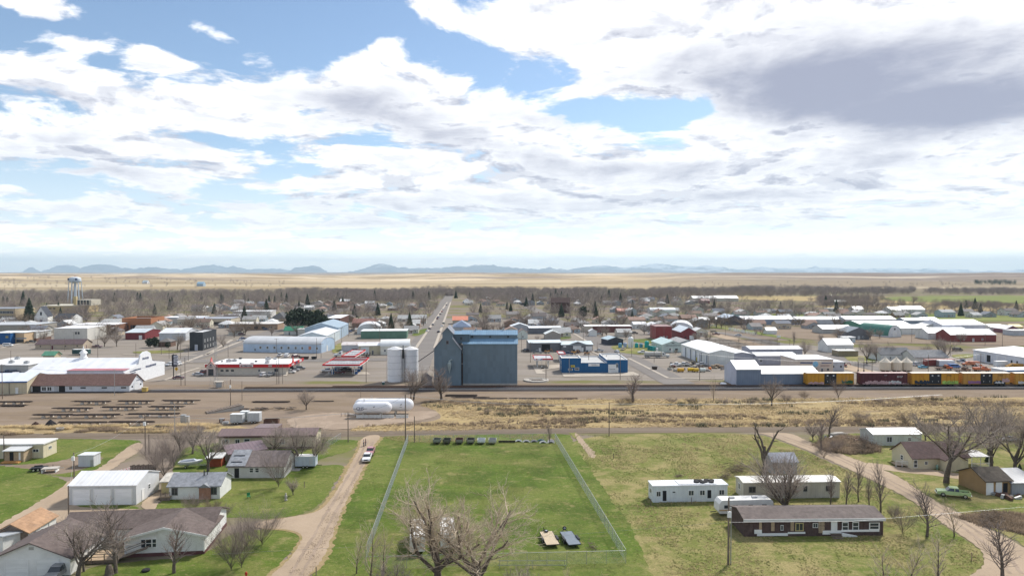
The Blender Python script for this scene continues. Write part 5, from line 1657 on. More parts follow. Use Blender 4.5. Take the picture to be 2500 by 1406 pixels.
def boxcar(label,px,colour,art,doors=True,logo=None):
 c=G(px,944.8)
 o=thing('boxcar',label,'boxcar',(*c,.64),TRK,'freight train standing beside the warehouse')
 L,wd,z0,z1=18.6,3.0,.55,4.75
 b=MB().box(-L/2,L/2,0,wd,z0,z1)
 b.build('body',M_BOXY,o,color=colour)
 for i in range(13):
  if doors and abs(i-6)<2.2:
   continue
  x=-L/2+.15+(L-.3)*i/12
  MB().box(x-.07,x+.07,-.09,-.003,z0+.1,z1-.05).build('side_rib',M_FLAT,o,color=tuple(q*.8 for q in colour))
 for k in range(6):
  z=z0+.5+.68*k
  MB().box(-L/2-.08,-L/2-.003,.1,wd-.1,z,z+.18).build('end_rib',M_FLAT,o,color=tuple(q*.7 for q in colour))
 MB().extr([(-.12,z1+.01),(wd+.12,z1+.01),(wd+.12,z1+.14),(wd/2,z1+.30),(-.12,z1+.14)],-L/2-.1,L/2+.1,'x').build('roof',M_FLAT,o,color=(.62,.56,.48)if doors else(.42,.28,.27))
 if doors:
  for x0,x1 in((-2.35,-.02),(.02,2.35)):
   d=MB().box(x0,x1,-.1,-.004,z0+.12,z1-.12).build('door',M_FLAT,o,color=(.018,.02,.024))
   MB().box(x0+.9,x0+1.5,-.115,-.102,z1-1.1,z1-.6).build('door_stencil',M_SPRAY[3],d)
   MB().box(x0+1.1,x0+1.3,-.115,-.102,z0+.9,z0+1.3).build('door_latch',M_SPRAY[3],d)
 for sx in(-6.4,6.4):
  t=MB()
  t.box(sx-1.3,sx+1.3,.35,wd-.35,.25,.54)
  t.build('bogie',M_BLACK,o)
  for dx in(-.9,.9):
   for y in(.55,wd-.55):
    q=put('wheel',WHEEL,o,(sx+dx,y,.33),scale=(1.25,.7,1.25))
 MB().box(-L/2-1.0,-L/2,wd/2-.15,wd/2+.15,.55,.8).build('coupler',M_BLACK,o)
 MB().box(L/2,L/2+1.0,wd/2-.15,wd/2+.15,.55,.8).build('coupler',M_BLACK,o)
 MB().box(-L/2,L/2,.2,wd-.2,.42,.545).build('underframe',M_BLACK,o)
 for i,(m,x0,x1,h0,h1,sd)in enumerate(art):
  r=random.Random(sd)
  mb=MB()
  x=x0
  while x<x1:
   w=r.uniform(.35,.8)
   a,bq=h0+r.uniform(-.1,.1),h1+r.uniform(-.35,.25)
   mb.extr([(x,a),(x+w,a+r.uniform(-.1,.1)),(x+w+r.uniform(-.1,.2),bq),(x+w*.4,bq+r.uniform(0,.25)),(x+r.uniform(-.2,.1),bq)],-.125-.012*i,-.118-.012*i,'y')
   x+=w*.8
  mb.build('graffiti',M_SPRAY[m],o)
 if logo:
  for s,x,z,size,m in logo:
   text(o,s,(x,-.13,z),size,m,depth=.01)
 return o
BK=M_BLACKP
WH=M_SPRAY[3]
RD=mat('faded_red_print',(.45,.10,.05),.7)
boxcar('yellow boxcar with black doors behind the bare bush at the warehouse end',2027,YEL,((1,4.5,8.6,.8,1.9,1),(5,-8.8,-3.2,.6,1.2,2)))
boxcar('maroon boxcar covered in pale graffiti along its foot',2158,MAR,((5,-7.4,2.0,.75,1.7,3),(3,1.8,6.6,.65,1.75,4),(5,-8.6,8.8,.6,.85,14)),False,(('BNSF',6.2,3.4,1.0,WH),('BNSF',.6,4.0,.45,WH)))
boxcar('bright yellow boxcar with a lime green graffiti panel',2283,YEL,((0,-8.0,-2.6,.7,1.75,5),(4,2.8,8.8,.6,1.7,6)),True,(('TTX',5.5,3.9,.95,BK),('X',-5.4,3.7,1.1,RD),('LOCTOKS',5.8,1.15,.9,BK)))
boxcar('yellow boxcar with purple graffiti and a dark scribble',2408,(.50,.26,.05),((2,-7.2,-2.5,.8,1.8,7),(6,2.6,7.2,.6,1.8,8),(3,3.2,6.6,.9,1.5,9),(5,6.2,8.8,1.4,2.6,10)),True,(('TTX',5.5,3.9,.95,BK),('X',-5.4,3.7,1.1,RD)))
boxcar('yellow boxcar cut by the edge of the picture',2535,(.52,.27,.04),((3,-8,-3,.7,1.4,11),),True)
# -- rail yard: stacks of rail on concrete blocks
BLOCK=MB().loft([[(-.7,-.45,0),(.7,-.45,0),(.7,.45,0),(-.7,.45,0)],[(-.45,-.4,.85),(.45,-.4,.85),(.45,.4,.85),(-.45,.4,.85)]]).mesh('support_block',mat('pale_block',(.48,.43,.37),.9,.2,1.5))
def rail_stack(label,x0,x1,py,group='stacks of rail in the yard',blocks=True,n=5,tall=2):
 a,b=G(x0,py),G(x1,py)
 L=b[0]-a[0]
 o=thing('rail_stack',label,'rail stack',((a[0]+b[0])/2,a[1],.02),R(rnd.uniform(-1,1.6)),group)
 z=.86 if blocks else .05
 me=MB().box(-.5,.5,-.06,.06,0,.17).mesh('steel_rail',mat('old_rail_steel',(.075,.056,.047),rough=.8,var=.4,scale=1.5))
 for t in range(tall):
  for i in range(n):
   f=rnd.uniform(.72,1.0)
   put('steel_rail',me,o,(rnd.uniform(-1,1)*L*(1-f)/2,-.6+1.3*i/max(n-1,1),z+.18*t),scale=(L*f,1,1))
 if blocks:
  for x in(-.2,.16):
   for y in(-.35,1.6):
    put('support_block',BLOCK,o,(x*L+y*.7,y,0),rz=rnd.uniform(-.1,.1),scale=(.75,.7,1))
 return o
for i,(x0,x1,py,lab)in enumerate((
(175,272,987,'in the row nearest the tracks below the brown roofed shop'),(286,376,986,'in the row nearest the tracks, middle one'),(394,488,985,'in the row nearest the tracks, by the lamp post'),
(128,230,1004,'in the second row, western one'),(245,345,1001,'in the second row, middle one'),(358,454,1000,'in the second row by the lamp post'),
(78,185,1020,'in the third row, western one'),(178,302,1020,'in the third row, middle one'),(308,438,1018,'thin and pale in the third row'),
(140,265,1039,'in the row nearest the road, western one'),(262,382,1038,'in the row nearest the road, eastern one'),(-40,78,988,'cut by the picture edge'))):
 rail_stack('rusty rail stack on blocks, '+lab,x0,x1,py)
for x0,x1,py,n,t,lab in((615,708,982,7,2,'dark stack of rails on the ground west of the bare tree'),(760,815,980,5,1,'dark rails on the ground east of the bare tree'),(1086,1166,967,6,3,'high black stack of rails in front of the dark elevator'),(1100,1196,970.5,5,1,'low black rails at the edge of the dry grass'),
(1155,1240,973,5,1,'black rails lying in the dry grass edge'),(1240,1330,973,5,1,'black rails in the dry grass below the round pad'),(918,1000,973,5,1,'dark rails lying behind the propane tanks'),(2,62,992,8,3,'heaped rails and timbers at the picture edge')):
 rail_stack(lab,x0,x1,py,'rails lying on the ground',False,n,t)
o=thing('tie_panel','panel of track ties lying in the dry grass','track panel',(*G(1365,974),.05),TRK)
for k in range(24):
 MB().box(-6.5+.55*k,-6.25+.55*k,-1.2,1.2,0,.2).build('tie',M_WOODG,o)
for y in(-.7,.7):
 MB().box(-6.6,6.6,y-.05,y+.05,.205,.36).build('rail',M_RUST,o)
for px,py,r,hh,m,lab in((124,1042,2.3,2.3,'mat_black','tall black cone of ballast beside the road'),(87,1042,2.2,1.6,'mat_brown','reddish brown heap next to the black cone'),(152,1040,1.9,1.0,'mat_black','low black heap beside the tall cone')):
 m=mat(m,(.028,.026,.028)if 'black' in m else(.055,.030,.025),.95,.4,2,bump='n',period=4)
 mb=MB()
 rg=random.Random(px)
 n=16
 rings=[[(q*r*cos(2*pi*i/n)*rg.uniform(.88,1.1),q*r*.8*sin(2*pi*i/n)*rg.uniform(.88,1.1),hh*(1-q)**.9)for i in range(n)]for q in(1,.75,.5,.25,.04)]
 o=mb.loft(rings).build('gravel_heap',m,None,(*G(px,py),.02))
 tag(o,lab,'heap')
o=thing('tank_bowl','round white tub on the verge beside the heaps','tub',(*G(147,1050),.02))
MB().lathe([(.5,0),(.9,.15),(1.05,.75),(.95,.8),(.8,.3),(.1,.2)],14).build('tub',M_CONC,o)
o=thing('rail_bundle','bundle of black pipes lying askew at the yard edge','pipes',(*G(392,1042),.03),R(28))
for k in range(6):
 MB().tube([(-3.4,-.8+.3*k,.16),(3.2,-.8+.3*k,.16)],.14,7).build('pipe',M_BLACK,o)
o=thing('timber_heap','heap of grey old ties lying at the yard edge','timber',(*G(655,1000),.02))
for k in range(34):
 q=MB().box(-1.3,1.3,-.12,.12,0,.22).build('tie',M_WOODG if k%3 else M_WOODT,o,(rnd.uniform(-8,8),rnd.uniform(-1.6,1.6),.23*(k%3)))
 q.rotation_euler=(0,rnd.uniform(-.05,.05),rnd.uniform(-.5,.5)+(1.2 if k%5==0 else 0))
o=thing('loading_ramp','sloping timber loading ramp in the rail yard','ramp',(*G(552,1003),.02),R(35))
for k in range(12):
 MB().extr([(-6+.9*k,.2+.12*k),(-5.2+.9*k,.3+.12*k),(-5.2+.9*k,.42+.12*k),(-6+.9*k,.32+.12*k)],-1.6,1.6,'y').build('plank',M_WOODG,o)
for y in(-1.6,1.5):
 MB().extr([(-6,0),(5.2,0),(5.2,1.5),(-6,.18)],y,y+.1,'y').build('side',M_CONC,o)
for px,py,w,hh,lab,c in((580,1034,3.6,2.9,'silver box trailer in the rail yard',(.42,.44,.45)),(598,1028,2.2,3.0,'grey box standing behind the silver box trailer',(.36,.38,.38)),(622,1031,3.5,3.0,'pale box trailer next to the silver one',(.50,.52,.53))):
 o=thing('box_trailer',lab,'trailer',(*G(px,py),.02),R(2))
 MB().box(-w/2,w/2,-1.1,1.1,.5,hh).build('body',M_METAL,o,color=c)
 MB().box(-w/2-.05,w/2+.05,-1.15,1.15,hh+.003,hh+.1).build('roof',M_FLAT,o,color=(.62,.63,.63))
 MB().box(w/2,w/2+1.6,-.06,.06,.4,.52).build('tow_bar',M_STEEL,o)
 wheels(o,(-.5,.4),1.0,.36)
for px,py,w,d,hh,m,lab in((663,1033,4.2,1.6,1.3,M_RUST,'rusty open skip standing in the yard'),(551,1034,1.7,.9,.55,M_WHITE,'low white box beside the silver box trailer'),(542,1031,1.3,1.1,1.1,M_RUST,'small rusty box at the yard edge'),(448,1034,1.3,1.2,2.6,M_STEEL,'grey electrical cabinet in the yard'),(457,1034,1.2,1.2,2.2,M_CONC,'pale cabinet next to the grey electrical one')):
 o=thing('skip_box' if 'skip' in lab else 'cabinet',lab,'container',(*G(px,py),.02),R(3))
 mb=MB().box(-w/2,w/2,-d/2,d/2,0,hh*.25)
 for q in((-w/2,w/2,-d/2,-d/2+.06),(-w/2,w/2,d/2-.06,d/2),(-w/2,-w/2+.06,-d/2+.06,d/2-.06),(w/2-.06,w/2,-d/2+.06,d/2-.06)):
  mb.box(*q,hh*.25+.001,hh)
 mb.build('body',m,o)
 if 'skip' not in lab:
  MB().box(-w/2-.04,w/2+.04,-d/2-.04,d/2+.04,hh+.002,hh+.08).build('lid',M_STEEL,o)
  MB().box(-w*.3,w*.3,-d/2-.03,-d/2-.002,hh*.1,hh*.9).build('door',M_STEEL,o)
 else:
  for k in range(5):
   MB().box(-w/2+.4+k*w/5,-w/2+.5+k*w/5,-d/2-.06,-d/2-.002,.05,hh).build('rib',M_RUST,o)
# -- propane tanks
def propane(label,x0,x1,py,r,zc,legs,marks):
 a,b=G(x0,py),G(x1,py)
 L=b[0]-a[0]
 o=thing('propane_tank',label,'tank',((a[0]+b[0])/2,a[1],.02),R(.8))
 prof=[(.02,-L/2)]+[(r*sin(t),-L/2+r*(1-cos(t)))for t in(.3,.6,.9,1.2,1.5)]+[(r,-L/2+r),(r,L/2-r)]+[(r*sin(t),L/2-r*(1-cos(t)))for t in(1.5,1.2,.9,.6,.3)]+[(.02,L/2)]
 MB().lathe(prof,22,axis='x').build('shell',mat('tank_enamel',(.76,.76,.78),.35,.03),o,(0,0,zc),smooth=True)
 for x in legs:
  MB().box(x*L-.25,x*L+.25,-r*.7,r*.7,0,zc-r*.72).build('saddle',M_CONC,o)
 MB().cyl(-L*.22,0,zc+r,zc+r+.9,.05,6).build('relief_valve',M_STEEL,o)
 MB().cyl(-L*.20,0,zc+r,zc+r+.9,.05,6).build('relief_valve',M_STEEL,o)
 for s,x,z,size in marks:
  y=-sqrt(max(r*r-(z-zc)**2,.01))-.05
  if s=='^':
   MB().extr([(x*L-.35,z-.15),(x*L+.3,z+.1),(x*L+.3,z+.25),(x*L,z+.25)],y-.02,y,'y').build('emblem',M_BLACKP,o)
  elif s=='-':
   scrawl(o,(x*L,y,z),size,.16,M_BLACKP,seed=int(x*100))
  else:
   text(o,s,(x*L,y,z),size,mat('navy_print',(.05,.07,.14),.6))
   MB().tube([(x*L-.95,y,z-.35),(x*L-.3,y-.02,z-.58),(x*L+.5,y-.02,z-.55),(x*L+1.0,y,z-.3)],[.02,.06,.06,.02],4).build('swoosh',MATS['navy_print'],o)
 return o
propane('long white propane tank on concrete saddles, the rear one',866,1010,1010,2.0,2.9,(-.3,.2),(('^',.30,3.2,.3),('-',.30,2.5,.9)))
propane('shorter white propane tank with the company lettering',862,957,1018,1.75,3.0,(-.22,.22),(('CHS',-.29,3.0,1.25),('-',-.42,2.95,1.0),('-',-.16,2.95,1.2),('^',.06,3.4,.3)))
for k in range(4):
 x=(870,901,932,967)[k]
 o=thing('concrete_barrier','white concrete barrier before the propane tanks, %s'%('western end','second one','third one','set apart at the east end')[k],'barrier',(*G(x+15,1020),.05),R(0 if k<3 else 4),'barriers before the propane tanks')
 MB().extr([(-.35,0),(.35,0),(.3,.15),(.14,.35),(.1,.95),(-.1,.95),(-.14,.35),(-.3,.15)],-1.9,1.9,'x').build('wall',mat('painted_barrier',(.62,.60,.55),.8,.1,1.5),o)
 for x in(-.8,.3):
  MB().box(x,x+.45,-.38,-.352,0,.12).build('slot',M_DARK,o)
o=thing('pump_manifold','white pipework and pump at the head of the propane tanks','pipework',(*G(852,1017),.02))
MB().tube([(-2.5,0,.9),(0,0,.9),(2.5,-.6,.7),(4.5,-.6,.7)],.09,6).build('pipe',M_WHITE,o)
for x in(-2.4,-1.2,0,2.0):
 MB().cyl(x,0,0,1.2,.08,6).build('bollard',M_WOODG,o)
MB().box(2.6,3.6,-1.0,-.3,.2,.65).build('pump',M_STEEL,o)
for px,py,top,kw,lab in(
(168,1266,1185,{},'grey pole at the corner of the long white garage'),(181,1172,1104,dict(box=True),'pole with a white box by the curving drive'),
(355,1110,1010,dict(box=True,arms=0),'wooden pole with a white box at the drive entrance'),(364,1108,1060,{},'short pole next to the box pole at the drive entrance'),(850,1079,1005,{},'wooden pole on the grass corner by the driveway'),
(990,1078,962,dict(r=.17),'tall dark pole at the back corner of the fence'),(1012,1080,1016,{},'short dark pole near the fence corner'),(1487,1065,982,{},'thin pole beside the dirt road in the green grass'),
(1778,1378,1215,dict(r=.17,box=True),'tall pole with a white meter box by the derelict trailer'),(1784,1378,1238,dict(r=.09,mtl=M_STEEL),'pale conduit pole beside the meter pole'),
(10,1120,1062,{},'dark pole beside the cream mobile home'),(6,974,888,dict(arms=1),'wooden pole with a crossarm at the picture edge by the tracks'),(280,966,900,dict(mtl=M_STEEL,r=.1),'lamp pole by the track before the brown roofed shop'),
(427,1060,985,dict(mtl=M_STEEL,r=.1),'lamp pole at the edge of the rail yard'),(563,1000,926,dict(box=True),'pole with a white box beside the loading ramp'),(591,978,930,dict(r=.1),'small pole with a lamp in the rail yard'),
(881,987,938,dict(r=.08),'thin pole behind the propane tanks'),(894,934,876,dict(r=.13),'wooden pole beside the fuel canopy'),(676,938,880,dict(r=.12),'wooden pole before the red banded store, western one'),(681,937,868,dict(r=.13),'orange topped pole before the red banded store'),(690,937,890,dict(r=.1),'short pole before the red banded store'),
(442,941,898,dict(r=.13),'short wooden pole on the pavement island'),(452,941,872,dict(r=.13),'tall wooden pole on the pavement island'),(1092,941,877,dict(r=.13),'dark pole against the dark gabled elevator'),
(1333,927,856,{},'pole beside the round concrete pad'),(1514,927,862,{},'pole in front of the blue building'),(1708,928,862,{},'pole before the scrap yard'),(1729,905,862,dict(r=.1),'thin pole inside the scrap yard'),(1747,950,925,dict(r=.06),'thin stake by the track near the warehouse'),
(2129,916,880,{},'pole beside the cream hopper bins'),(2266,912,865,{},'pole in the orange truck yard'),(2394,911,862,dict(arms=1),'pole with a crossarm in the orange truck yard'),(27,904,855,{},'pole behind the low grey flat roofed building')):
 p=G(px,py)
 pole(lab,px,py,max(2.5,ZAT(top,p[1])),**kw)
o=thing('overhead_wire','thin overhead wire crossing above the derelict trailer','wire')
a,b,c=G(1440,1262,0),G(1778,1378),G(2600,1230)
w=Wood()
z=ZAT(1274,b[1])
w.tube([(b[0],b[1],z),(b[0]+20,b[1]+2,z-.6),(b[0]+60,b[1]+8,z+.3)],[.015]*3,3)
w.tube([(b[0],b[1],z),(b[0]-30,b[1]-3,z-1.2),(b[0]-75,b[1]-10,z-.8)],[.012]*3,3)
put('wire',w.mesh('wire',M_STEEL),o)
def wires(label,pts,n=2,top=None):
 o=thing('power_line',label,'wire')
 w=Wood()
 for k in range(n):
  for(a,ta),(b,tb)in zip(pts[:-1],pts[1:]):
   p,q=G(*a),G(*b)
   z0,z1=ZAT(ta,p[1])-.4,ZAT(tb,q[1])-.4
   L=[(p[0]+(q[0]-p[0])*t,p[1]+(q[1]-p[1])*t+.5*k,z0+(z1-z0)*t-4*t*(1-t)*1.2)for t in(0,.25,.5,.75,1)]
   w.tube(L,[.022]*5,3)
 put('wire',w.mesh('wire',M_STEEL),o)
wires('power line along the dirt road past the fenced field',[((355,1110),1010),((850,1079),1005),((990,1078),962),((1487,1065),982),((2300,1050),960)])
wires('power line in front of the brown roofed shop and the store',[((6,974),888),((280,966),900),((452,941),872),((681,937),868),((894,934),876)])
wires('power line before the blue building and the warehouse',[((1333,927),856),((1514,927),862),((1708,928),862),((2129,916),880),((2394,911),862)])
wires('wire from the garage pole to the box pole',[((168,1266),1185),((181,1172),1104),((355,1110),1010)],1)
# -- grain elevators
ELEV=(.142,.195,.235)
ELEVR=(.18,.30,.42)
M_ELEV=mat('painted_elevator_sheet',objcol=True,rough=.55,var=.09,scale=.12,bump='ribs',period=.5,stain=(.10,(.16,.20,.225),.45,.5),panel=(1.1,2.4,.07))
a,b=G(1130,940),G(1263,940)
wid=b[0]-a[0]
o=thing('grain_annex','big slate blue grain annex with a raised clerestory roof','grain elevator',((a[0]+b[0])/2,a[1],0))
x0,x1=-wid/2,wid/2
MB().extr([(0,0),(0,16.4),(4,18.1),(10,18.1),(14,16.4),(14,0)],x0,x1,'x').build('wall',M_ELEV,o,color=ELEV)
MB().box(x0-.6,x1,3.6,10.4,18.12,19.7).build('clerestory',M_ELEV,o,color=ELEV)
MB().extr([(-.3,16.32),(3.59,18.02),(3.59,18.2),(-.3,16.5)],x0-.25,x1+.25,'x').build('lower_roof',M_RMETAL,o,color=ELEVR)
MB().extr([(10.41,18.02),(14.3,16.32),(14.3,16.5),(10.41,18.2)],x0-.25,x1+.25,'x').build('lower_roof',M_RMETAL,o,color=ELEVR)
MB().extr([(3.2,19.6),(7,21.2),(10.8,19.6),(10.8,19.78),(7,21.38),(3.2,19.78)],x0-.9,x1+.2,'x').build('upper_roof',M_RMETAL,o,color=ELEVR)
for px in(1152,1196,1240):
 q=put('window',unit('framed'),o,((px-1196.5)/6.1,3.6,18.55),scale=(.9,1,.8),color=(.1,.12,.14))
 put('pane',unit('pane'),q)
for px in(1161,1228):
 MB().cyl((px-1196.5)/6.0,7,21.2,22.2,.35,8).build('roof_vent',M_STEEL,o)
MB().box(x0,x1,-.08,-.003,.02,.7).build('foundation',M_CONC,o)
a,b=G(1060,943),G(1125,943)
wid=b[0]-a[0]
cx=(a[0]+b[0])/2
o=thing('grain_elevator','tall slate blue grain elevator with a narrow gabled head','grain elevator',(cx,a[1],0))
hw,nw=wid/2,1.95
prof=[(-hw,0),(hw,0),(hw,14.6),(nw,18.8),(nw,21.0),(0,23.2),(-nw,21.0),(-nw,18.8),(-hw,14.6)]
MB().extr(prof,0,11,'y').build('wall',M_ELEV,o,color=ELEV)
rb=MB()
for sg in(-1,1):
 rb.extr([(sg*(hw+.35),14.4),(sg*(nw+.01),18.83),(sg*(nw+.01),19.03),(sg*(hw+.35),14.6)],-.35,11.35,'y')
 rb.extr([(sg*(nw+.5),20.5),(0,23.22),(0,23.42),(sg*(nw+.5),20.7)],-.4,11.4,'y')
rb.build('roof',M_RMETAL,o,color=(.16,.17,.20))
tb=MB()
for sg in(-1,1):
 tb.extr([(sg*(hw+.36),14.35),(sg*(nw+.05),18.78),(sg*(nw+.05),19.08),(sg*(hw+.36),14.65)],-.45,-.36,'y')
 tb.extr([(sg*(nw+.52),20.45),(0,23.17),(0,23.47),(sg*(nw+.52),20.75)],-.5,-.41,'y')
tb.build('gable_trim',M_FLAT,o,color=(.33,.35,.38))
q=put('window',unit('framed'),o,(.0,0,16.7),scale=(.95,1,1.3),color=(.2,.12,.12))
put('pane',unit('pane'),q)
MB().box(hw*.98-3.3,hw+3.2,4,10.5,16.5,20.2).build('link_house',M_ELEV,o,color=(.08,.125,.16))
MB().extr([(3.7,20.2),(7.2,21.3),(10.8,20.2)],hw-3.4,hw+3.4,'x').build('link_roof',M_RMETAL,o,color=ELEVR)
q=put('window',unit('framed'),o,(hw-.1,4,17.9),scale=(.8,1,1.3),color=(.1,.12,.14))
put('pane',unit('pane'),q)
d=MB()
d.lathe([(.02,5.2),(.75,8.0),(.78,8.4),(.78,9.2),(.5,9.45),(.3,10.3),(.05,10.4)],12,(1098-1092.5)/6.2,-1.1)
d.build('dust_collector',mat('pale_green_sheet',(.30,.36,.36),.5,.08),o)
MB().tube([((1098-1092.5)/6.2,-1.1,10.2),(1.6,-1.0,10.7),(1.8,-.05,10.5)],.25,8).build('dust_pipe',MATS['pale_green_sheet'],o)
MB().tube([(-hw,2,14.0),(-hw-6.5,1.5,9.6)],.16,6).build('grain_spout',M_BLACK,o)
o=thing('steel_leg','black and rusty pipes filling the gap between the two elevators','pipework',(*G(1128,941),0))
MB().box(-.35,.35,2,3,0,12.5).build('leg_casing',M_RUST,o)
MB().box(-.42,.42,1.8,1.98,8.2,8.6).build('leg_band',M_CONC,o)
for i,(px,py,dx)in enumerate(((965,936,0),(1003,934,0))):
 p=G(px,py-6)
 o=thing('grain_silo',('white banded grain silo nearer the fuel canopy','white banded grain silo beside the dark elevator')[i],'silo',(*p,0),0,'pair of white silos')
 r=3.15
 hh=ZAT(851,p[1])-.2
 for k in range(5):
  MB().cyl(0,0,hh*k/5+.015,hh*(k+1)/5-.015,r,28).build('wall_band',mat('silo_enamel',(.80,.80,.81),.6,.05,.4,stain=(.4,(.55,.53,.5),.3,.62)),o)
  MB().lathe([(r+.05,hh*(k+1)/5-.06),(r+.05,hh*(k+1)/5+.04),(r-.2,hh*(k+1)/5+.04),(r-.2,hh*(k+1)/5-.06)],28).build('band_ring',M_STEEL,o)
 MB().lathe([(r+.08,hh+.05),(r*.5,hh+.75),(.3,hh+1.1),(.02,hh+1.12)],28).build('roof',M_FLAT,o,color=(.70,.70,.70))
 hb=MB()
 for x in(-2.4,0,2.4):
  hb.cyl(x,-1.0,hh+.2,hh+1.9,.06,5)
 hb.box(-2.5,2.5,-1.05,-.95,hh+1.9,hh+2.0)
 hb.box(-2.5,2.5,-1.05,-.95,hh+1.35,hh+1.42)
 hb.build('handrail',M_WHITE,o)
 if i==0:
  lb=MB()
  for x in(-.25,.25):
   lb.box(x-.04,x+.04,-.05,.05,.3,hh*.55)
  for k in range(16):
   lb.box(-.21,.21,-.04,.04,.6+.5*k,.66+.5*k)
  lb.build('ladder',M_STEEL,o,(-r-.12,-.4,0))
MB_=thing('conveyor_head','dark elevator head standing between the two white silos','conveyor',(*G(985,931),0))
MB().box(-.3,.3,-.3,.3,0,15.0).build('casing',M_STEEL,MB_)
MB().box(-.42,.42,-.42,-.32,9.5,13.2).build('motor_cover',M_BLACK,MB_)
o=bld('shed','small dark grey gambrel shed beside the tall elevator',(1031,944),(1055,943),3.6,3.4,'gable_y',1.5,(.17,.175,.20),(.20,.20,.21),cat='shed',over=.2,ops=(('win','f',.45,1.7,.6,1.2),))
o=thing('barrel','dark green bin with a white lid near the silos','bin',(*G(936,939),.02))
MB().cyl(0,0,0,1.0,.5,12).build('body',M_FLAT,o,color=(.03,.09,.08))
MB().cyl(0,0,1.003,1.2,.54,12).build('lid',M_WHITE,o)
o=thing('round_pad','round pale concrete foundation beside the big annex','foundation',(*G(1309,929),.02))
MB().lathe([(5.3,0),(5.2,.5),(4.6,.55),(4.55,.3),(.02,.25)],32).build('ring',M_CONC,o)
MB().box(-2.8,2.6,.6,1.2,.27,.5).build('slot',M_WOODG,o)
MB().box(-2.0,3.0,-1.2,-.8,.27,.45).build('slot',M_WOODG,o)
# -- fuel station
REDS,CRM=(.50,.018,.022),(.58,.53,.45)
o=bld('convenience_store','cream convenience store with a red fascia and a flat white roof',(510,915),(700,914),21,3.7,'flat',0,CRM,(.74,.74,.73),M_FLAT,M_MEMBR,rz=R(1),cat='store',over=.9,ops=(
('pane','f',.17,1.4,1.5,.95),('pane','f',.237,1.4,1.5,.95),('pane','f',.304,1.4,1.5,.95),('win','f',.65,1.3,.9,1.2,DGREY),('wind','f',.87,1.3,1.6,1.4,DGREY),('hole','r',.35,.1,5.0,2.6),('door','r',.7,.1,1.1,2.2)))
wd=34.2
MB().box(-wd/2-.95,wd/2+.95,-1.1,-.92,3.35,4.75).build('fascia',M_FLAT,o,color=REDS)
MB().box(-wd/2-1.1,wd/2+1.1,-1.12,-.90,4.753,4.95).build('cornice',M_WHITE,o)
MB().box(wd/2+.92,wd/2+1.1,-.9,21.9,3.35,4.75).build('side_fascia',M_FLAT,o,color=REDS)
for y in(3.4,9.0,15.0):
 MB().box(wd/2+1.103,wd/2+1.16,y,y+3.6,3.6,4.5).build('sign_panel',M_FLAT,o,color=(.05,.05,.10)if y==9 else(.6,.6,.6))
MB().box(-wd/2-.9,wd/2+.9,-.89,21.8,4.0,4.3).build('roof_deck',M_MEMBR,o,color=(.76,.76,.75))
s=MB().box(-3.0,2.8,-1.2,-1.105,3.65,4.5).build('sign_board',M_WHITE,o)
scrawl(s,(.2,-1.215,4.07),4.8,.62,M_BLACKP,seed=3)
MB().extr([(-2.8,3.8),(-2.0,3.8),(-2.4,4.4)],-1.23,-1.205,'y').build('emblem',M_RED,s)
s=MB().box(9.5,11.0,-1.2,-1.105,3.7,4.45).build('sign_board',M_FLAT,o,color=(.55,.5,.45))
scrawl(s,(10.25,-1.215,4.1),1.2,.3,M_RED,seed=4)
g=MB().extr([(-16.9,0),(-13.2,0),(-13.2,4.0),(-15.05,6.0),(-16.9,4.0)],-2.2,-1.11,'y').build('entrance_gable',M_FLAT,o,color=(.58,.47,.42))
tb=MB()
for sg in(-1,1):
 tb.extr([(-15.05+sg*2.15,3.7),(-15.05,6.02),(-15.05,6.3),(-15.05+sg*2.15,3.98)],-2.35,-.9,'y')
tb.build('gable_edge',M_FLAT,o,color=(.32,.16,.14))
MB().box(-16.2,-13.9,-2.24,-2.203,.1,2.9).build('glass_entrance',M_GLASS,g)
MB().extr([(-15.5,4.3),(-14.6,4.3),(-14.6,4.6),(-15.05,5.1),(-15.5,4.6)],-2.25,-2.203,'y').build('emblem',mat('navy_print',(.05,.07,.14),.6),g)
scrawl(g,(-15.05,-2.21,3.85),1.7,.4,M_BLACKP,seed=5)
for x,y,turn in((-17.6,4.5,1),(wd/2+1.2,5.0,1)):
 MB().extr([(y-1.6,4.4),(y+1.6,4.4),(y,7.2)],x-.15,x+.15,'x').build('red_gable',M_FLAT,o,color=(.62,.10,.09))
for px,py,sz in((559,880,1.0),(573,879,.9),(587,884,.4),(616,886,.7),(655,875,1.1),(653,883,.9),(672,874,.7),(587,873,.6),(542,880,.4),(660,888,.35),(625,880,.5)):
 p=G(px,py+3,4.35)
 q=o.matrix_basis.inverted()@Vector((*p,0))
 u=MB().box(-sz,sz,-sz*.7,sz*.7,0,sz*1.1).build('roof_unit',M_STEEL if sz>.6 else M_BLACK,o,(q.x,q.y,4.31))
 if sz>.8:
  MB().cyl(0,0,sz*1.103,sz*1.25,sz*.5,10).build('fan',M_BLACK,u)
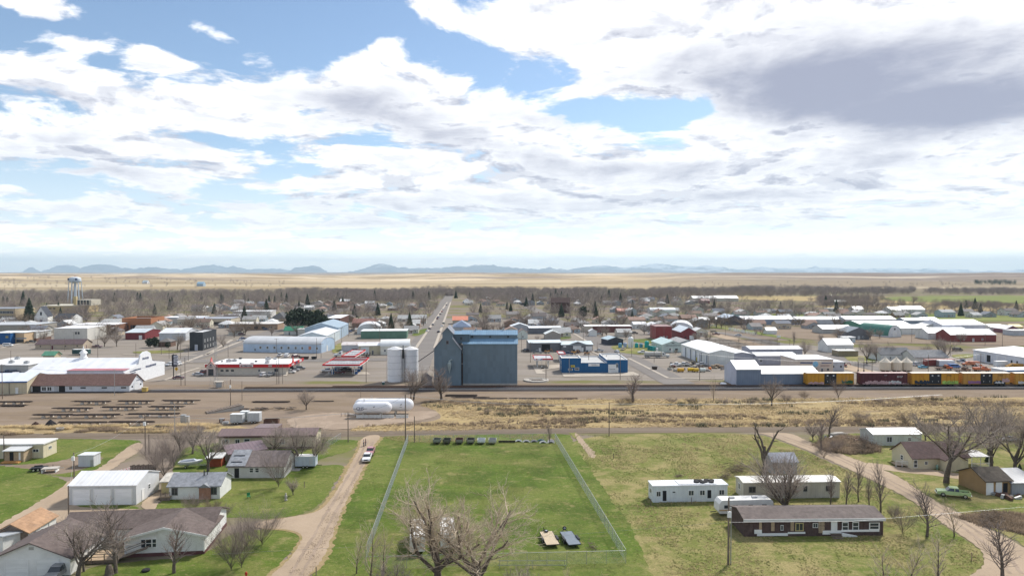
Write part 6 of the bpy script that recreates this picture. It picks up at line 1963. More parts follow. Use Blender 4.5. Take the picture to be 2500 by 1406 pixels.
def canopy(label,px0,px1,py_f,py_b,z,group='red and white fuel canopies',cols=True,name='fuel_canopy',grid=True):
 a,b,c=G(px0,py_f,z),G(px1,py_f,z),G(px0,py_b,z)
 L,D=b[0]-a[0],c[1]-a[1]
 o=thing(name,label,'canopy',((a[0]+b[0])/2,a[1],0),GRID*.3,group)
 MB().box(-L/2+.25,L/2-.25,.25,D-.25,z-.55,z-.3).build('roof_pan',M_MEMBR,o,color=(.42,.43,.45))
 for q in((-L/2,L/2,0,.22),(-L/2,L/2,D-.22,D),(-L/2,-L/2+.22,.225,D-.225),(L/2-.22,L/2,.225,D-.225)):
  MB().box(*q,z-.68,z).build('red_fascia',M_FLAT,o,color=REDS)
  MB().box(q[0]-.03,q[1]+.03,q[2]-.03,q[3]+.03,z-.98,z-.685).build('white_band',M_WHITE,o)
 if grid:
  n=max(4,int(L/1.2))
  for i in range(1,n):
   MB().box(-L/2+L*i/n-.05,-L/2+L*i/n+.05,.3,D-.3,z-.298,z-.18).build('roof_rib',M_STEEL,o)
  for t in(.35,.68):
   MB().box(-L/2+.3,L/2-.3,D*t,D*t+.25,z-.295,z-.14).build('roof_beam',M_BLACK,o)
 if cols:
  for x in(-L*.3,L*.3):
   for y in(D*.25,D*.75):
    MB().box(x-.2,x+.2,y-.2,y+.2,0,z-.99).build('column',M_WHITE,o)
 return o
canopy('front red edged fuel canopy over the blue pumps',787,878,889,876,5.2)
canopy('middle red edged fuel canopy behind the front one',806,892,878,872,5.2,cols=True)
canopy('rear red edged fuel canopy next to the parked lorry',833,867,868,853,5.6)
M_PUMP=mat('pump_blue',(.02,.10,.30),.35,.06)
for px,py,lab in((812,914,'blue fuel pump under the front canopy, western end'),(870,914,'blue fuel pump under the front canopy, eastern end'),(877,908,'blue fuel pump behind the eastern end one'),(882,902,'blue fuel pump farthest back at the east side'),(821,905,'teal fuel pump behind the western end one')):
 o=thing('fuel_pump',lab,'fuel pump',(*G(px,py),.06),0,'fuel pumps')
 MB().box(-.55,.55,-.3,.3,0,2.3).build('cabinet',M_PUMP,o)
 MB().box(-.4,.4,-.33,-.303,1.3,1.9).build('display',M_LAMP,o)
 MB().box(-.6,.6,-.34,.34,2.303,2.55).build('head',M_WHITE,o)
 MB().tube([(.58,0,1.7),(.75,-.1,1.0),(.62,-.1,.5)],.04,5).build('hose',M_BLACK,o)
for px,py in((803,914),(861,914)):
 o=thing('bollard','white and red bollard beside the blue pump at the canopy\'s %s end'%('western' if px<830 else 'eastern'),'bollard',(*G(px,py),.06),0,'bollards')
 MB().cyl(0,0,0,2.1,.16,8).build('post',M_WHITE,o)
 MB().cyl(0,0,1.2,1.5,.17,8).build('red_band',M_RED,o)
o=canopy('small red, white and blue fuel canopy beside the big annex',1304,1350,875,866,4.6,None,True,grid=False)
MB().box(-4.4,-.6,-.06,-.004,3.95,4.6).build('white_panel',M_WHITE,o)
MB().box(-3.6,-2.9,-.09,-.063,4.05,4.45).build('red_cross_mark',M_RED,o)
MB().extr([(-1.9,3.95),(-1.2,3.95),(-.2,4.6),(-.9,4.6)],-.09,-.063,'y').build('blue_stripe',M_PUMP,o)
o=thing('fuel_dispenser','slim black and white fuel dispenser standing on the concrete apron','fuel pump',(*G(1323,901),.06))
MB().box(-.25,.25,-.2,.2,0,1.7).build('cabinet',M_BLACK,o)
MB().box(-.2,.2,-.23,-.203,.9,1.5).build('display',M_WHITE,o)
MB().cyl(0,.1,1.7,4.6,.07,6).build('hose_mast',M_STEEL,o)
q=put('hose_reel',WHEEL,o,(.6,0,.35),scale=(.9,.8,.9))
o=canopy('little white roofed fuel shelter behind the blue building',1364,1381,863,856,4.2,None,True,name='fuel_shelter',grid=False)
BLU=(.010,.095,.235)
a,b=G(1370,910),G(1532,909)
S5=5.44
def blue_block(root,px0,px1,h,dep,par=.0,nm='wall'):
 x0,x1=(px0-1451)/S5,(px1-1451)/S5
 MB().box(x0,x1,0,dep,0,h-.35).build(nm,M_BLUE,root,color=BLU)
 for q in((x0,x1,0,.3),(x0,x1,dep-.3,dep),(x0,x0+.3,.305,dep-.305),(x1-.3,x1,.305,dep-.305)):
  MB().box(*q,h-.345,h).build('parapet',M_BLUE,root,color=BLU)
  MB().box(q[0]-.04,q[1]+.04,q[2]-.04,q[3]+.04,h+.003,h+.1).build('parapet_cap',M_WHITE,root)
 MB().box(x0+.31,x1-.31,.31,dep-.31,h-.34,h-.27).build('roof',M_MEMBR,root,color=(.42,.42,.41))
M_BLUE=mat('blue_panel_wall',objcol=True,rough=.5,var=.06,scale=.2,bump='ribs',period=1.2)
o=thing('blue_building','bright blue flat roofed building with white framed windows','building',((a[0]+b[0])/2,a[1],0),GRID*.3)
blue_block(o,1371,1418,6.6,10)
blue_block(o,1418.3,1481,4.5,24,nm='middle_wall')
blue_block(o,1481.3,1532,5.8,24,nm='end_wall')
for px,z,w,h in((1392,1.1,2.0,.9),(1408,1.2,1.9,1.2),(1505.5,2.3,1.0,1.9)):
 q=put('window',unit('frame' if px<1400 else 'framed'),o,((px-1451)/S5,0,z),scale=(w,1,h),color=WHITE)
 put('pane',unit('pane'),q)
for y,z in((3,3.6),(3,1.2),(7,3.6)):
 q=put('window',unit('frame'),o,((1371-1451)/S5,y,z),rz=-pi/2,scale=(1.2,1,1.5),color=WHITE)
 put('pane',unit('pane'),q)
q=put('garage_door',unit('dframe'),o,((1494-1451)/S5,0,.03),scale=(3.2,1,3.6),color=WHITE)
for k in range(4):
 put('panel',unit('slab'),q,(0,.01*(k%2),.25*k+.003),scale=(1,1,.243),color=WHITE)
for k in range(4):
 MB().box(-.38+.2*k,-.24+.2*k,-.08,-.055,.41,.46).build('door_light',M_DARK,q)
opening(o,'door','f',(1506-1451)/S5+.0,.03,1.0,2.1,(0,24))
s=MB().box((1436-1451)/S5,(1463-1451)/S5,-.14,-.004,3.0,4.15).build('sign_board',M_WHITE,o)
scrawl(s,(-.4,-.15,3.75),2.4,.24,mat('grey_print',(.25,.26,.3),.7),seed=8)
scrawl(s,(.2,-.15,3.35),3.0,.24,MATS['grey_print'],seed=9)
s=MB().box((1393-1451)/S5,(1403-1451)/S5,-.14,-.004,2.6,3.5).build('sign_board',M_FLAT,o,color=(.62,.50,.06))
scrawl(s,((1398-1451)/S5,-.15,3.05),1.2,.3,M_BLACKP,seed=10)
MB().cyl((1389-1451)/S5,-.5,0,6.9,.12,7).build('conduit_mast',M_STEEL,o)
for x,y in((-1,12),(6,15),(7.5,14)):
 MB().cyl(x,y,4.3 if x<5 else 5.6,6.3,.12,6).build('roof_stack',M_RUST,o)
GRW=(.15,.155,.165)
bld('workshop','dark grey workshop with an open black bay and a pale roof',(1292,859),(1370,858),12,5.0,'gable_x',1.0,GRW,(.60,.66,.68),M_METAL,M_RMETAL,ops=(('hole','f',.52,.05,4.8,4.1),('door','f',.33,.05,1.0,2.1)))
o=bld('workshop','dark grey workshop with a small gable and two white doors',(1371,859),(1447,858),12,4.0,'gable_x',1.3,GRW,(.58,.66,.68),M_METAL,M_RMETAL,ops=(('gar','f',.50,.05,4.2,3.2),('door','f',.67,.05,1.0,2.2),('gar','f',.88,.05,3.3,2.9),('sign','f',.10,2.6,1.6,.9)))
w2=(1447-1371)/4.3
MB().extr([(-.22*w2,0),(.26*w2,0),(.26*w2,4.2),(.02*w2,5.6),(-.22*w2,4.2)],-.02,5.9,'y').build('front_gable',M_METAL,o,color=GRW)
MB().extr([(-.25*w2,4.1),(.02*w2,5.65),(.29*w2,4.1),(.29*w2,4.25),(.02*w2,5.82),(-.25*w2,4.25)],-.3,6.0,'y').build('gable_roof',M_RMETAL,o,color=(.55,.62,.64))
for ch in o.children:
 if ch.name.startswith(('garage_door','door'))and abs(ch.location.x)<w2*.25:
  ch.location.y-=.04
o=bld('quonset_hut','long pale blue quonset building with a row of small windows',(594,859),(783,862),20,4.6,'arch_x',3.2,(.42,.53,.66),(.50,.51,.52),M_METAL,M_RMETAL,cat='building',over=0,ops=tuple(
[('win','f',.225+.091*k,1.9,1.5,1.5)for k in range(6)]+[('win','f',.765,1.9,1.3,1.5,(.03,.05,.1)),('sign','f',.862,1.8,1.5,1.9,(.48,.24,.16)),('win','f',.952,1.9,1.3,1.5,(.03,.05,.1)),('door','f',.155,.9,.7,1.0,(.03,.03,.06)),('door','r',.45,.1,1.6,3.2)]))
p0=G(795,846)
dirv=Vector((VX-795,0,0))
bld('workshop','pale blue white gabled workshop joined behind the quonset',(p0[0]-17,p0[1]+1),(p0[0],p0[1]+1),44,6.2,'gable_y',2.2,(.52,.58,.60),(.62,.64,.66),M_METAL,M_RMETAL,world=True,rz=R(4.0))
p1=G(818,829)
bld('workshop','blue grey gabled workshop at the far end of the quonset row',(p1[0]-20,p1[1]),(p1[0]+2,p1[1]),40,7.6,'gable_y',3.2,(.36,.45,.53),(.27,.35,.42),M_METAL,M_RMETAL,world=True,rz=R(4.0))
bld('warehouse','long dull green warehouse with a white roof edge',(881,827),(993,826),16,5.0,'flat',0,(.11,.21,.155),(.68,.70,.68),M_METAL,M_RMETAL,over=.3)
bld('quonset_hut','white quonset hut behind the green warehouse',(872,816),(932,815),26,2.2,'arch_y',5.2,(.62,.63,.63),(.62,.63,.64),M_METAL,M_RMETAL)
bld('warehouse','low white warehouse with a peeling rusty roof',(834,858),(925,857),11,3.6,'gable_x',1.2,(.50,.52,.56),(.56,.52,.51),M_METAL,mat('peeling_roof',objcol=True,rough=.7,var=.1,scale=.5,bump='ribs',period=1.2,stain=(.55,(.22,.12,.10),.75,.52)))
bld('workshop','tan workshop with a tall pale door beside the white quonset',(876,866),(929,865),9,4.8,'gable_x',.9,(.52,.46,.32),(.72,.72,.73),M_METAL,M_RMETAL,ops=(('gar','f',.28,.05,3.9,4.0,(.62,.66,.66)),('pane','f',.28,1.7,3.4,.6),('door','f',.64,.05,.9,2.1,DGREY)))
bld('quonset_hut','white quonset with a cream front behind the silos',(929,866),(1000,865),12,4.6,'arch_x',3.0,(.68,.66,.58),(.72,.73,.72),M_METAL,M_RMETAL,ops=(('win','f',.15,1.6,1.1,1.2,DGREY),))
def semi(label,px,py,head,cab,load,name='semi_truck',tank=False,L=13.0):
 o=thing(name,label,'truck',(*G(px,py),.05),R(head))
 MB().loft([[(4.0,-1.1,.9),(6.3,-1.0,.9),(6.3,1.0,.9),(4.0,1.1,.9)],[(4.0,-1.1,1.7),(6.2,-.9,1.65),(6.2,.9,1.65),(4.0,1.1,1.7)]]).build('bonnet',M_CAR,o,color=cab)
 MB().loft([[(2.2,-1.2,.9),(4.2,-1.2,.9),(4.2,1.2,.9),(2.2,1.2,.9)],[(2.2,-1.2,2.2),(4.2,-1.2,2.2),(4.2,1.2,2.2),(2.2,1.2,2.2)],[(2.2,-1.05,3.2),(3.3,-1.05,2.9),(3.3,1.05,2.9),(2.2,1.05,3.2)]]).build('cab',M_CAR,o,color=cab)
 MB().loft([[(4.25,-1.05,1.75),(4.27,-1.05,1.75),(4.27,1.05,1.75),(4.25,1.05,1.75)],[(3.62,-1.0,2.65),(3.66,-1.0,2.65),(3.66,1.0,2.65),(3.62,1.0,2.65)]]).build('windscreen',M_GLASS,o)
 MB().box(2.5,3.4,-1.22,1.22,1.8,2.4).build('side_window',M_GLASS,o)
 MB().box(-L+4,5.8,-.5,.5,.6,.88).build('chassis',M_BLACK,o)
 wheels(o,(5.4,.9,-.4,-L+5.2,-L+6.5),1.0,.5,.3)
 if tank:
  MB().lathe([(.4,-L+4),(1.15,-L+4.3),(1.2,1.6),(.4,1.9)],14,axis='x').build('tank',M_FLAT,o,(0,0,2.1),color=load)
  MB().box(-L+4.2,1.5,-1.25,1.25,1.2,1.4).build('running_board',M_STEEL,o)
 else:
  MB().box(-L+4,1.5,-1.25,1.25,1.0,1.25).build('flat_deck',M_WOODG,o)
  for k in range(9):
   MB().box(-L+4.2+k*(L-3)/9,-L+4.35+k*(L-3)/9,-1.3,1.3,1.26,2.3 if load=='rack' else 1.4).build('stake',M_BLACK,o)
 return o
semi('white and navy lorry with a slatted trailer parked behind the fuel canopies',845,871,180,(.66,.68,.70),'rack',L=17)
semi('dirty white tanker lorry parked by the pale green implement shop',1605,873,0,(.66,.66,.62),(.50,.48,.43),'tanker_truck',True,11)
# -- dealership and neighbours
MSH=M_RMETAL
o=bld('dealership','large white dealership hall with a stepped parapet front',(54,944),(302,943),31,4.6,'gable_x',4.6,(.62,.64,.68),(.72,.73,.76),M_METAL,M_RMETAL,rz=R(1.2),over=.2,ops=(('door','r',.2,.1,2,2.6,(.3,.32,.36)),('door','r',.8,.1,1.2,2.4,(.3,.32,.36)),('door','r',.9,.1,1.2,2.4,(.3,.32,.36))))
wd=hypot(G(302,943)[0]-G(54,944)[0],0)/2
MB().extr([(-.6,0),(31.6,0),(31.6,5.6),(26,6.6),(21,7.4),(19.5,11),(17,12.0),(14,12.0),(11.5,11),(10,7.4),(5,6.6),(-.6,5.6)],wd+.3,wd+.8,'x').build('parapet_front',M_FLAT,o,color=(.74,.75,.76))
for y,z,w_,h_ in((15.5,9.2,5.0,1.0),(20,5.6,9.0,.9),(9,5.4,6.0,.6),(5.5,4.5,4.5,.45),(5.5,5.3,4.5,.45)):
 scrawl(o,(wd+.82,y,z),w_,h_,MATS['navy_print'],rz=pi/2,seed=int(y*7+z))
MB().lathe([(1.5,8.6),(1.5,9.6),(1.1,9.9),(1.1,11.2),(1.6,11.4),(.9,12.3),(.3,12.9),(.12,14.2),(.02,14.4)],12,-5,15.5).build('cupola',M_WHITE,o)
MB().box(wd-22,wd-.1,.2,10.5,4.9,6.2).build('side_flat_roof',M_FLAT,o,color=(.62,.64,.68))
MB().box(wd-22.2,wd+.1,0,10.7,6.203,6.4).build('roof_edge',M_FLAT,o,color=(.42,.16,.18))
o=bld('shop','long white shop with a brown shingle roof beside the tracks',(75,958),(323,955),9.8,2.75,'gable_x',3.3,(.64,.66,.69),(.16,.095,.080),cat='shop',over=.45,rz=R(1.2),ops=(
('hole','f',.06,.1,3.0,2.3),('wind','f',.135,.6,1.8,1.6,WHITE),('wind','f',.19,.6,1.8,1.6,WHITE),('door','f',.26,.1,1.6,2.2,(.45,.46,.48)),('hole','f',.315,.1,2.4,2.4),('wind','f',.405,.9,1.2,1.4,WHITE),
('pane','f',.53,1.4,2.2,.6),('pane','f',.745,1.4,2.2,.6),('pane','f',.94,1.4,2.2,.6),('pane','r',.2,1.4,1.2,.7),('pane','r',.82,1.4,1.2,.7),('gar','r',.5,.05,3.0,2.5,(.66,.67,.68))))
scrawl(o,(18.98,5,3.8),3.2,.35,MATS['navy_print'],rz=pi/2,seed=21)
o=bld('metal_building','beige metal building with a blue roof edge at the picture edge',(-90,964),(66,961),16,4.6,'gable_x',2.0,(.52,.46,.33),(.66,.70,.74),M_METAL,M_RMETAL,trim=(.05,.12,.30),ops=(('door','f',.84,.1,.9,2.2),('hole','f',.72,.1,.2,4.3)))
o=bld('warehouse','low grey flat roofed building with roof units behind the dealership',(-70,912),(86,908),26,3.6,'flat',0,(.42,.42,.41),(.66,.66,.66),M_METAL,M_MEMBR,rz=R(1.5))
for x,y in((1,6),(-6,20),(9,4)):
 u=MB().box(x-.9,x+.9,y-.7,y+.7,3.9,5.0).build('roof_unit',M_STEEL,o)
 MB().cyl(x,y,5.003,5.15,.5,10).build('fan',M_BLACK,u)
o=thing('ice_kiosk','small yellow box cabinet at the end of the brown roofed shop','cabinet',(*G(354,957),.03))
MB().box(-.9,.9,-.6,.6,0,1.7).build('body',M_FLAT,o,color=(.55,.38,.10))
MB().box(-.98,.98,-.68,.68,1.703,1.85).build('lid',M_FLAT,o,color=(.5,.42,.25))
o=thing('pylon_sign','tall dark pylon sign with white panels by the pavement island','sign',(*G(424,925),.05),R(10))
MB().box(-.15,.15,-.15,.15,0,10.5).build('post',M_BLACK,o)
MB().box(-.6,1.4,-.25,.25,5.2,10.2).build('cabinet',M_BLACKP,o)
for k in range(3):
 q=MB().box(.2,1.95,-.32,-.255,6.0+1.4*k,7.1+1.4*k).build('panel',M_FLAT,o,color=(.55,.56,.62))
 scrawl(q,(1.1,-.33,6.55+1.4*k),1.3,.4,M_BLACKP,seed=30+k)
o=thing('road_sign','yellow warning sign next to the pylon sign','sign',(*G(431,923),.05),R(10))
MB().cyl(0,0,0,3.2,.05,6).build('post',M_STEEL,o)
MB().extr([(0,3.0),(.75,3.9),(0,4.8),(-.75,3.9)],-.06,-.03,'y').build('diamond',mat('sign_yellow',(.72,.42,.02),.5,.05),o)
MB().box(-.08,.08,-.08,-.062,3.5,4.3).build('arrow',M_BLACKP,o)
bld('gazebo','green roofed kiosk behind the dealership',(105,877),(133,877),5,2.2,'gable_x',1.6,(.50,.42,.28),(.10,.27,.18),cat='kiosk',over=.6)
box_trailer('cargo_trailer','long dark green enclosed trailer on the open lot',199,866,4,8.5,2.6,3.0,(.03,.075,.075))
# -- western blocks
bld('office','dark charcoal two storey office with a pale upper corner',(463,856),(506,853),22,10.0,'flat',0,(.032,.036,.042),(.5,.5,.5),M_METAL,M_MEMBR,rz=GRID,over=0,par=.5,ops=(
('door','f',.5,.1,1.4,3.2,(.4,.42,.48)),('pane','f',.75,8.2,.9,1.0),('pane','f',.86,8.2,.9,1.0))+tuple(('win','r',.15+.2*k,1.2+3.4*j,1.2,1.6,GREY)for k in range(4)for j in range(2)))
bld('motel','long tan building with a brown hipped end roof on the open lot',(86,853),(203,852),10,2.9,'gable_x',2.4,(.46,.38,.29),(.115,.08,.085),ops=(('door','f',.36,.05,1.2,2.2,(.13,.04,.04)),('pane','f',.11,1.4,.8,.8),('pane','f',.63,1.4,.8,.8),('pane','f',.88,1.4,.8,.8),('door','r',.35,.1,.9,2.1,(.13,.04,.04))),rz=GRID)
bld('block','plain white rendered two storey block',(132,832),(216,831),24,8.0,'flat',0,(.58,.56,.51),(.72,.72,.72),M_FLAT,M_MEMBR,rz=GRID,over=.1,ops=(('wind','f',.66,4.2,1.2,1.6,DGREY),('wind','f',.74,4.2,1.2,1.6,DGREY)))
bld('shop','bright blue shop front at the western edge',(-20,840),(37,838),16,6.8,'flat',0,(.012,.085,.24),(.6,.62,.62),M_FLAT,M_MEMBR,rz=GRID,ops=(('sign','f',.82,3.8,1.6,1.2,(.35,.3,.12)),))
bld('shop','tan shop front with a wide shaded window beside the blue shop',(38,838),(72,836),16,6.6,'flat',0,(.52,.38,.24),(.62,.64,.66),M_FLAT,M_MEMBR,rz=GRID,ops=(('pane','f',.3,.5,2.4,2.0),('pane','f',.7,.5,2.6,2.0),('sign','f',.5,2.8,8.0,.7,(.2,.25,.3))))
bld('shop','pale grey shop with a brick foot beside the tan shop',(73,834),(95,833),16,6.0,'flat',0,(.50,.50,.47),(.5,.5,.5),M_FLAT,M_MEMBR,rz=GRID,base=(2.2,(.17,.10,.08)))
bld('hall','long drab concrete hall behind the blue shop',(-60,818),(110,814),26,7.0,'flat',0,(.32,.30,.26),(.42,.44,.46),M_FLAT,M_MEMBR,rz=GRID)
bld('block','long red brown brick block with a white roof',(173,815),(296,812),22,6.4,'flat',0,(.22,.105,.065),(.74,.74,.75),M_BRICK,M_MEMBR,rz=GRID,over=.05)
bld('block','orange brick block with a stepped side wall',(298,809),(384,806),24,8.6,'flat',0,(.34,.15,.075),(.46,.47,.48),M_BRICK,M_MEMBR,rz=GRID,over=.02,par=1.4,ops=(('hole','f',.5,.3,6.0,4.5),('pane','f',.18,1.0,2.2,4.0),('pane','f',.32,1.0,1.2,4.0)))
bld('barn','dark red barn with a pale sloping roof in the western blocks',(306,829),(368,826),24,4.6,'gable_x',1.6,(.17,.030,.035),(.50,.54,.56),M_METAL,M_RMETAL,rz=GRID,ops=(('door','f',.78,.05,1.8,2.6),))
bld('workshop','white walled workshop with a broad pale roof near the bare spreading tree',(389,832),(470,828),22,5.0,'gable_x',2.4,(.50,.52,.54),(.66,.67,.68),M_METAL,M_RMETAL,rz=GRID)
bld('house','brown house with a flat shaded roof behind the round dark bushes',(386,847),(424,845),8,3.0,'hip',1.8,(.16,.10,.075),(.16,.15,.14),cat='house',rz=GRID)
o=bld('church','white church with a steep dark roof and a pointed gable',(84,790),(118,789),22,6,'gable_y',8.5,WHITE,(.045,.05,.065),rz=GRID+R(20),cat='church',ops=(('pane','f',.5,7.0,1.6,3.2),('door','f',.5,.1,2.0,3.0,(.1,.1,.2))))
bld('church_hall','white church hall with a long dark roof and narrow windows',(130,793),(188,791),18,5.4,'gable_x',3.6,WHITE,(.045,.05,.06),rz=GRID,ops=tuple(('pane','f',.2+.15*k,1.0,.9,3.4)for k in range(5)))
bld('school','long buff brick school with rows of windows at the western edge',(-80,782),(62,779),30,10.5,'flat',0,(.42,.34,.22),(.22,.24,.27),M_BRICK,M_MEMBR,rz=GRID,over=.2,ops=tuple(('wind','f',.55+.075*k,1.6+4.6*j,3.6,2.4,GREY)for k in range(6)for j in range(2)))
o=bld('school','buff flat roofed school wing with a square chimney tower',(98,765),(210,763),40,8,'flat',0,(.46,.36,.20),(.5,.47,.38),M_BRICK,M_MEMBR,rz=GRID,ops=tuple(('pane','f',.06+.1*k,4.6,3.0,1.4)for k in range(4)))
MB().box(9,12,10,13,8.3,18).build('chimney_tower',M_BRICK,o,color=(.50,.40,.22))
MB().box(17,32,2,22,8.3,14.5).build('hall_block',M_FLAT,o,color=(.46,.42,.34))
for k in range(4):
 MB().box(18+3.2*k,20+3.2*k,1.9,1.997,9,14).build('tall_window',M_GLASS,o)
o=thing('water_tower','pale blue grey water tower on slender legs above the town','water tower',(*G(184,741),0))
Yw=o.location.y
zt,zb=ZAT(676,Yw),ZAT(689,Yw)
r=7.6
M_WT=mat('tower_paint',(.50,.56,.62),.5,.06)
MB().lathe([(.4,zb-1.4),(r*.55,zb-.9),(r*.95,zb+.8),(r,zb+2.6),(r,zt-3.2),(r*.93,zt-1.4),(r*.6,zt-.3),(.3,zt+.2)],24).build('tank',M_WT,o,smooth=True)
MB().lathe([(r+.9,zb+1.5),(r+.9,zb+1.8),(r,zb+1.8),(r,zb+1.5)],24).build('walkway',M_WT,o)
MB().cyl(0,0,0,zb-1.2,1.6,12).build('riser',M_WT,o)
for k in range(6):
 t=2*pi*(k+.5)/6
 MB().tube([(9.4*cos(t),9.4*sin(t),0),(r*.97*cos(t),r*.97*sin(t),zb+1.4)],.5,6).build('leg',M_WT,o)
for sg in(-1,1):
 MB().box(sg*5.4-1.1,sg*5.4+1.1,-r*.86,-r*.6,zb+3.0,zb+5.6).build('emblem',MATS['navy_print'],o)
MB().cyl(0,0,zt,zt+1.2,.5,8).build('vent',M_RED,o)
bld('brick_block','dark brown brick three storey block with a white roof',(796,808),(836,806),40,9.6,'flat',0,(.13,.055,.040),(.72,.72,.72),M_BRICK,M_MEMBR,rz=GRID,over=.1,ops=tuple(('hole','r',.12+.16*k,.5,1.6,8.4)for k in range(6)))
bld('church','dark brown brick church with a long sloping wall',(1346,764),(1393,765),14,11.5,'gable_x',5,(.085,.045,.038),(.07,.042,.038),M_BRICK,M_SHING,rz=R(-2),cat='church')
bld('office','tan low office block with a dark hipped roof',(560,806),(703,799),20,4.6,'flat',0,(.34,.24,.17),(.60,.58,.55),M_BRICK,M_MEMBR,rz=GRID,ops=tuple(('pane','f',.1+.15*k,1,3,1.8)for k in range(6)))
bld('office','brown office with a dark grey hipped roof',(660,790),(708,787),24,4.2,'hip',5,(.40,.36,.30),(.085,.085,.09),rz=GRID)
bld('shop','white shop with an arched front west of the dark pines',(568,776),(674,773),20,6.2,'flat',0,(.58,.57,.55),(.62,.62,.62),M_FLAT,M_MEMBR,rz=GRID)
bld('shop','cream long shop with a dark canopy',(470,795),(582,791),22,5.6,'flat',0,(.50,.44,.34),(.30,.32,.36),M_FLAT,M_MEMBR,rz=GRID,ops=(('hole','f',.5,.4,20,2.6),))
bld('shop','pale low shop with a blue stripe',(396,790),(505,787),20,5,'flat',0,(.54,.52,.48),(.66,.66,.68),M_FLAT,M_MEMBR,rz=GRID,trim=(.03,.08,.2))
bld('house','small white house with a bright green roof and a dormer',(693,818),(740,817),10,3.2,'gable_x',2.6,(.62,.62,.58),(.035,.20,.12),rz=GRID,cat='house',ops=(('door','f',.3,.1,1,2.2,DGREY),('win','f',.7,1,1,1.3)))
bld('shed','white flat walled shed beside the green roofed house',(727,820),(771,819),8,4.6,'flat',0,(.58,.56,.50),(.60,.60,.58),M_FLAT,M_MEMBR,rz=GRID)
bld('house','brown brick house with a low red brown roof by the main street',(860,799),(918,797),14,3.4,'gable_x',3,(.24,.12,.08),(.24,.12,.10),rz=GRID,cat='house')
bld('house','low building with a bright orange red roof beyond the elevator',(1105,792),(1142,792),14,3.6,'gable_x',3,(.42,.36,.28),(.62,.23,.14),rz=GRID,cat='house',rm=M_RMETAL)
bld('hall','broad blue roofed hall behind the tall elevator',(1106,812),(1150,810),26,4,'hip',4,(.4,.42,.44),(.14,.185,.27),rz=GRID,rm=M_RMETAL)
bld('house','little house with a salmon roof at the main street corner',(1008,797),(1028,796),8,2.8,'gable_x',2.0,(.60,.54,.46),(.45,.23,.17),rz=GRID,cat='house')
bld('workshop','long slate grey workshop with a white roof',(1292,815),(1370,814),14,4.2,'gable_x',.8,(.14,.15,.175),(.74,.75,.76),M_METAL,M_RMETAL,rz=GRID)
bld('house','pale house gable with a brown roof behind the annex',(1265,828),(1288,827),10,4.2,'gable_y',2.4,(.55,.60,.56),(.21,.165,.15),rz=GRID,cat='house',ops=(('win','f',.5,1,1,1.3),))
bld('house','tan gabled house with a pale roof behind the grey workshop',(1332,829),(1368,828),10,3.6,'gable_y',2.2,(.34,.31,.28),(.62,.66,.66),rz=GRID,cat='house')
bld('workshop','low pale roofed house with a sloping carport behind the slate workshop',(1248,808),(1290,806),12,3.4,'gable_y',2.2,(.4,.42,.45),(.62,.66,.70),rz=GRID,cat='house')
bld('motel','long low red brown building with a white roof',(1428,811),(1546,813),12,4.4,'flat',0,(.145,.05,.045),(.70,.69,.67),M_METAL,M_MEMBR,rz=R(-1),ops=(('hole','f',.16,.1,3,2.8),('sign','f',.05,.1,8,4.2,(.5,.44,.36))))
bld('shed','small white gabled shed on the eastern side street',(1439,821),(1456,820),5,3.6,'gable_y',1.3,WHITE,(.66,.67,.68),rz=GRID,cat='shed')
bld('house','dark navy low house with a pale blue roof by the coloured tanks',(1484,843),(1520,841),11,3.4,'gable_y',1.5,(.05,.055,.075),(.40,.50,.55),rz=R(14),cat='house',rm=M_RMETAL)
for px,py,w_,top,c,lab in((1514,849,9,837,(.12,.32,.46),'sky blue poly tank at the western end of the tank row'),(1526,848,9,836,(.36,.42,.55),'lavender grey poly tank second in the tank row'),(1540,849,13,822,(.74,.74,.73),'tall white poly tank in the tank row'),(1554,849,9,837,(.02,.34,.32),'teal poly tank beside the tall white one'),
(1565,849,8.5,838,(.08,.28,.38),'blue poly tank between the teal ones'),(1579,849,11,832,(.01,.36,.32),'tall teal poly tank in the tank row'),(1584,855,7,842,(.01,.22,.22),'small dark teal poly tank in front of the tall teal one'),(1590,856,7,844,(.01,.27,.27),'small teal tank second in the front row'),(1597,857,8,845,(.01,.33,.33),'bright teal tank near the implement shop'),(1604,859,6,849,(.72,.74,.74),'white square tank at the implement shop corner')):
 p=G(px,py)
 s=(py-HOR)/H
 hh=ZAT(top,p[1])
 o=thing('poly_tank',lab,'tank',(*p,.03),0,'coloured tanks on the grass')
 r=w_/s/2
 m=mat('poly_'+lab.split()[0]+str(px),c,.4,.05)
 MB().lathe([(r,0),(r,hh*.84),(r*.8,hh*.93),(r*.3,hh*.985),(.05,hh)],16).build('body',m,o,smooth=False)
 MB().cyl(0,0,hh*.98,hh*1.03,r*.25,10).build('lid',M_BLACK,o)
 for k in range(3):
  MB().lathe([(r+.04,hh*(.2+.22*k)),(r+.04,hh*(.22+.22*k)),(r-.1,hh*(.22+.22*k)),(r-.1,hh*(.2+.22*k))],16).build('hoop',m,o)
o=bld('implement_shop','pale green implement shop with dark lettering on its front',(1617,860),(1668,859),22,4.2,'gable_y',2.2,(.50,.58,.55),(.46,.58,.57),M_METAL,M_RMETAL,rz=GRID,cat='shop',ops=(('win','f',.36,1.0,1.2,1.4),('door','f',.44,.05,.9,2.1),('pane','f',.66,1.0,1.8,1.2)))
text(o,'NORTHERN IMPLEMENT',(0,-.06,3.75),.95,M_BLACKP,sx=.82)
MB().extr([(-1.0,4.9),(1.0,4.9),(.4,5.35),(-.5,5.35)],-.05,-.004,'y').build('emblem',M_BLACKP,o)
a=G(1730,893)
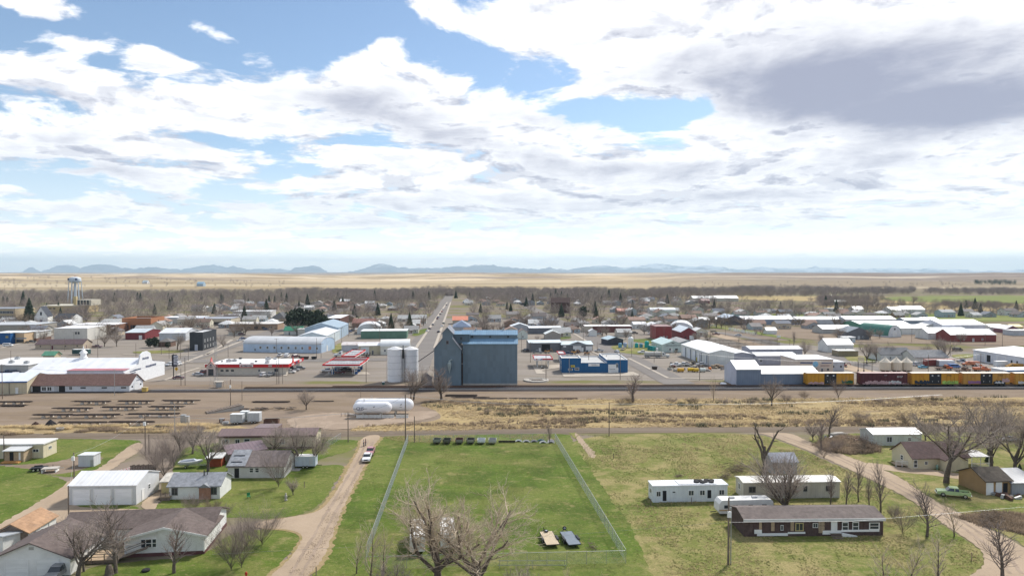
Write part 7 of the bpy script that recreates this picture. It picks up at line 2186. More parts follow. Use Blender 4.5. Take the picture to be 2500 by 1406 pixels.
o=bld('workshop','long white metal workshop with tall doors along its street side',(a[0],a[1]),(a[0]+12.6,a[1]+.9),41,6.0,'gable_y',1.5,(.60,.62,.60),(.76,.77,.76),M_METAL,M_RMETAL,world=True,rz=GRID,over=.15,ops=tuple(('gar','l',.12+.19*k,.05,4.4,4.6,(.66,.69,.72))for k in range(4))+(('door','l',.93,.05,1.6,4.4,(.6,.64,.7)),))
for k in range(5):
 MB().box(-6.5,-6.36,41-(5+7.8*k)-2.9,41-(5+7.8*k)-2.2,.05,5.2).build('door_jamb',M_FLAT,o,color=(.12,.15,.18))
LAV=(.36,.37,.43)
bld('workshop','lavender grey workshop with a white roof and two windows, front row',(1848,891),(1945,890),12,4.4,'gable_x',1.0,LAV,(.74,.74,.74),M_METAL,M_RMETAL,rz=GRID*.6,ops=(('wind','f',.1,1.5,1.4,1.1,WHITE),('wind','f',.62,1.5,1.4,1.1,WHITE)))
bld('workshop','lavender grey workshop with a white roof, second row',(1832,874),(1958,873),12,4.6,'gable_x',1.0,LAV,(.74,.74,.74),M_METAL,M_RMETAL,rz=GRID*.6,ops=(('wind','f',.55,1.5,1.4,1.1,WHITE),('wind','f',.87,1.5,1.4,1.1,WHITE)))
a=G(1848,890)
bld('workshop','long lavender grey workshop running back from the street',(a[0]-14,a[1]+1),(a[0],a[1]+1),62,4.6,'gable_y',1.2,LAV,(.74,.74,.74),M_METAL,M_RMETAL,world=True,rz=GRID)
o=bld('shop','beige stuccoed shop with a blue stripe and a round arched window',(1943,912),(2029,910),16,6.2,'flat',0,(.60,.50,.42),(.70,.70,.70),M_FLAT,M_MEMBR,rz=GRID*.4,cat='shop',ops=(('pane','f',.52,1.2,1.7,1.2),('door','f',.7,.1,.9,2.2,DGREY),('pane','f',.86,1.3,1.1,1.0),('sign','f',.28,4.6,5.5,.5,(.04,.09,.22)),('sign','f',.82,4.6,4.5,.35,(.04,.09,.22)),('sign','f',.78,3.4,4.0,.25,(.2,.05,.06))))
MB().lathe([(.02,-.14),(1.2,-.12),(1.3,-.003),(.02,-.003)],18,axis='y').build('round_sign',mat('pale_blue_disc',(.25,.5,.68),.4,.2,1.5),o,(.4,0,4.2))
bld('workshop','pale grey shop wing with two round windows',(2030,906),(2058,905),14,4.0,'flat',0,(.48,.50,.55),(.62,.64,.68),M_METAL,M_MEMBR,rz=GRID*.5,ops=(('pane','f',.15,1.6,.9,1.0),('pane','f',.75,1.6,.9,1.0)))
a=G(1798,943)
o=bld('warehouse','tall grey blue warehouse with a white roof beside the tracks',(a[0],a[1]),(a[0]+9.8,a[1]+.7),13.6,6.6,'gable_x',2.7,(.17,.215,.285),(.72,.72,.72),M_METAL,M_RMETAL,world=True,rz=R(2),over=.15)
MB().extr([(.02,.02),(13.58,.02),(13.58,6.58),(6.8,9.25),(.02,6.58)],-5.0,-4.91,'x').build('pale_gable_face',M_METAL,o,color=(.46,.49,.58))
b_=(a[0]+9.9,a[1]+1.2)
bld('warehouse','long low grey blue warehouse wing ending at the yellow boxcar',b_,(b_[0]+23.5,b_[1]+.8),12,4.7,'gable_x',2.2,(.17,.215,.285),(.72,.72,.72),M_METAL,M_RMETAL,world=True,rz=R(2),over=.15)
o=thing('gas_tank','small white gas tank on its side at the warehouse corner','tank',(*G(1766,942),.03))
MB().lathe([(.05,-1.2),(.45,-1.05),(.55,-.8),(.55,.8),(.45,1.05),(.05,1.2)],14,axis='x').build('shell',MATS['tank_enamel'],o,(0,0,.85),smooth=True)
MB().box(-.9,-.7,-.3,.3,0,.4).build('foot',M_STEEL,o)
MB().box(.7,.9,-.3,.3,0,.4).build('foot',M_STEEL,o)
for i,px in enumerate((2161,2188,2213)):
 o=thing('hopper_bin','cream hopper bin on legs with a pointed roof, %s of three'%('western','middle','eastern')[i],'grain bin',(*G(px,917),.03),R(3),'three cream hopper bins')
 r=2.3
 mcr=mat('cream_bin_sheet',(.62,.55,.44),.6,.06,.6,bump='ribs',period=1.0)
 MB().lathe([(r,2.6),(r,5.9)],12).build('drum',mcr,o)
 MB().lathe([(r+.1,5.9),(1.0,7.2),(.35,7.7),(.3,8.0),(.02,8.05)],12).build('roof_cone',mcr,o)
 MB().lathe([(r-.05,2.59),(.4,.9),(.35,.7)],12).build('hopper_cone',M_RUST,o)
 for k in range(6):
  t=2*pi*k/6
  MB().tube([(r*cos(t),r*sin(t),0),(r*cos(t),r*sin(t),2.7)],.1,5).build('leg',mcr,o)
 MB().lathe([(r+.05,1.4),(r+.05,1.55),(r-.05,1.55),(r-.05,1.4)],6).build('brace_ring',mcr,o)
o=thing('billboard_sign','blank cream sign board on two dark posts','sign',(*G(2102,907),.03),R(-12))
for x in(-1.2,1.2):
 MB().cyl(x,0,0,6.2,.14,7).build('post',M_BLACK,o)
 MB().cyl(x,0,0,.8,.3,7).build('post_foot',M_BLACK,o)
MB().box(-1.3,1.3,-.15,.15,4.6,6.6).build('board',M_FLAT,o,color=(.58,.52,.36))
o=thing('shipping_container','long dark red shipping container in the truck yard','container',(*G(2296,893),.03),R(2))
MB().box(-7,7,0,2.5,.1,3.0).build('body',M_BOXY,o,color=(.20,.045,.040))
MB().box(-7.05,7.05,-.05,2.55,3.003,3.1).build('roof',M_FLAT,o,color=(.3,.1,.09))
MB().box(7.003,7.06,.1,2.4,.2,2.9).build('door',M_FLAT,o,color=(.2,.2,.28))
o=thing('shipping_container','white box body in front of the dark red container','container',(*G(2312,895),.03),R(1))
MB().box(-3.7,3.7,0,2.4,.3,2.8).build('body',M_METAL,o,color=(.62,.64,.68))
MB().box(-3.75,3.75,-.05,2.45,2.803,2.9).build('roof',M_WHITE,o)
MB().box(-3.76,-3.703,.1,2.3,.4,2.7).build('door',M_STEEL,o)
a,b=G(2376,880),G(2540,908)
o=bld('workshop','long white workshop with a row of doors slanting towards the picture edge',a,b,22,5.4,'shed',1.6,(.60,.63,.68),(.70,.71,.72),M_METAL,M_RMETAL,world=True,ops=(('gar','f',.12,.05,5,4.2,(.58,.6,.64)),('hole','f',.25,.6,2.4,3.4),('gar','f',.45,.05,5,4.2,(.58,.6,.64)),('pane','f',.6,1.4,1.2,2.0),('pane','f',.68,1.4,1.0,2.0),('door','f',.8,.05,1.4,2.4)))
bld('shed','low white shed with a blue roof edge behind the boxcars',(2457,922),(2560,920),8,3.0,'flat',0,(.66,.68,.70),(.68,.70,.72),M_METAL,M_RMETAL,trim=(.05,.16,.36),cat='shed')
def work_truck(label,px,py,head,cabc,back,kind):
 o=thing('work_truck',label,'truck',(*G(px,py),.05),R(head))
 MB().loft([[(1.7,-.95,.7),(3.3,-.85,.7),(3.3,.85,.7),(1.7,.95,.7)],[(1.7,-.95,1.5),(3.2,-.75,1.4),(3.2,.75,1.4),(1.7,.95,1.5)]]).build('bonnet',M_CAR,o,color=cabc)
 MB().loft([[(.3,-1.05,.7),(1.9,-1.05,.7),(1.9,1.05,.7),(.3,1.05,.7)],[(.3,-1.05,1.6),(1.9,-1.05,1.6),(1.9,1.05,1.6),(.3,1.05,1.6)],[(.4,-.9,2.4),(1.3,-.9,2.35),(1.3,.9,2.35),(.4,.9,2.4)]]).build('cab',M_CAR,o,color=cabc)
 MB().box(.6,1.4,-1.02,1.02,1.62,2.15).build('side_window',M_GLASS,o)
 MB().box(-4.2,2.8,-.45,.45,.5,.69).build('chassis',M_BLACK,o)
 if kind=='bed':
  MB().box(-4.3,.1,-1.15,1.15,.9,1.08).build('flat_deck',M_RUST,o)
  MB().box(-.1,.1,-1.1,1.1,1.083,1.9).build('headboard',M_RUST,o)
 elif kind=='digger':
  MB().box(-3.8,.1,-1.1,1.1,.9,1.9).build('tool_body',M_CAR,o,color=back)
  MB().tube([(-.6,0,1.9),(-3.0,0,3.6),(2.8,.2,3.0)],.2,6).build('boom',M_WHITE,o)
  MB().lathe([(.3,2.4),(.5,2.5),(.5,3.2),(.3,3.3)],8,-.6,0).build('turret',M_CAR,o,color=back)
 else:
  MB().box(-3.8,.1,-1.15,1.15,.9,2.4).build('dump_body',M_CAR,o,color=back)
  for k in range(4):
   MB().box(-3.5+k,-3.3+k,-1.2,1.2,.95,2.35).build('body_rib',M_CAR,o,color=back)
 wheels(o,(2.4,-2.6,-1.6)if kind!='bed' else(2.4,-2.6),.95,.48,.3)
ORG=(.55,.13,.03)
work_truck('orange cab flat bed truck beside the blue van',2306,903,0,ORG,None,'bed')
work_truck('bright orange utility truck with a white boom',2398,907,-4,ORG,ORG,'digger')
work_truck('faded orange dump truck behind the utility truck',2368,894,170,(.5,.16,.06),(.50,.17,.08),'dump')
work_truck('yellow orange loader truck near the white workshop',2474,900,175,(.52,.28,.04),(.5,.26,.04),'dump')
work_truck('tan flat bed with scrap beside the utility truck',2352,908,10,(.3,.18,.12),None,'bed')
box_trailer('cargo_trailer','white enclosed trailer before the slanting white workshop',2443,897,184,5.5,2.4,3.0,(.62,.66,.68))
o=thing('lattice_mast','slender grey lattice mast before the western end of the store','mast',(*G(527,940),.03))
for k in range(3):
 t=2*pi*k/3
 MB().tube([(.75*cos(t),.75*sin(t),0),(.45*cos(t),.45*sin(t),17.5)],.05,5).build('leg',M_STEEL,o)
w=Wood()
for i in range(16):
 for k in range(3):
  t,u=2*pi*k/3,2*pi*(k+1)/3
  w.tube([(.7*cos(t),.7*sin(t),i*1.08),(.66*cos(u),.66*sin(u),i*1.08+1.08)],[.025,.025],3)
put('lattice',w.mesh('lattice',M_STEEL),o)
chain_fence('small square of chain link fence round the mast, road side',(511,950),(556,949),h=2.0)
chain_fence('small square of chain link fence round the mast, store side',(513,936),(554,935.5),h=2.0)
o=thing('equipment_shelter','tan open equipment shelter inside the small fenced square','shelter',(*G(534,946),.03))
MB().box(-1.7,1.7,-.8,.9,2.3,2.42).build('roof',M_FLAT,o,color=(.55,.5,.42))
for x in(-1.6,1.5):
 for y in(-.7,.75):
  MB().box(x,x+.1,y,y+.1,0,2.29).build('post',M_WOODG,o)
MB().box(-1.2,1.0,.2,.7,.1,1.9).build('cabinet',M_STEEL,o)
# -- eastern edge of the town and the farms
for args in(
('warehouse','dark slate gabled shed at the fairground',(1774,793),(1812,793),24,5.5,'gable_y',2.6,(.075,.08,.11),(.55,.62,.70),0),
('warehouse','long white roofed grey blue shed next to the dark slate one',(1814,793),(1942,793),18,4.6,'gable_x',2.2,(.24,.28,.36),(.70,.70,.70),0),
('warehouse','long white shed continuing the grey blue one',(1946,792),(2062,792),16,4.2,'gable_x',2.0,(.46,.47,.50),(.76,.77,.78),0),
('warehouse','long white shed with dark bushes at its eastern end',(2064,793),(2190,793),16,4.6,'gable_x',2.2,(.46,.47,.50),(.77,.77,.78),0),
('warehouse','slate blue open fronted shed beyond the white sheds',(2210,794),(2255,794),14,4.0,'gable_x',1.8,(.22,.27,.33),(.28,.32,.36),0),
('warehouse','slate blue shed with a white roof beyond the white sheds',(2256,794),(2295,794),14,4.2,'gable_x',2.0,(.20,.24,.31),(.74,.75,.76),0),
('workshop','green walled workshop with a pale door and white roof',(2098,807),(2142,805),24,5.0,'gable_x',1.8,(.08,.24,.17),(.72,.74,.72),1),
('workshop','white long roofed workshop behind the green quonset',(2140,806),(2216,805),18,4.4,'gable_x',2.0,(.62,.63,.62),(.70,.70,.70),0),
('workshop','white long workshop east of the green quonset',(2186,817),(2256,815),16,4.6,'gable_x',2.0,(.62,.62,.60),(.70,.70,.70),0),
('shed','small white gabled barn west of the big white hall',(2260,810),(2297,808),12,4.6,'gable_y',2.2,(.60,.59,.54),(.74,.74,.73),0),
('warehouse','big white two step hall at the fairground',(2300,813),(2400,812),26,6.0,'gable_x',3.0,(.60,.61,.66),(.72,.72,.73),0),
('stable','low white roofed stable with a bright blue front',(2277,817),(2366,817),10,3.0,'gable_x',1.2,(.04,.16,.36),(.74,.76,.78),0),
('barn','long white barn with a gabled end before the blue fronted stable',(2266,829),(2362,828),14,4.4,'gable_x',3.0,(.62,.62,.60),(.76,.77,.78),1),
('barn','long dark red barn with a grey roof',(2320,835),(2428,834),14,4.6,'gable_x',3.2,(.20,.040,.035),(.40,.41,.42),1),
('shed','white gabled shed with a carport near the eastern edge',(2418,809),(2447,808),10,3.4,'gable_x',1.6,(.60,.60,.58),(.74,.74,.72),0),
('shed','maroon gabled shed with a white roof near the eastern edge',(2455,814),(2482,813),12,3.2,'gable_y',2.4,(.18,.07,.09),(.74,.74,.74),0),
('shed','grey low shed cut by the eastern edge',(2474,820),(2530,819),10,3.6,'flat',0,(.46,.48,.50),(.6,.6,.6),0),
('shed','yellow roofed low shed at the eastern edge',(2470,806),(2498,806),8,2.6,'gable_x',1.6,(.5,.45,.2),(.55,.40,.10),0),
('house','white gabled house with a long grey roof by the farm road',(2020,860),(2076,858),11,4.2,'gable_x',3.0,(.66,.66,.64),(.48,.49,.52),1),
('house','white house with a dark grey roof behind the cream hopper bins',(2150,882),(2222,880),12,3.4,'gable_x',2.8,(.64,.65,.63),(.13,.135,.145),1),
('house','cream house with a grey roof beyond the dark red container',(2232,888),(2308,886),12,3.2,'gable_x',2.8,(.58,.58,.52),(.20,.205,.215),1),
('house','dark gabled cabin with a white upper porch',(2070,829),(2108,826),14,5.0,'gable_y',3.0,(.15,.155,.17),(.22,.25,.28),1),
('shed','pale long roofed hall west of the dark cabin',(2008,815),(2068,812),16,3.4,'gable_x',2.4,(.40,.40,.38),(.36,.37,.39),0),
('mobile_home','white and pale blue trailer home among the bare trees',(2057,836),(2084,835),6,3.2,'flat',0,(.55,.60,.62),(.7,.7,.7),1),
('shed','olive low long shed by the farm road',(2047,870),(2092,869),7,2.8,'flat',0,(.26,.22,.14),(.60,.58,.52),0),
('barn','square dark red building with white corner posts',(1601,829),(1638,828),16,8.6,'flat',0,(.25,.045,.045),(.30,.2,.2),1),
('barn','dark red barn with a pale blue white roof and white door',(1662,829),(1698,828),22,5.0,'gable_y',3.0,(.19,.035,.040),(.62,.68,.72),2),
('house','white low house with a dark shaded carport',(1547,803),(1579,803),12,3.6,'gable_x',1.6,(.62,.62,.60),(.72,.73,.75),2),
('workshop','white gabled workshop beside the carport house',(1581,809),(1622,808),16,4.0,'gable_y',2.2,(.60,.60,.58),(.74,.74,.74),1),
('shed','small white shed in the bare field',(1872,816),(1897,816),7,2.8,'gable_x',1.8,(.66,.66,.66),(.78,.78,.78),0),
('shed','white long shed in the pasture',(1699,790),(1732,790),10,3.4,'gable_x',1.8,(.64,.64,.63),(.77,.77,.77),0),
('shed','cream open carport beside the white pasture shed',(1680,789),(1698,789),8,2.6,'flat',0,(.45,.40,.34),(.66,.62,.55),0),
('shed','small grey shed on the pasture edge',(1748,788),(1760,788),7,3.2,'gable_x',1.4,(.30,.30,.31),(.66,.66,.66),0),
('farm_building','row of white polytunnel barns at the pasture edge',(1588,771),(1650,771),14,5.0,'arch_x',3.0,(.60,.61,.62),(.64,.65,.66),0),
('farm_building','long white roofed cattle shed before the riverside wood',(1692,736),(1742,735),20,5,'gable_x',3.0,(.52,.48,.40),(.74,.74,.73),0),
('farm_building','long white roofed cattle shed with a stepped end',(1746,736),(1796,735),20,5,'gable_x',3.5,(.54,.50,.42),(.70,.70,.70),0),
('farm_building','small red barn in the corrals',(1712,741),(1727,740),12,4,'gable_x',2.4,(.25,.06,.07),(.32,.14,.15),0),
('house','low house with an orange red roof at the town edge',(1508,767),(1544,766),14,3.4,'gable_x',2.4,(.28,.17,.12),(.52,.22,.15),0),
('farm_building','white barn group on the hayfield, western barn',(2176,767),(2204,766),16,4.6,'gable_x',3,(.58,.58,.58),(.72,.73,.75),0),
('farm_building','white barn group on the hayfield, long barn',(2205,767),(2250,766),18,5.0,'gable_x',3.4,(.56,.56,.58),(.74,.74,.75),0),
('house','white farmhouse on the hayfield',(2085,764),(2101,763),12,4,'gable_x',3,(.62,.62,.62),(.70,.71,.74),0),
('farm_building','white long roofed farm shed among the field trees',(2022,760),(2053,759),10,3,'flat',0,(.58,.58,.57),(.70,.70,.70),0),
('house','blue green ranch house by the riverside trees',(2040,744),(2056,743),10,4,'gable_x',2,(.25,.40,.38),(.30,.42,.42),0),
('farm_building','blue roofed barn on the tan plain',(480,699),(496,699),18,8,'gable_x',6,(.32,.42,.5),(.25,.40,.52),0),
('house','white farm house on the tan plain',(347,694),(359,694),18,8,'gable_x',6,(.6,.6,.6),(.40,.48,.52),0)):
 nm,lab,p0,p1,dep,h,rf,rise,wc,rc,win=args
 ops=()
 if win==1:
  ops=(('win','f',.3,1.1,1.0,1.2,GREY),('win','f',.7,1.1,1.0,1.2,GREY),('door','f',.5,.05,1.2,2.2,(.5,.5,.5)))
 elif win==2:
  ops=(('gar','f',.7,.05,2.8,2.6),('pane','f',.3,1.1,1.2,1.0))
 metal=nm not in('house','mobile_home')
 bld(nm,lab,p0,p1,dep,h,rf,rise,wc,rc,M_METAL if metal else M_PAINT,M_RMETAL if max(rc)>.3 else M_SHING,ops=ops,cat='house' if nm=='house' else 'building',rz=R(2)if p0[0]>1500 else 0,over=.3)
o=bld('quonset_hut','green ribbed quonset with a white arched end',(2168,824),(2202,823),26,1.2,'arch_y',7.0,(.64,.65,.66),(.05,.17,.13),M_METAL,M_RMETAL,rz=R(18),ops=(('gar','f',.5,.05,3.4,3.6),('pane','f',.5,5.0,1.4,1.3)))
o=bld('quonset_hut','white domed quonset behind the square red building',(1632,815),(1684,813),24,2.0,'arch_y',6.4,(.66,.67,.70),(.74,.75,.78),M_METAL,M_RMETAL,rz=R(-14))
bld('workshop','grey roofed old workshop behind the implement shop',(1650,855),(1700,852),20,3.6,'gable_y',2.2,(.36,.37,.37),(.33,.32,.31),M_METAL,M_RMETAL,rz=GRID)
for x0,x1,py,lab in((1690,1900,835,'long black rail fence of the stock yard, rear run'),(1740,1905,842.5,'long black rail fence of the stock yard, middle run'),(1760,1905,850,'rusty rail fence of the stock yard, front run')):
 a,b=G(x0,py),G(x1,py)
 L=b[0]-a[0]
 o=thing('rail_fence',lab,'fence',(*a,.02),R(1),'stock yard fences')
 for z in(.5,1.0,1.5):
  MB().box(0,L,-.06,.06,z,z+.22).build('rail',M_BLACK if 'black' in lab else M_RUST,o)
 pm=MB().box(-.08,.08,-.08,.08,0,1.9).mesh('post',M_WOODG)
 for k in range(int(L/5)+1):
  put('post',pm,o,(k*5,0,0))
o=None
for k,(px,py)in enumerate(((1782,806),(1786,807),(1789,807),(1793,808),(1796,809),(1799,809.5),(1802,810),(1807,811),(1811,811.5),(1813.5,812),(1816,812.5),(1820,813),(1827,814.5),(1835,816),(1839,817),(1843,817.5),(1847,818))):
 o=thing('sign_letter','white block letter in the row of letters standing on the grass bank','sign letter',(*G(px,py),.05),R(-20),'white letters on the grass bank')
 mb=MB().box(-.9,-.4,0,.2,0,2.0)
 if k%3!=1:
  mb.box(.35,.85,0,.2,0,2.0)
 if k%2==0:
  mb.box(-.39,.34,0,.2,1.6,2.0)
 if k%4!=2:
  mb.box(-.39,.34,0,.2,.8,1.15)
 mb.build('letter',M_WHITE,o)
for px,py,lab in((1737,798,'small white board sign on the grass, western one'),(1746,798,'small white board sign on the grass, eastern one'),(1901,826,'white board sign at the corner of the farm road')):
 o=thing('board_sign',lab,'sign',(*G(px,py),.05),R(-10))
 MB().box(-1.2,1.2,0,.15,.6,2.0).build('board',M_WHITE,o)
 for x in(-.9,.8):
  MB().box(x,x+.1,.151,.25,0,1.9).build('post',M_WOODG,o)
# -- vehicles about the town
LOT=(
('sedan',484,917,5,'silver','silver sedan parked before the western end of the red banded store'),('estate_car',500,911,80,'maroon','dark maroon car beside the entrance gable of the store'),
('estate_car',644,918,80,'white','white estate car at the front of the store'),('pickup_truck',660,918,262,'grey','dark pickup with an open bonnet at the front of the store'),
('estate_car',709,911,6,'white','white estate car at the eastern side of the store'),('estate_car',719,906,15,'silver','silver estate car behind the white one at the store side'),('estate_car',733,902,20,'grey','grey estate car farthest from the store side'),
('pickup_truck',800,908,0,'white','white pickup under the front canopy'),('pickup_truck',828,913,180,'maroon','dark maroon pickup at the front canopy pumps'),('pickup_truck',843,905,180,'black','black pickup behind the maroon one at the pumps'),('estate_car',832,900,0,'silver','silver car farthest back under the front canopy'),
('sedan',621,858,182,'white','white sedan parked before the long pale blue quonset'),('pickup_truck',683,870,95,'white','white pickup behind the store beside the box lorry'),('van',700,872,95,'white','white box van with a red back door behind the store'),('estate_car',722,873,60,'maroon','maroon car beside the box van'),
('sedan',588,833,20,'white','white sedan at the western end of the quonset'),('sedan',593,828,60,'navy','navy sedan behind the white one near the quonset'),
('pickup_truck',360,893,262,'blue','bright blue pickup first in the dealership row'),('estate_car',373,893,265,'tan','beige car second in the dealership row'),('pickup_truck',390,892,262,'white','white pickup third in the dealership row'),('estate_car',414,893,262,'silver','silver car next to the gap in the dealership row'),('estate_car',433,892,262,'white','white car last in the dealership row'),
('estate_car',360,908,250,'white','white car with an open door before the dealership'),('pickup_truck',365,917,215,'green','dark green pickup before the dealership parapet'),('sedan',436,925,20,'maroon','dark red car behind the short pole on the island'),('pickup_truck',365,885,170,'grey','grey flat truck behind the bright blue pickup'),
('pickup_truck',18,913,30,'navy','navy pickup between the flat roofed building and the dealership'),('estate_car',38,912,40,'navy','dark blue car next to the navy pickup'),('estate_car',44,918,40,'white','white car half hidden by the dealership roof'),
('van',20,846,8,'white','white van on the street below the blue shop'),('pickup_truck',76,837,20,'black','black pickup at the kerb beside the tan shop'),('pickup_truck',237,849,0,'maroon','maroon pickup beside the long tan building'),
('pickup_truck',598,804,0,'white','white pickup at the tan office block'),('estate_car',650,806,5,'navy','navy estate car near the tan office block'),('estate_car',590,818,0,'maroon','maroon car on the street corner past the bare trees'),('pickup_truck',205,781,0,'white','white pickup by the church hall'),
('sedan',843,814,300,'black','black car first in the row beside the brick block'),('sedan',849,813,300,'grey','grey car second in the row beside the brick block'),('estate_car',855,811,300,'navy','navy car third in the row beside the brick block'),('estate_car',861,809,300,'black','black estate car fourth in the row beside the brick block'),('pickup_truck',867,806,300,'white','white pickup last in the row beside the brick block'),
('sedan',1043,810,85,'white','white car parked on the main street, first at the western kerb'),('sedan',1049,804,85,'black','black car second at the western kerb of the main street'),('sedan',1057,794,85,'grey','grey car third at the western kerb of the main street'),('sedan',1068,779,85,'maroon','maroon car fourth at the western kerb of the main street'),('sedan',1069.5,776,85,'navy','navy car fifth at the western kerb of the main street'),('sedan',1075,768,85,'black','black car sixth at the western kerb of the main street'),('sedan',1079,762,85,'red','red car far up the main street'),('sedan',1082,757,85,'silver','silver car farthest up the western kerb'),
('sedan',1071,812,85,'black','black car at the eastern kerb near the tall elevator'),('sedan',1079,798,265,'silver','silver car at the eastern kerb of the main street'),('sedan',1083,791,85,'green','dark green car farther up the eastern kerb'),('sedan',1090,745,85,'black','small black car at the far end of the main street'),
('estate_car',1283,858,120,'black','black car by the pole near the open workshop'),('pickup_truck',1312,863,5,'grey','grey pickup before the open black bay'),('pickup_truck',1386,866,178,'navy','navy pickup beside the white fuel shelter'),('estate_car',1411,861,95,'black','black car in front of the white workshop door'),('pickup_truck',1462,859,165,'silver','silver pickup towing at the side street'),
('sedan',1506,860,100,'white','small white car at the edge of the tank lawn'),('pickup_truck',1521,855,250,'tan','tan pickup on the grass below the coloured tanks'),('pickup_truck',1569,863,185,'white','white pickup in front of the tanker lorry'),('sedan',1802,820,170,'silver','silver car driving on the farm road'),
('pickup_truck',1651,894,170,'white','white pickup at the western end of the scrap yard'),('pickup_truck',1669,893,170,'white','white pickup second in the scrap yard'),('pickup_truck',1713,893,175,'silver','silver pickup by the stacked pallets'),('sedan',1934,852,0,'white','white car on the lot by the bare forked tree'),
('sedan',2254,899,10,'teal','turquoise car in the truck yard'),('estate_car',2239,893,20,'silver','silver car by the cream bins'),('van',2330,899,0,'blue','bright blue van beside the orange flat bed'),('pickup_truck',2360,889,10,'white','white pickup behind the orange trucks'),('pickup_truck',2350,885,190,'navy','dark navy pickup at the back of the truck yard'),
('sedan',2428,857,5,'green','dark green car in the row behind the white workshop'),('sedan',2449,856,10,'navy','navy car second in the row behind the white workshop'),('sedan',2462,857,8,'white','white car third in the row behind the white workshop'),('estate_car',2475,858,8,'white','white car fourth in the row behind the white workshop'),('sedan',2490,859,5,'silver','silver car last in the row behind the white workshop'),
('van',2338,857,0,'black','black trailer-like van on the field behind the red barn'),('pickup_truck',1366,803,40,'white','white pickup on the side street past the slate workshop'),('sedan',1377,800,200,'green','dark green car on the grass past the slate workshop'),('estate_car',1464,818,0,'silver','silver car before the long red brown building'),('estate_car',1550,815,0,'black','black car at the eastern end of the long red brown building'),
('van',1590,817,175,'white','white lorry behind the square red building'),('estate_car',1980,930,5,'silver','silver car top showing behind the yellow boxcar'),('pickup_truck',1748,818,0,'maroon','maroon truck on the lot beyond the red barn'),('van',1742,812,0,'tan','tan van on the lot beyond the red barn'),
)
for a in LOT:
 car(*a[:6],group='vehicles parked about the town')
for i in range(46):
 px,py=rnd.uniform(1632,1765),rnd.uniform(886,908)
 c=rnd.choice(((.30,.28,.26),(.14,.05,.04),(.42,.40,.36),(.08,.075,.07),(.20,.17,.12)))
 o=thing('scrap_item','%s %s in the fenced scrap yard'%({.30:'grey',.14:'dark red',.42:'pale',.08:'black',.20:'brown'}[c[0]],('stack of scrap bars','scrap drum','bent scrap panel')[i%3]),'scrap',(*G(px,py),.03),rnd.uniform(0,3),'pieces of scrap in the scrap yard')
 k=i%3
 if k==0:
  mb=MB()
  for j in range(4):
   mb.box(-1.0,1.0,-.5+.3*j,-.4+.3*j,.3*(j%2),.3*(j%2)+.5)
  mb.box(-1.0,-.9,-.5,.5,0,1.3)
  mb.box(.9,1.0,-.5,.5,0,1.1)
 elif k==1:
  mb=MB().lathe([(.6,0),(.6,.9),(.5,1.0),(.05,1.02)],10)
 else:
  mb=MB().extr([(-1.4,0),(1.4,0),(1.2,.7),(.2,.9),(-.9,.6)],-.4,.4,'y')
 mb.build('scrap',M_FLAT,o,color=c)
for px,py,L,c,lab in((1662,908,3.2,(.62,.34,.03),'yellow orange tank by the kerb of the scrap yard'),(1686,907,3.0,(.64,.42,.02),'bright yellow tank in the scrap yard'),(1699,908,2.6,(.60,.38,.03),'amber tank beside the bright yellow one'),(1715,908,3.0,(.55,.60,.56),'pale green tank lying in the scrap yard'),(1733,905,1.4,(.60,.17,.03),'small orange drum in the scrap yard')):
 o=thing('drum_tank',lab,'tank',(*G(px,py),.03),R(4))
 MB().lathe([(.1,-L/2),(.7,-L/2+.2),(.8,-L/2+.5),(.8,L/2-.5),(.7,L/2-.2),(.1,L/2)],12,axis='x').build('shell',M_FLAT,o,(0,0,1.0),color=c)
 for x in(-L*.3,L*.3):
  MB().box(x-.1,x+.1,-.5,.5,0,.45).build('cradle',M_BLACK,o)
for px,py,r,hh,c,lab in((1714,881,1.15,2.6,(.58,.47,.32),'cream round tank by the white workshop doors'),(1702,882,.5,1.8,(.5,.42,.05),'yellow upright tank by the white workshop doors')):
 o=thing('upright_tank',lab,'tank',(*G(px,py),.03))
 MB().lathe([(r,.2),(r,hh),(r*.8,hh+.3),(.05,hh+.4)],16).build('body',M_FLAT,o,color=c)
 MB().cyl(0,0,0,.2,r+.1,12).build('base',M_BLACK,o)
o=thing('pallet_stack','stack of timber and pallets at the warehouse side of the scrap yard','pallets',(*G(1752,898),.03),R(5))
for k in range(22):
 q=MB().box(-1.1,1.1,-.5,.5,0,.14).build('pallet',M_WOODT if k%2 else M_WOODG,o,(rnd.uniform(-2.5,2.5),rnd.uniform(-1,3),.2*(k%8)))
 q.rotation_euler=(0,0,rnd.uniform(-.3,.3))
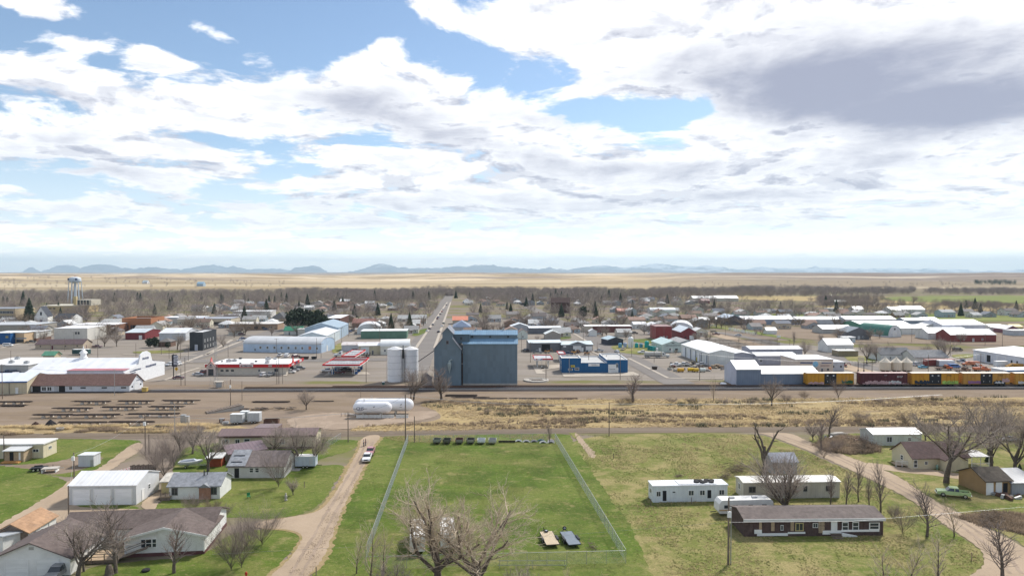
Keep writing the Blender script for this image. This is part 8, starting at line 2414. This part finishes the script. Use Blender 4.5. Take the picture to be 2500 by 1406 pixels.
for px,py,c,lab in((736,877,(.12,.10,.07),'olive open skip behind the store'),(748,877,(.08,.04,.03),'dark skip second behind the store'),(767,877,(.035,.035,.035),'black round sided skip behind the store'),(867,851,(.05,.16,.36),'blue machine beside the peeling roofed warehouse'),(866,858,(.02,.07,.06),'green row of bins beside the tan workshop'),(1336,862,(.45,.20,.03),'orange machine in the workshop yard'),(1401,864,(.55,.26,.04),'orange yellow machine near the black car'),(1433,866,(.40,.20,.08),'rust orange machine standing in the yard'),(1458,814,(.2,.03,.03),'dark red machine on the side street'),(1598,902,(.07,.05,.04),'small rusty skip at the scrap yard kerb'),(2060,896,(.24,.05,.05),'dark red machine by the pale shop wing')):
 o=thing('yard_skip' if 'skip' in lab or 'bins' in lab else 'yard_machine',lab,'skip' if 'skip' in lab or 'bins' in lab else 'machine',(*G(px,py),.05),rnd.uniform(-.3,.3))
 if 'skip' in lab or 'bins' in lab:
  mb=MB().loft([[(-1.0,-.6,0),(1.0,-.6,0),(1.0,.6,0),(-1.0,.6,0)],[(-1.3,-.8,1.4),(1.3,-.8,1.4),(1.3,.8,1.4),(-1.3,.8,1.4)]])
  mb.build('body',M_FLAT,o,color=c)
  MB().box(-1.2,1.2,-.7,.7,1.403,1.46).build('lid',M_BLACK,o)
 else:
  MB().box(-1.4,1.2,-.7,.7,.6,1.4).build('body',M_CAR,o,color=c)
  MB().loft([[(-.4,-.6,1.4),(.6,-.6,1.4),(.6,.6,1.4),(-.4,.6,1.4)],[(-.3,-.5,2.5),(.5,-.5,2.5),(.5,.5,2.5),(-.3,.5,2.5)]]).build('cab',M_GLASS,o)
  MB().tube([(1.2,0,1.2),(2.2,0,2.4),(3.0,0,1.0)],.14,5).build('arm',M_CAR,o,color=c)
  wheels(o,(-.9,.9),.7,.5,.3)
for i,(px,py,top)in enumerate(((158,857,825),(181,860,810),(239,875,820),(332,872,838),(394,865,834),(413,876,838),(441,876,820),(460,882,845),(557,872,838),(773,872,825),(784,874,838),(675,862,826),(817,850,812),(834,836,800),(851,822,788),(1273,860,812),(1295,885,835),(1424,836,800),(1458,862,835),(1548,830,795),(1590,832,790),(1542,871,833),(1597,885,840),(1621,832,800),(1692,850,812),(1771,820,790),(1757,864,826),(1804,858,820),(1839,792,768),(1890,800,775),(1882,862,825),(1928,862,830),(2226,835,800),(2320,868,828),(2405,843,815),(2447,855,815),(2205,792,770),(2380,800,774),(1652,780,755),(918,826,790),(927,830,795),(600,810,775),(640,800,770),(124,870,836))):
 p=G(px,py)
 pole('thin wooden utility pole among the town streets',px,py,max(5,ZAT(top,p[1])),r=.12,arms=1 if i%3 else 0,group='utility poles about the town')
# -- homes between the streets
WNAME=('white','pale grey','blue grey','tan','dark grey','cream','grey green','brown')
RNAME=('brown grey','dark brown','mid grey','brown','pale grey','white','slate','red brown')
HOUSE_W=((.62,.62,.60),(.54,.52,.46),(.42,.44,.46),(.50,.42,.32),(.30,.32,.34),(.62,.58,.46),(.35,.42,.46),(.26,.17,.12))
HOUSE_R=((.24,.22,.21),(.14,.12,.115),(.32,.31,.30),(.20,.14,.11),(.42,.42,.41),(.62,.62,.61),(.17,.18,.21),(.30,.20,.16))
PROTO_H=[]
def house_proto(i):
 """small frame house: wall, roof, windows, door, porch"""
 r=random.Random(500+i)
 w,d,h=r.uniform(9,13),r.uniform(7.5,10),r.choice((2.7,2.8,3.0,4.6))
 o=bld('house','house',(-w/2,0),(w/2,0),d,h,('gable_x','gable_y','gable_x','hip')[i%4],r.uniform(1.7,3.0),(.6,.6,.6),(.2,.2,.2),M_PAINT,M_SHING,cat='house',world=True,rz=0,chim=i%3==0,ops=(
('win','f',.2,1.0,1.3,1.3),('win','f',.78,1.0,1.5,1.3),('door','f',.5,.2,1.0,2.1,(.3,.2,.16)),('win','r',.5,1.0,1.2,1.2),('win','l',.5,1.0,1.2,1.2)))
 FOOT.pop()
 MB().box(-1.2,1.2,-1.4,-.01,0,.3).build('porch_floor',M_CONC,o)
 MB().extr([(-1.5,2.45),(-.0,2.75),(-.0,2.87),(-1.5,2.57)],-1.5,1.5,'x').build('porch_roof',M_SHING,o,color=(.25,.25,.25))
 return o,max(w,d)*.6
for i in range(8):
 PROTO_H.append(house_proto(i))
used=[False]*8
KEEP=[]
for(px,py,r)in[(1126+(1040-1126)*(yy-HOR)/166.,yy,13)for yy in(905,850,820,800,785,775,765,758,750,745,740,735,730,726)]:
 p=G(px,py)
 KEEP.append((p[0],p[1],r))
for yy in(820,800,785,775,765,755,750):
 for(sx,sy)in((1420,815),(485,868)):
  p=G(VX+(sx-VX)*(yy-HOR)/(sy-HOR),yy)
  KEEP.append((p[0],p[1],11))
def free(x,y,r):
 return all((x-a)**2+(y-b)**2>(r+q)**2 for a,b,q in FOOT)and all((x-a)**2+(y-b)**2>(r*.6+q)**2 for a,b,q in KEEP)
ZONES=[(-760,-330,560,1150,'in the western blocks'),(-330,-60,480,800,'west of the main street'),(-330,-60,800,1300,'in the far western blocks'),(-20,150,470,800,'just beyond the slate blue annex'),(150,330,520,900,'round the brown brick church'),(-20,330,900,1450,'far up the eastern blocks'),(330,640,640,860,'at the eastern edge of the blocks')]
ZONES[4]=(150,330,520,900,'round the brown brick church')
cg,sg_=cos(GRID),sin(GRID)
count=0
HOUSES=[]
for zi,(xa,xb,ya,yb,where)in enumerate(ZONES):
 y=ya
 row=0
 count=0
 while y<yb:
  x=xa
  while x<xb:
   xx,yy=x*cg-(y-400)*sg_*.0+rnd.uniform(-2,2)-(y-400)*.074,y+x*sg_+rnd.uniform(-2.5,2.5)
   i=rnd.randrange(8)
   o,r=PROTO_H[i]
   if free(xx,yy,r)and rnd.random()<(.88 if y<900 else .62)and count<(60,40,52,34,46,52,28)[zi]:
    wi,ri=rnd.randrange(8),rnd.randrange(8)
    wc,rc=HOUSE_W[wi],HOUSE_R[ri]
    lab='%s house with a %s roof %s'%(WNAME[wi],RNAME[ri],where)
    rz=GRID+rnd.choice((0,0,0,pi/2,-pi/2))
    s=rnd.uniform(.9,1.15)
    if used[i]:
     q=dup(o,(xx,yy),rz,lab,'houses '+where,s)
    else:
     q=o
     KIDS[o.name]=[(c,list(c.children))for c in o.children]
     q.location,q.rotation_euler,q.scale=(xx,yy,0),(0,0,rz),(s,)*3
     q['label'],q['group']=lab,'houses '+where
     used[i]=True
    HOUSES.append((q,wc,rc))
    FOOT.append((xx,yy,r*s))
    count+=1
   x+=rnd.uniform(19,27)
  row+=1
  y+=26 if row%2 else 34
for q,wc,rc in HOUSES:
 for c in q.children:
  n=c.name.split('.')[0]
  if n=='wall':
   c.color=(*wc,1)
  elif n in('roof','porch_roof'):
   c.color=(*rc,1)
# -- trees one by one
rnd.seed(21)
T=tree
proto('near0','big',301,15,.55,M_TWIGL,kids=[9,7,7,6],rmin=.0090,rr=[.40,.36,.4,.5],wig=[.05,.13,.16,.18,.2],up=[.02,.08,.06,.06,.06])
proto('near1','big',302,14,.50,M_TWIGL,kids=[9,7,7,6],rmin=.0090,rr=[.40,.36,.4,.5],wig=[.05,.13,.16,.18,.2],up=[.02,.08,.06,.06,.06])
proto('fork0','big',311,15,.60,M_TWIG,kids=[6,9,8,5],trunk=.36,t0=[.7,.25,.2,.1],lr=[1.4,.6,.55,.55],rmin=.013)
proto('multi0','fan',321,10,.34,M_TWIG,trunk=.16,kids=[11,12,8],lr=[4.6,.5,.5],ang=[.55,.55,.6],rmin=.013)
proto('dead0','dead',331,12,.6,M_BARK,trunk=.5,kids=[3,4],tip=.5,lr=[1.0,.3],ang=[.45,.7])
T('near0',1068,1440,18.0,'big bare cottonwood with a pale twiggy crown at the foot of the picture, western trunk',wide=1.28)
T('near1',1165,1452,15.0,'big bare cottonwood at the foot of the picture, eastern trunk',rz=2.0,wide=1.3)
T('round0',960,1470,6.5,'low bare thicket tree beneath the big cottonwoods, western side',wide=1.3)
T('round1',1270,1476,6.0,'low bare thicket tree beneath the big cottonwoods, eastern side',wide=1.4)
for i,(px,py,h,lab)in enumerate(((905,1420,9.5,'tall pale willow whips beside the western fence'),(870,1400,7.5,'thin pale willow shoot between driveway and fence'),(935,1425,8.0,'pale willow whips next to the cottonwood'),(1385,1440,3.5,'small pale shoots before the front fence'),(1480,1450,3.4,'small pale shoots below the fence corner'))):
 T('whip%d'%(i%3),px,py,h,lab,wide=1.1)
for key,px,py,h,wide,lab in(
('big0',190,1410,8.5,1.0,'leaning bare tree before the corner garage'),('tall0',283,1398,10.0,1.1,'thin forked bare tree before the wooden deck'),('tall1',425,1398,7.2,1.3,'small bare tree before the gabled front wing'),('tall2',205,1395,6.4,1.0,'slender bare tree behind the leaning one'),
('fan0',565,1392,8.2,1.0,'round bare shrub tree at the wing corner, western one'),('fan1',590,1385,7.6,1.0,'round bare shrub tree next to the western one'),('fan2',640,1330,6.6,1.25,'dense rounded bare bush beside the driveway mouth'),('fan1',603,1338,6.0,1.0,'rounded bare bush behind the dense one'),
('shrub0',470,1250,3.0,1.4,'tan leafless shrub below the small white house'),('shrub1',520,1252,2.8,1.4,'tan leafless shrub near the brick porch patch'),('shrub0',545,1268,2.6,1.2,'leafless shrub at the end of the brown roof'),
('fan2',680,1188,8.4,1.0,'dense bare tree before the patched roof house'),('round2',716,1208,3.2,1.0,'little bare tree alone on the lawn'),('big1',508,1150,9.4,1.0,'bare tree beside the rust red shed'),('big2',728,1140,9.2,1.0,'bare tree before the cargo trailer, western stem'),('big0',765,1138,8.4,.9,'bare tree before the cargo trailer, eastern stem'),
('round0',672,1110,7.4,1.1,'bare tree before the maroon roofed home'),('fan0',400,1165,9.0,1.2,'dense grey bare thicket west of the motor boat'),('fan1',380,1150,7.6,1.2,'dense grey bare thicket by the board fence'),('fan2',425,1140,8.0,1.0,'grey bare thicket between the fence and the boat'),('round1',470,1108,7.6,1.0,'twisted bare tree behind the motor boat'),('round2',440,1100,6.0,1.0,'bare tree behind the grey thicket'),('tall0',1342,1084,5.0,.8,'thin bare tree in the back fence line')):
 T(key,px,py,h*1.2,lab,wide=wide*1.1)
for key,px,py,h,wide,lab in(
('round0',748,1000,8.2,1.15,'lone round bare tree in the rail yard'),('big0',1010,976,13.5,.8,'tall bare tree before the white silos, western stem'),('big1',1003,977,12.0,.7,'tall bare tree before the white silos, eastern stem'),('tall0',1078,975,13.0,1.6,'bare many twigged tree before the tall elevator'),('round2',1075,976,9.5,.9,'rounded bare tree at the elevator foot'),
('tall1',1545,982,10.5,2.0,'thin bare tree rising from dark brush by the tracks'),('whip0',1742,978,9.0,.9,'very thin bare sapling by the tracks'),('round1',1884,990,11.5,.9,'pale domed bare tree before the warehouse wing'),('fan2',2047,974,9.5,.9,'many stemmed bare bush before the yellow boxcar'),('shrub1',1965,976,3.8,1.3,'low dark shrub west of the many stemmed bush'),('shrub0',1920,985,4.0,1.3,'low dark shrub beside the domed tree')):
 T(key,px,py,h,lab,wide=wide)
for key,px,py,h,wide,lab in(
('dead0',1868,1170,12.5,.8,'old dead forked tree standing above the grey shed'),('fan0',1858,1160,6.0,1.5,'bare thicket round the dead forked tree, western part'),('fan1',1900,1165,6.0,1.4,'bare thicket round the dead forked tree, eastern part'),('multi0',1920,1247,12.5,1.35,'spreading many stemmed bare tree between the old trailers'),
('fork0',2310,1178,16.5,1.0,'thick trunked forked bare tree before the pale yellow house'),('big1',2420,1146,15.5,1.0,'leaning bare tree behind the open porch'),('big2',2478,1162,17.0,1.0,'tall bare tree by the eastern picture edge'),('big0',2385,1080,13.0,1.0,'broad bare tree behind the yellow house'),('near1',2530,1130,15.0,1.0,'bare cottonwood cut by the eastern picture edge'),('big1',2450,1070,11.0,1.0,'bare tree on the grass beyond the yellow house'),
('tall0',2028,1235,8.0,.9,'young bare tree at the end of the long beige trailer'),('tall1',2066,1238,8.0,.9,'young bare tree beyond the beige trailer end'),('tall2',2096,1225,9.0,.8,'slim bare tree by the gravel road, western one'),('tall0',2122,1240,7.0,.8,'slim bare tree by the gravel road, middle one'),('tall1',2150,1252,10.5,.8,'slim bare tree by the gravel road, eastern one'),('fan1',2203,1302,6.4,1.1,'dark many stemmed bare tree beside the gravel road'),('tall2',2263,1310,9.6,1.1,'tall thin bare tree at the gravel road bend'),('shrub1',2180,1268,3.0,1.2,'dark shrub by the derelict trailer end'),
('tall0',2448,1420,9.5,1.4,'bare sapling crown in the bottom corner'),('whip1',2220,1440,8.0,1.6,'pale bare sapling rising from the bottom edge, western one'),('whip2',2290,1430,8.0,1.5,'pale bare sapling rising from the bottom edge, eastern one'),('whip0',2160,1440,6.5,1.6,'pale shoots at the bottom edge'),('whip1',2330,1310,7.5,1.2,'pale thin sapling before the green pickup'),
('fan2',2012,1120,5.0,1.3,'bare thicket beside the gravel road, western one'),('shrub0',2040,1105,4.0,1.4,'bare thicket beside the bleached boat'),('fan0',2110,1095,6.0,1.0,'leaning bare bush over the brush pile'),('tall1',2005,1098,8.0,1.4,'thin bare trees by the junk at the road mouth'),('round0',1985,1075,6.0,1.2,'bare round tree at the mouth of the gravel road'),('round1',2260,1075,6.5,1.2,'bare tree behind the white trailer home'),('tall2',2025,1060,9.0,1.5,'pale thin bare tree by the dirt road')):
 T(key,px,py,h,lab,wide=wide)
for k,(px,py)in enumerate(((2414,1128),(2489,1168))):
 T('fir%d'%k,px,py,3.4,('small dark evergreen beside the open porch','small dark evergreen at the picture edge')[k],wide=1.2)
for key,px,py,h,lab in(
('big0',433,854,11,'spreading bare tree with a pale trunk near the charcoal office'),('big1',478,842,9,'bare tree behind the charcoal office'),('round0',255,846,11,'bare tree behind the long tan building, western one'),('round1',285,846,11,'bare tree behind the long tan building, eastern one'),('round2',105,840,10,'bare tree beside the plain white block'),('fan1',540,842,9,'bare tree beside the charcoal office side street'),('round0',580,808,10,'bare tree by the cream shops, western one'),('round1',626,806,10,'bare tree by the cream shops, eastern one'),('round2',664,820,8,'bare tree at the green roofed house'),('round0',746,818,8,'bare tree before the white flat shed'),('round1',545,850,6,'low bare tree on the side street corner'),
('pine0',714,806,16,'big dark pine of the clump, western one'),('pine1',735,804,18,'big dark pine of the clump, second one'),('pine0',757,802,15,'big dark pine of the clump, third one'),('pine1',774,808,17,'big dark pine of the clump before the brick block'),('pine0',792,812,13,'dark pine at the brick block corner'),('pine1',366,848,6,'round dark bush by the brown house, western one'),('pine0',378,848,6.5,'round dark bush by the brown house, eastern one'),('pine1',410,850,4,'small dark bush by the brown house'),
('fir0',955,806,13.5,'dark spruce on the west of the main street, western one'),('fir1',1000,806,14,'dark spruce beside the main street'),('fir2',72,785,22,'tall dark spruce before the buff school, front one'),('fir0',57,745,20,'tall dark spruce above the buff school'),('fir1',143,763,12,'dark spruce before the school wing'),('fir2',114,760,10,'small dark spruce by the church'),('fir0',343,738,15,'dark spruce in the western blocks, taller one'),('fir1',420,748,13,'dark spruce by the white houses'),('fir2',336,733,13,'dark spruce behind the taller one'),
('fir0',657,745,14,'dark spruce among the grey trees, western one'),('fir1',700,740,15,'dark spruce among the grey trees, eastern one'),('fir2',866,775,13,'dark spruce behind the brick block'),('fir0',862,780,10,'dark spruce at the side of the brick block'),('fir1',1247,774,14,'olive dark spruce in the middle blocks'),('fir2',1285,748,13,'slim dark spruce near the brick church'),('fir0',1238,755,10,'dark spruce in the middle blocks, smaller one'),('pine0',1424,776,12,'round dark evergreen east of the brick church'),('fir1',1345,730,12,'dark spruce in the row beyond the church, first'),('fir2',1362,730,11,'dark spruce in the row beyond the church, second'),('fir0',1371,728,13,'dark spruce in the row beyond the church, third'),('fir1',1113,728,14,'dark spruce at the end of the main street'),('fir2',915,733,14,'dark spruce in the wood west of the main street'),('fir0',825,730,12,'dark spruce far in the western wood'),('fir1',800,730,11,'dark spruce beside the far one'),('fir2',18,738,9,'dark evergreen at the western edge'),('fir0',492,732,12,'lone dark spruce behind the red roofed house'),
('pine1',1716,757,9,'dark round evergreen by the farm lane'),('pine0',1740,760,7,'dark evergreen beside the round one'),('pine1',1827,770,6,'dark bush on the pasture edge'),('fir1',2016,745,14,'dark spruce among the field cottonwoods'),
('round1',1700,838,9,'flat crowned bare tree at the stock yard, western one'),('round2',1726,838,9,'flat crowned bare tree at the stock yard, eastern one'),('fan1',1782,805,8,'reddish bare shrub tree before the dark slate shed'),('round0',1818,812,8,'bare tree before the grey blue shed'),('fan0',1845,818,8,'tall bare brush by the white field shed'),('fan2',1860,818,8,'tall bare brush next to the white field shed'),
('big1',1965,872,10,'bare forked tree by the lavender workshops'),('tall1',1938,845,10,'thin bare tree by the farm road'),('big2',2116,888,13,'large spreading bare tree behind the sign board'),('big0',2140,884,11,'large bare tree next to the spreading one'),('round1',2170,878,10,'bare tree behind the hopper bins'),('big1',2048,836,12,'bare tree before the pale long roofed hall'),('round2',2125,830,9,'bare tree before the green quonset, western one'),('round0',2148,826,8,'bare tree before the green quonset, eastern one'),('round1',2290,862,11,'bare tree behind the dark grey roofs, western one'),('big2',2310,884,13,'bare tree behind the dark red container'),('round0',2260,878,10,'bare tree between the two eastern houses'),('round2',2345,838,8,'bare tree before the long red barn'),('round0',2005,836,7,'bare tree by the pale hall'),('fan0',1650,850,7,'bare shrub between the red barns and the implement shop'),('round2',1528,828,8,'bare tree by the dark navy house'),('round1',1480,822,8,'bare tree before the red brown long building'),('fan2',1432,820,5,'bush beside the white gabled shed'),('fan1',1312,832,5,'bush beside the pale house gable'),('shrub1',1650,864,3,'dark bush by the tank row'),
('big0',1842,762,14,'large bare field tree on the hayfield'),('round0',1630,764,11,'bare tree by the white polytunnels'),('round1',1862,768,9,'small bare field tree'),('big1',1905,766,12,'bare tree at the farmyard, eastern one'),('big2',2018,754,14,'large bare tree by the ranch house, western one'),('big0',2060,752,14,'large bare tree by the ranch house, middle one'),('big1',2118,755,15,'large bare tree by the ranch house, eastern one'),('big2',2160,758,12,'bare tree before the white barn group'),('big0',2230,745,16,'large bare tree in the green meadow'),('round2',2330,757,8,'small bare tree on the hayfield')):
 T(key,px,py,h,lab)
# ------ the street trees of the town, each a thing, up to the limit
rng=np.random.default_rng(5)
SPOTS=[]
for zi,(xa,xb,ya,yb,where)in enumerate(ZONES):
 area=(xb-xa)*(yb-ya)
 for k in range(int(area/350)):
  x,y=rng.uniform(xa,xb),rng.uniform(ya,yb)
  xx,yy=x*cg-(y-400)*.074,y+x*sg_
  if free(xx,yy,1.0):
   SPOTS.append((yy,xx,where))
SPOTS.sort()
FAR_REST=[]
for k,(yy,xx,where)in enumerate(SPOTS):
 h=rng.uniform(7.5,13.0)*(1.0 if yy<900 else 1.1)
 if k<195:
  T('far%d'%rng.integers(0,6),0,0,h,'bare grey brown tree among the houses '+where,'bare trees among the houses '+where,at=(xx,yy),wide=rng.uniform(.9,1.25))
 elif k%29==0 and yy<1250:
  T('fir%d'%(k%3),0,0,h*1.15,'dark evergreen among the bare trees '+where,'dark evergreens '+where,at=(xx,yy))
 else:
  FAR_REST.append((xx,yy,h))
def far_template(seed,sticks,leaf=False):
 r=np.random.default_rng(seed)
 w=Wood()
 w.tube([(0,0,0),(r.normal(0,.02),r.normal(0,.02),.5)],[.022,.012],4)
 for i in range(sticks):
  a,q=r.uniform(0,6.283),sqrt(r.uniform(0,1))
  z=r.uniform(.22,1.0)
  rad=.46*sqrt(max(.05,1-((z-.58)/.48)**2))*q
  c=np.array([rad*cos(a),rad*sin(a),z])
  d=np.array([cos(a)*.7,sin(a)*.7,r.uniform(.3,1.2)])
  d=d/np.linalg.norm(d)*r.uniform(.12,.24)
  w.tube([c-d,c+d*.3+r.normal(0,.015,3),c+d],[.007,.0055,.002],3)
 return w.arr()
FT=[far_template(700+i,64)for i in range(6)]
pts=np.array([(a,b)for a,b,h in FAR_REST])
hs=np.array([h for a,b,h in FAR_REST])
if len(pts):
 put('town_tree_mass',scatter('town_tree_mass',FT,pts,hs,M_TWIGF,rng),kind='stuff')
o=COL.objects['town_tree_mass']
o['label'],o['category']='bare grey brown trees filling the far blocks of the town','trees'
def belt(name,label,poly,n,h0,h1,m,tem=None):
 """a mass of far trees filling a shape given in photo points"""
 P=np.array([G(*p)for p in poly])
 out=[]
 lo,hi=P.min(0),P.max(0)
 while len(out)<n:
  q=rng.uniform(lo,hi,(n*2,2))
  ins=np.zeros(len(q),bool)
  j=len(P)-1
  for i in range(len(P)):
   xi,yi,xj,yj=*P[i],*P[j]
   c=((yi>q[:,1])!=(yj>q[:,1]))&(q[:,0]<(xj-xi)*(q[:,1]-yi)/(yj-yi+1e-9)+xi)
   ins^=c
   j=i
  out+=list(q[ins])
 out=np.array(out[:n])
 cl=.55+.9*fbm(out[:,0]/90.,out[:,1]/90.,3,3)
 hs=rng.uniform(h0,h1,n)*cl
 z=land_height(out[:,0],out[:,1])
 o=put(name,scatter(name,tem or FT,np.column_stack([out,z]),hs,m,rng),kind='stuff')
 tag(o,label,'wood')
belt('riverside_wood','grey wood along the river behind the middle of the town',[(700,722),(700,713),(1100,709),(1480,709),(1480,715),(1200,724),(900,726)],1300,8,12,M_TWIGF)
belt('riverside_wood','grey wood along the river behind the western blocks',[(-300,730),(-300,720),(300,716),(720,713),(720,726),(300,734)],1000,7,11,M_TWIGF)
belt('riverside_wood','dark grey wood beyond the eastern hayfields',[(1480,718),(1640,709),(2000,708),(2240,711),(2220,720),(1900,726),(1500,732)],1500,8,12.5,M_TWIGF)
belt('riverside_wood','dark wood strip at the far eastern fields',[(2250,718),(2260,711),(2420,710),(2700,712),(2700,718),(2400,721)],420,8,11,M_TWIGF)
belt('hedge_thicket','dark thicket crossing the eastern meadows',[(2280,748),(2300,742),(2440,744),(2480,748),(2440,755),(2380,752)],340,4,7,M_TWIGF)
belt('hedge_thicket','dark thicket west of the green meadow',[(1990,738),(2000,728),(2140,727),(2170,737),(2100,750),(2000,750)],320,6,10,M_TWIGF)
belt('hedge_thicket','scrub along the hayfield edge',[(2300,766),(2300,762),(2480,765),(2480,768)],90,2,3.5,M_TWIGF)
belt('hedge_thicket','scattered bushes beyond the town end',[(600,738),(600,726),(1060,724),(1060,742)],420,6,10,M_TWIGF)
belt('hedge_thicket','scattered trees between the eastern blocks and the fields',[(1120,732),(1120,722),(1520,718),(1540,730),(1500,754)],380,6,10,M_TWIGF)
belt('hedge_thicket','dark scrub beside the farm yards',[(1640,762),(1660,754),(1760,754),(1780,764)],110,3,6,M_TWIGF)
belt('distant_scrub','dark scrub dotted over the tan plain',[(-200,705),(-200,690),(700,688),(700,704)],140,6,12,M_TWIGD)
belt('distant_scrub','shelter belt of dark trees on the eastern plain',[(2380,698),(2380,692),(2480,692),(2480,698)],120,8,12,M_CONI)
belt('distant_scrub','dark scrub on the eastern plain',[(1640,702),(1640,692),(2380,692),(2380,704)],60,5,9,M_TWIGD)
# -- grass and weeds
def tuft(seed,blades,spread,lean,w=.05):
 r=np.random.default_rng(seed)
 V,Fc=[],[]
 for i in range(blades):
  a,q=r.uniform(0,6.283),r.uniform(0,spread)
  b=np.array([q*cos(a),q*sin(a),0])
  t=r.uniform(0,6.283)
  s=np.array([cos(t),sin(t),0])*w
  tip=b+np.array([r.normal(0,lean),r.normal(0,lean),r.uniform(.6,1)])
  u=np.array([-s[1],s[0],0])
  k=len(V)
  V+=[b-s,b+s,b+u,tip]
  Fc+=[(k,k+1,k+3),(k+1,k+2,k+3),(k+2,k,k+3)]
 return np.array(V,np.float32),np.array(Fc,np.int32)
GT=[tuft(900+i,9,.5,.3)for i in range(4)]
WT=[tuft(950+i,14,.9,.25,.06)for i in range(4)]
def inside(P,q):
 ins=np.zeros(len(q),bool)
 j=len(P)-1
 for i in range(len(P)):
  xi,yi,xj,yj=*P[i],*P[j]
  ins^=((yi>q[:,1])!=(yj>q[:,1]))&(q[:,0]<(xj-xi)*(q[:,1]-yi)/(yj-yi+1e-9)+xi)
  j=i
 return ins
def meadow(name,label,poly,n,s0,s1,m,tem,clump=None,thr=.5,seed=1):
 P=np.array([G(*p)for p in poly])
 lo,hi=P.min(0),P.max(0)
 acc=[]
 tot=0
 for _ in range(40):
  q=rng.uniform(lo,hi,(n,2))
  q=q[inside(P,q)]
  if clump:
   q=q[fbm(q[:,0]/clump[0],q[:,1]/clump[1],seed,4)>thr]
  acc.append(q)
  tot+=len(q)
  if tot>n:
   break
 q=np.concatenate(acc)[:n]
 o=put(name,scatter(name,tem,q,rng.uniform(s0,s1,len(q)),m,rng),(None),(0,0,.03),kind='stuff')
 tag(o,label,'grass')
DRYP=[(1010,985),(1100,976),(1500,975),(2000,972),(2700,968),(2700,1044),(2000,1041),(1500,1044),(1000,1054),(850,1054),(880,1040),(1070,1030),(1080,1008)]
meadow('dry_grass','tall dry tan grass between the tracks and the dirt road',DRYP,12000,.35,.8,M_REED,GT,(26,6),.42,3)
meadow('weeds','dark brown weeds in the dry strip along the road',DRYP,2600,.5,1.2,M_REEDB,WT,(34,5),.60,8)
meadow('weeds','grey green brush patches in the dry strip',DRYP,350,.8,1.5,M_SCRUBG,WT,(30,6),.66,15)
meadow('dry_grass','tall golden grass along the road below the rail yard',[(-100,1044),(300,1040),(520,1036),(560,1044),(480,1056),(100,1060),(-100,1062)],2600,.6,1.2,M_REED,GT,(12,3),.5,4)
meadow('weeds','brown weeds along the road below the rail yard',[(-100,1050),(500,1044),(480,1058),(100,1062),(-100,1064)],900,.6,1.2,M_REEDB,WT,(9,3),.54,5)
meadow('grass','tufted green grass of the rough field with the old trailers',[(1400,1062),(1850,1060),(2000,1116),(2180,1198),(2380,1335),(2400,1372),(2300,1440),(1620,1440),(1570,1340),(1430,1130)],15000,.16,.34,M_BLADE,GT,(5,7),.48,6)
meadow('dry_grass','dry tan tufts of the rough field with the old trailers',[(1450,1070),(1850,1062),(2000,1118),(2180,1200),(2380,1337),(2400,1372),(2300,1440),(1640,1440),(1590,1340),(1470,1130)],15000,.16,.38,M_BLADT,GT,(6,9),.54,7)
meadow('dry_grass','dry tufts along the back fence',[(930,1068),(1000,1064),(1355,1063),(1366,1074),(1200,1078),(985,1080)],1500,.2,.5,M_BLADT,GT,(6,3),.45,9)
meadow('grass','short tufted grass of the fenced field',[(985,1085),(1360,1082),(1440,1120),(1530,1240),(1600,1400),(780,1410),(884,1150)],17000,.10,.22,M_BLADE,GT,(5,7),.5,10)
meadow('weeds','dry scrub beside the gravel road bend',[(2330,1262),(2440,1250),(2540,1262),(2540,1320),(2480,1300),(2400,1286)],900,.4,1.0,M_REEDB,WT,None,.5,11)
meadow('weeds','brown brush along the gravel road junk',[(1980,1086),(2050,1066),(2130,1070),(2150,1105),(2080,1110),(2020,1104)],900,.5,1.3,M_REEDB,WT,None,.5,12)
for px,py,h,wide,key in((1540,985,3.0,2.2,'shrub1'),(1515,988,2.6,2.0,'shrub1'),(1640,985,2.4,2.6,'shrub0'),(1685,985,2.6,2.8,'shrub1'),(1770,988,2.4,2.6,'shrub0'),(1830,990,3.0,2.6,'shrub1'),(1862,992,2.8,2.2,'shrub1'),(1280,990,2.2,3.4,'shrub1'),(1190,1010,2.0,2.0,'shrub0'),(2150,984,2.0,3.0,'shrub0'),(2240,978,2.2,1.6,'shrub1'),(2282,982,2.8,1.5,'shrub1'),(2100,1030,3.6,2.4,'shrub0'),(2210,1035,4.0,2.0,'shrub1')):
 T(key,px,py,h,'low dark leafless bush in the dry strip beside the tracks','leafless bushes in the dry strip',wide=wide)
pl=np.array([G(*p)for p in((838,1205),(880,1150),(830,1265),(800,1320),(756,1410),(700,1400),(780,1300),(800,1230))])
q=rng.uniform(pl.min(0),pl.max(0),(9000,2))
q=q[inside(pl,q)]
q=q[fbm(q[:,0]/3.,q[:,1]/4.,44,3)>.40][:900]
leaf=(np.array([[-.12,-.08,.0],[.12,-.08,.0],[0,.12,.0],[0,0,.09]],np.float32),np.array([[0,1,3],[1,2,3],[2,0,3]],np.int32))
tag(put('fallen_leaves',scatter('fallen_leaves',[leaf],q,rng.uniform(.3,.8,len(q)),M_REEDB,rng),None,(0,0,.1),kind='stuff'),'brown fallen leaves and clods strewn on the dirt driveway','leaves')
# -- air
hz=bpy.data.materials.new('haze')
hz.use_nodes=True
t=hz.node_tree
t.nodes.clear()
ov=t.nodes.new('ShaderNodeOutputMaterial')
pv=t.nodes.new('ShaderNodeVolumePrincipled')
pv.inputs['Color'].default_value=(.66,.86,1.0,1)
pv.inputs['Density'].default_value=4.4e-5
pv.inputs['Anisotropy'].default_value=.1
t.links.new(pv.outputs[0],ov.inputs['Volume'])
me=MB().box(-54000,54000,-44000,46000,-60,900).mesh('haze',hz)
put('haze',me,kind='stuff')
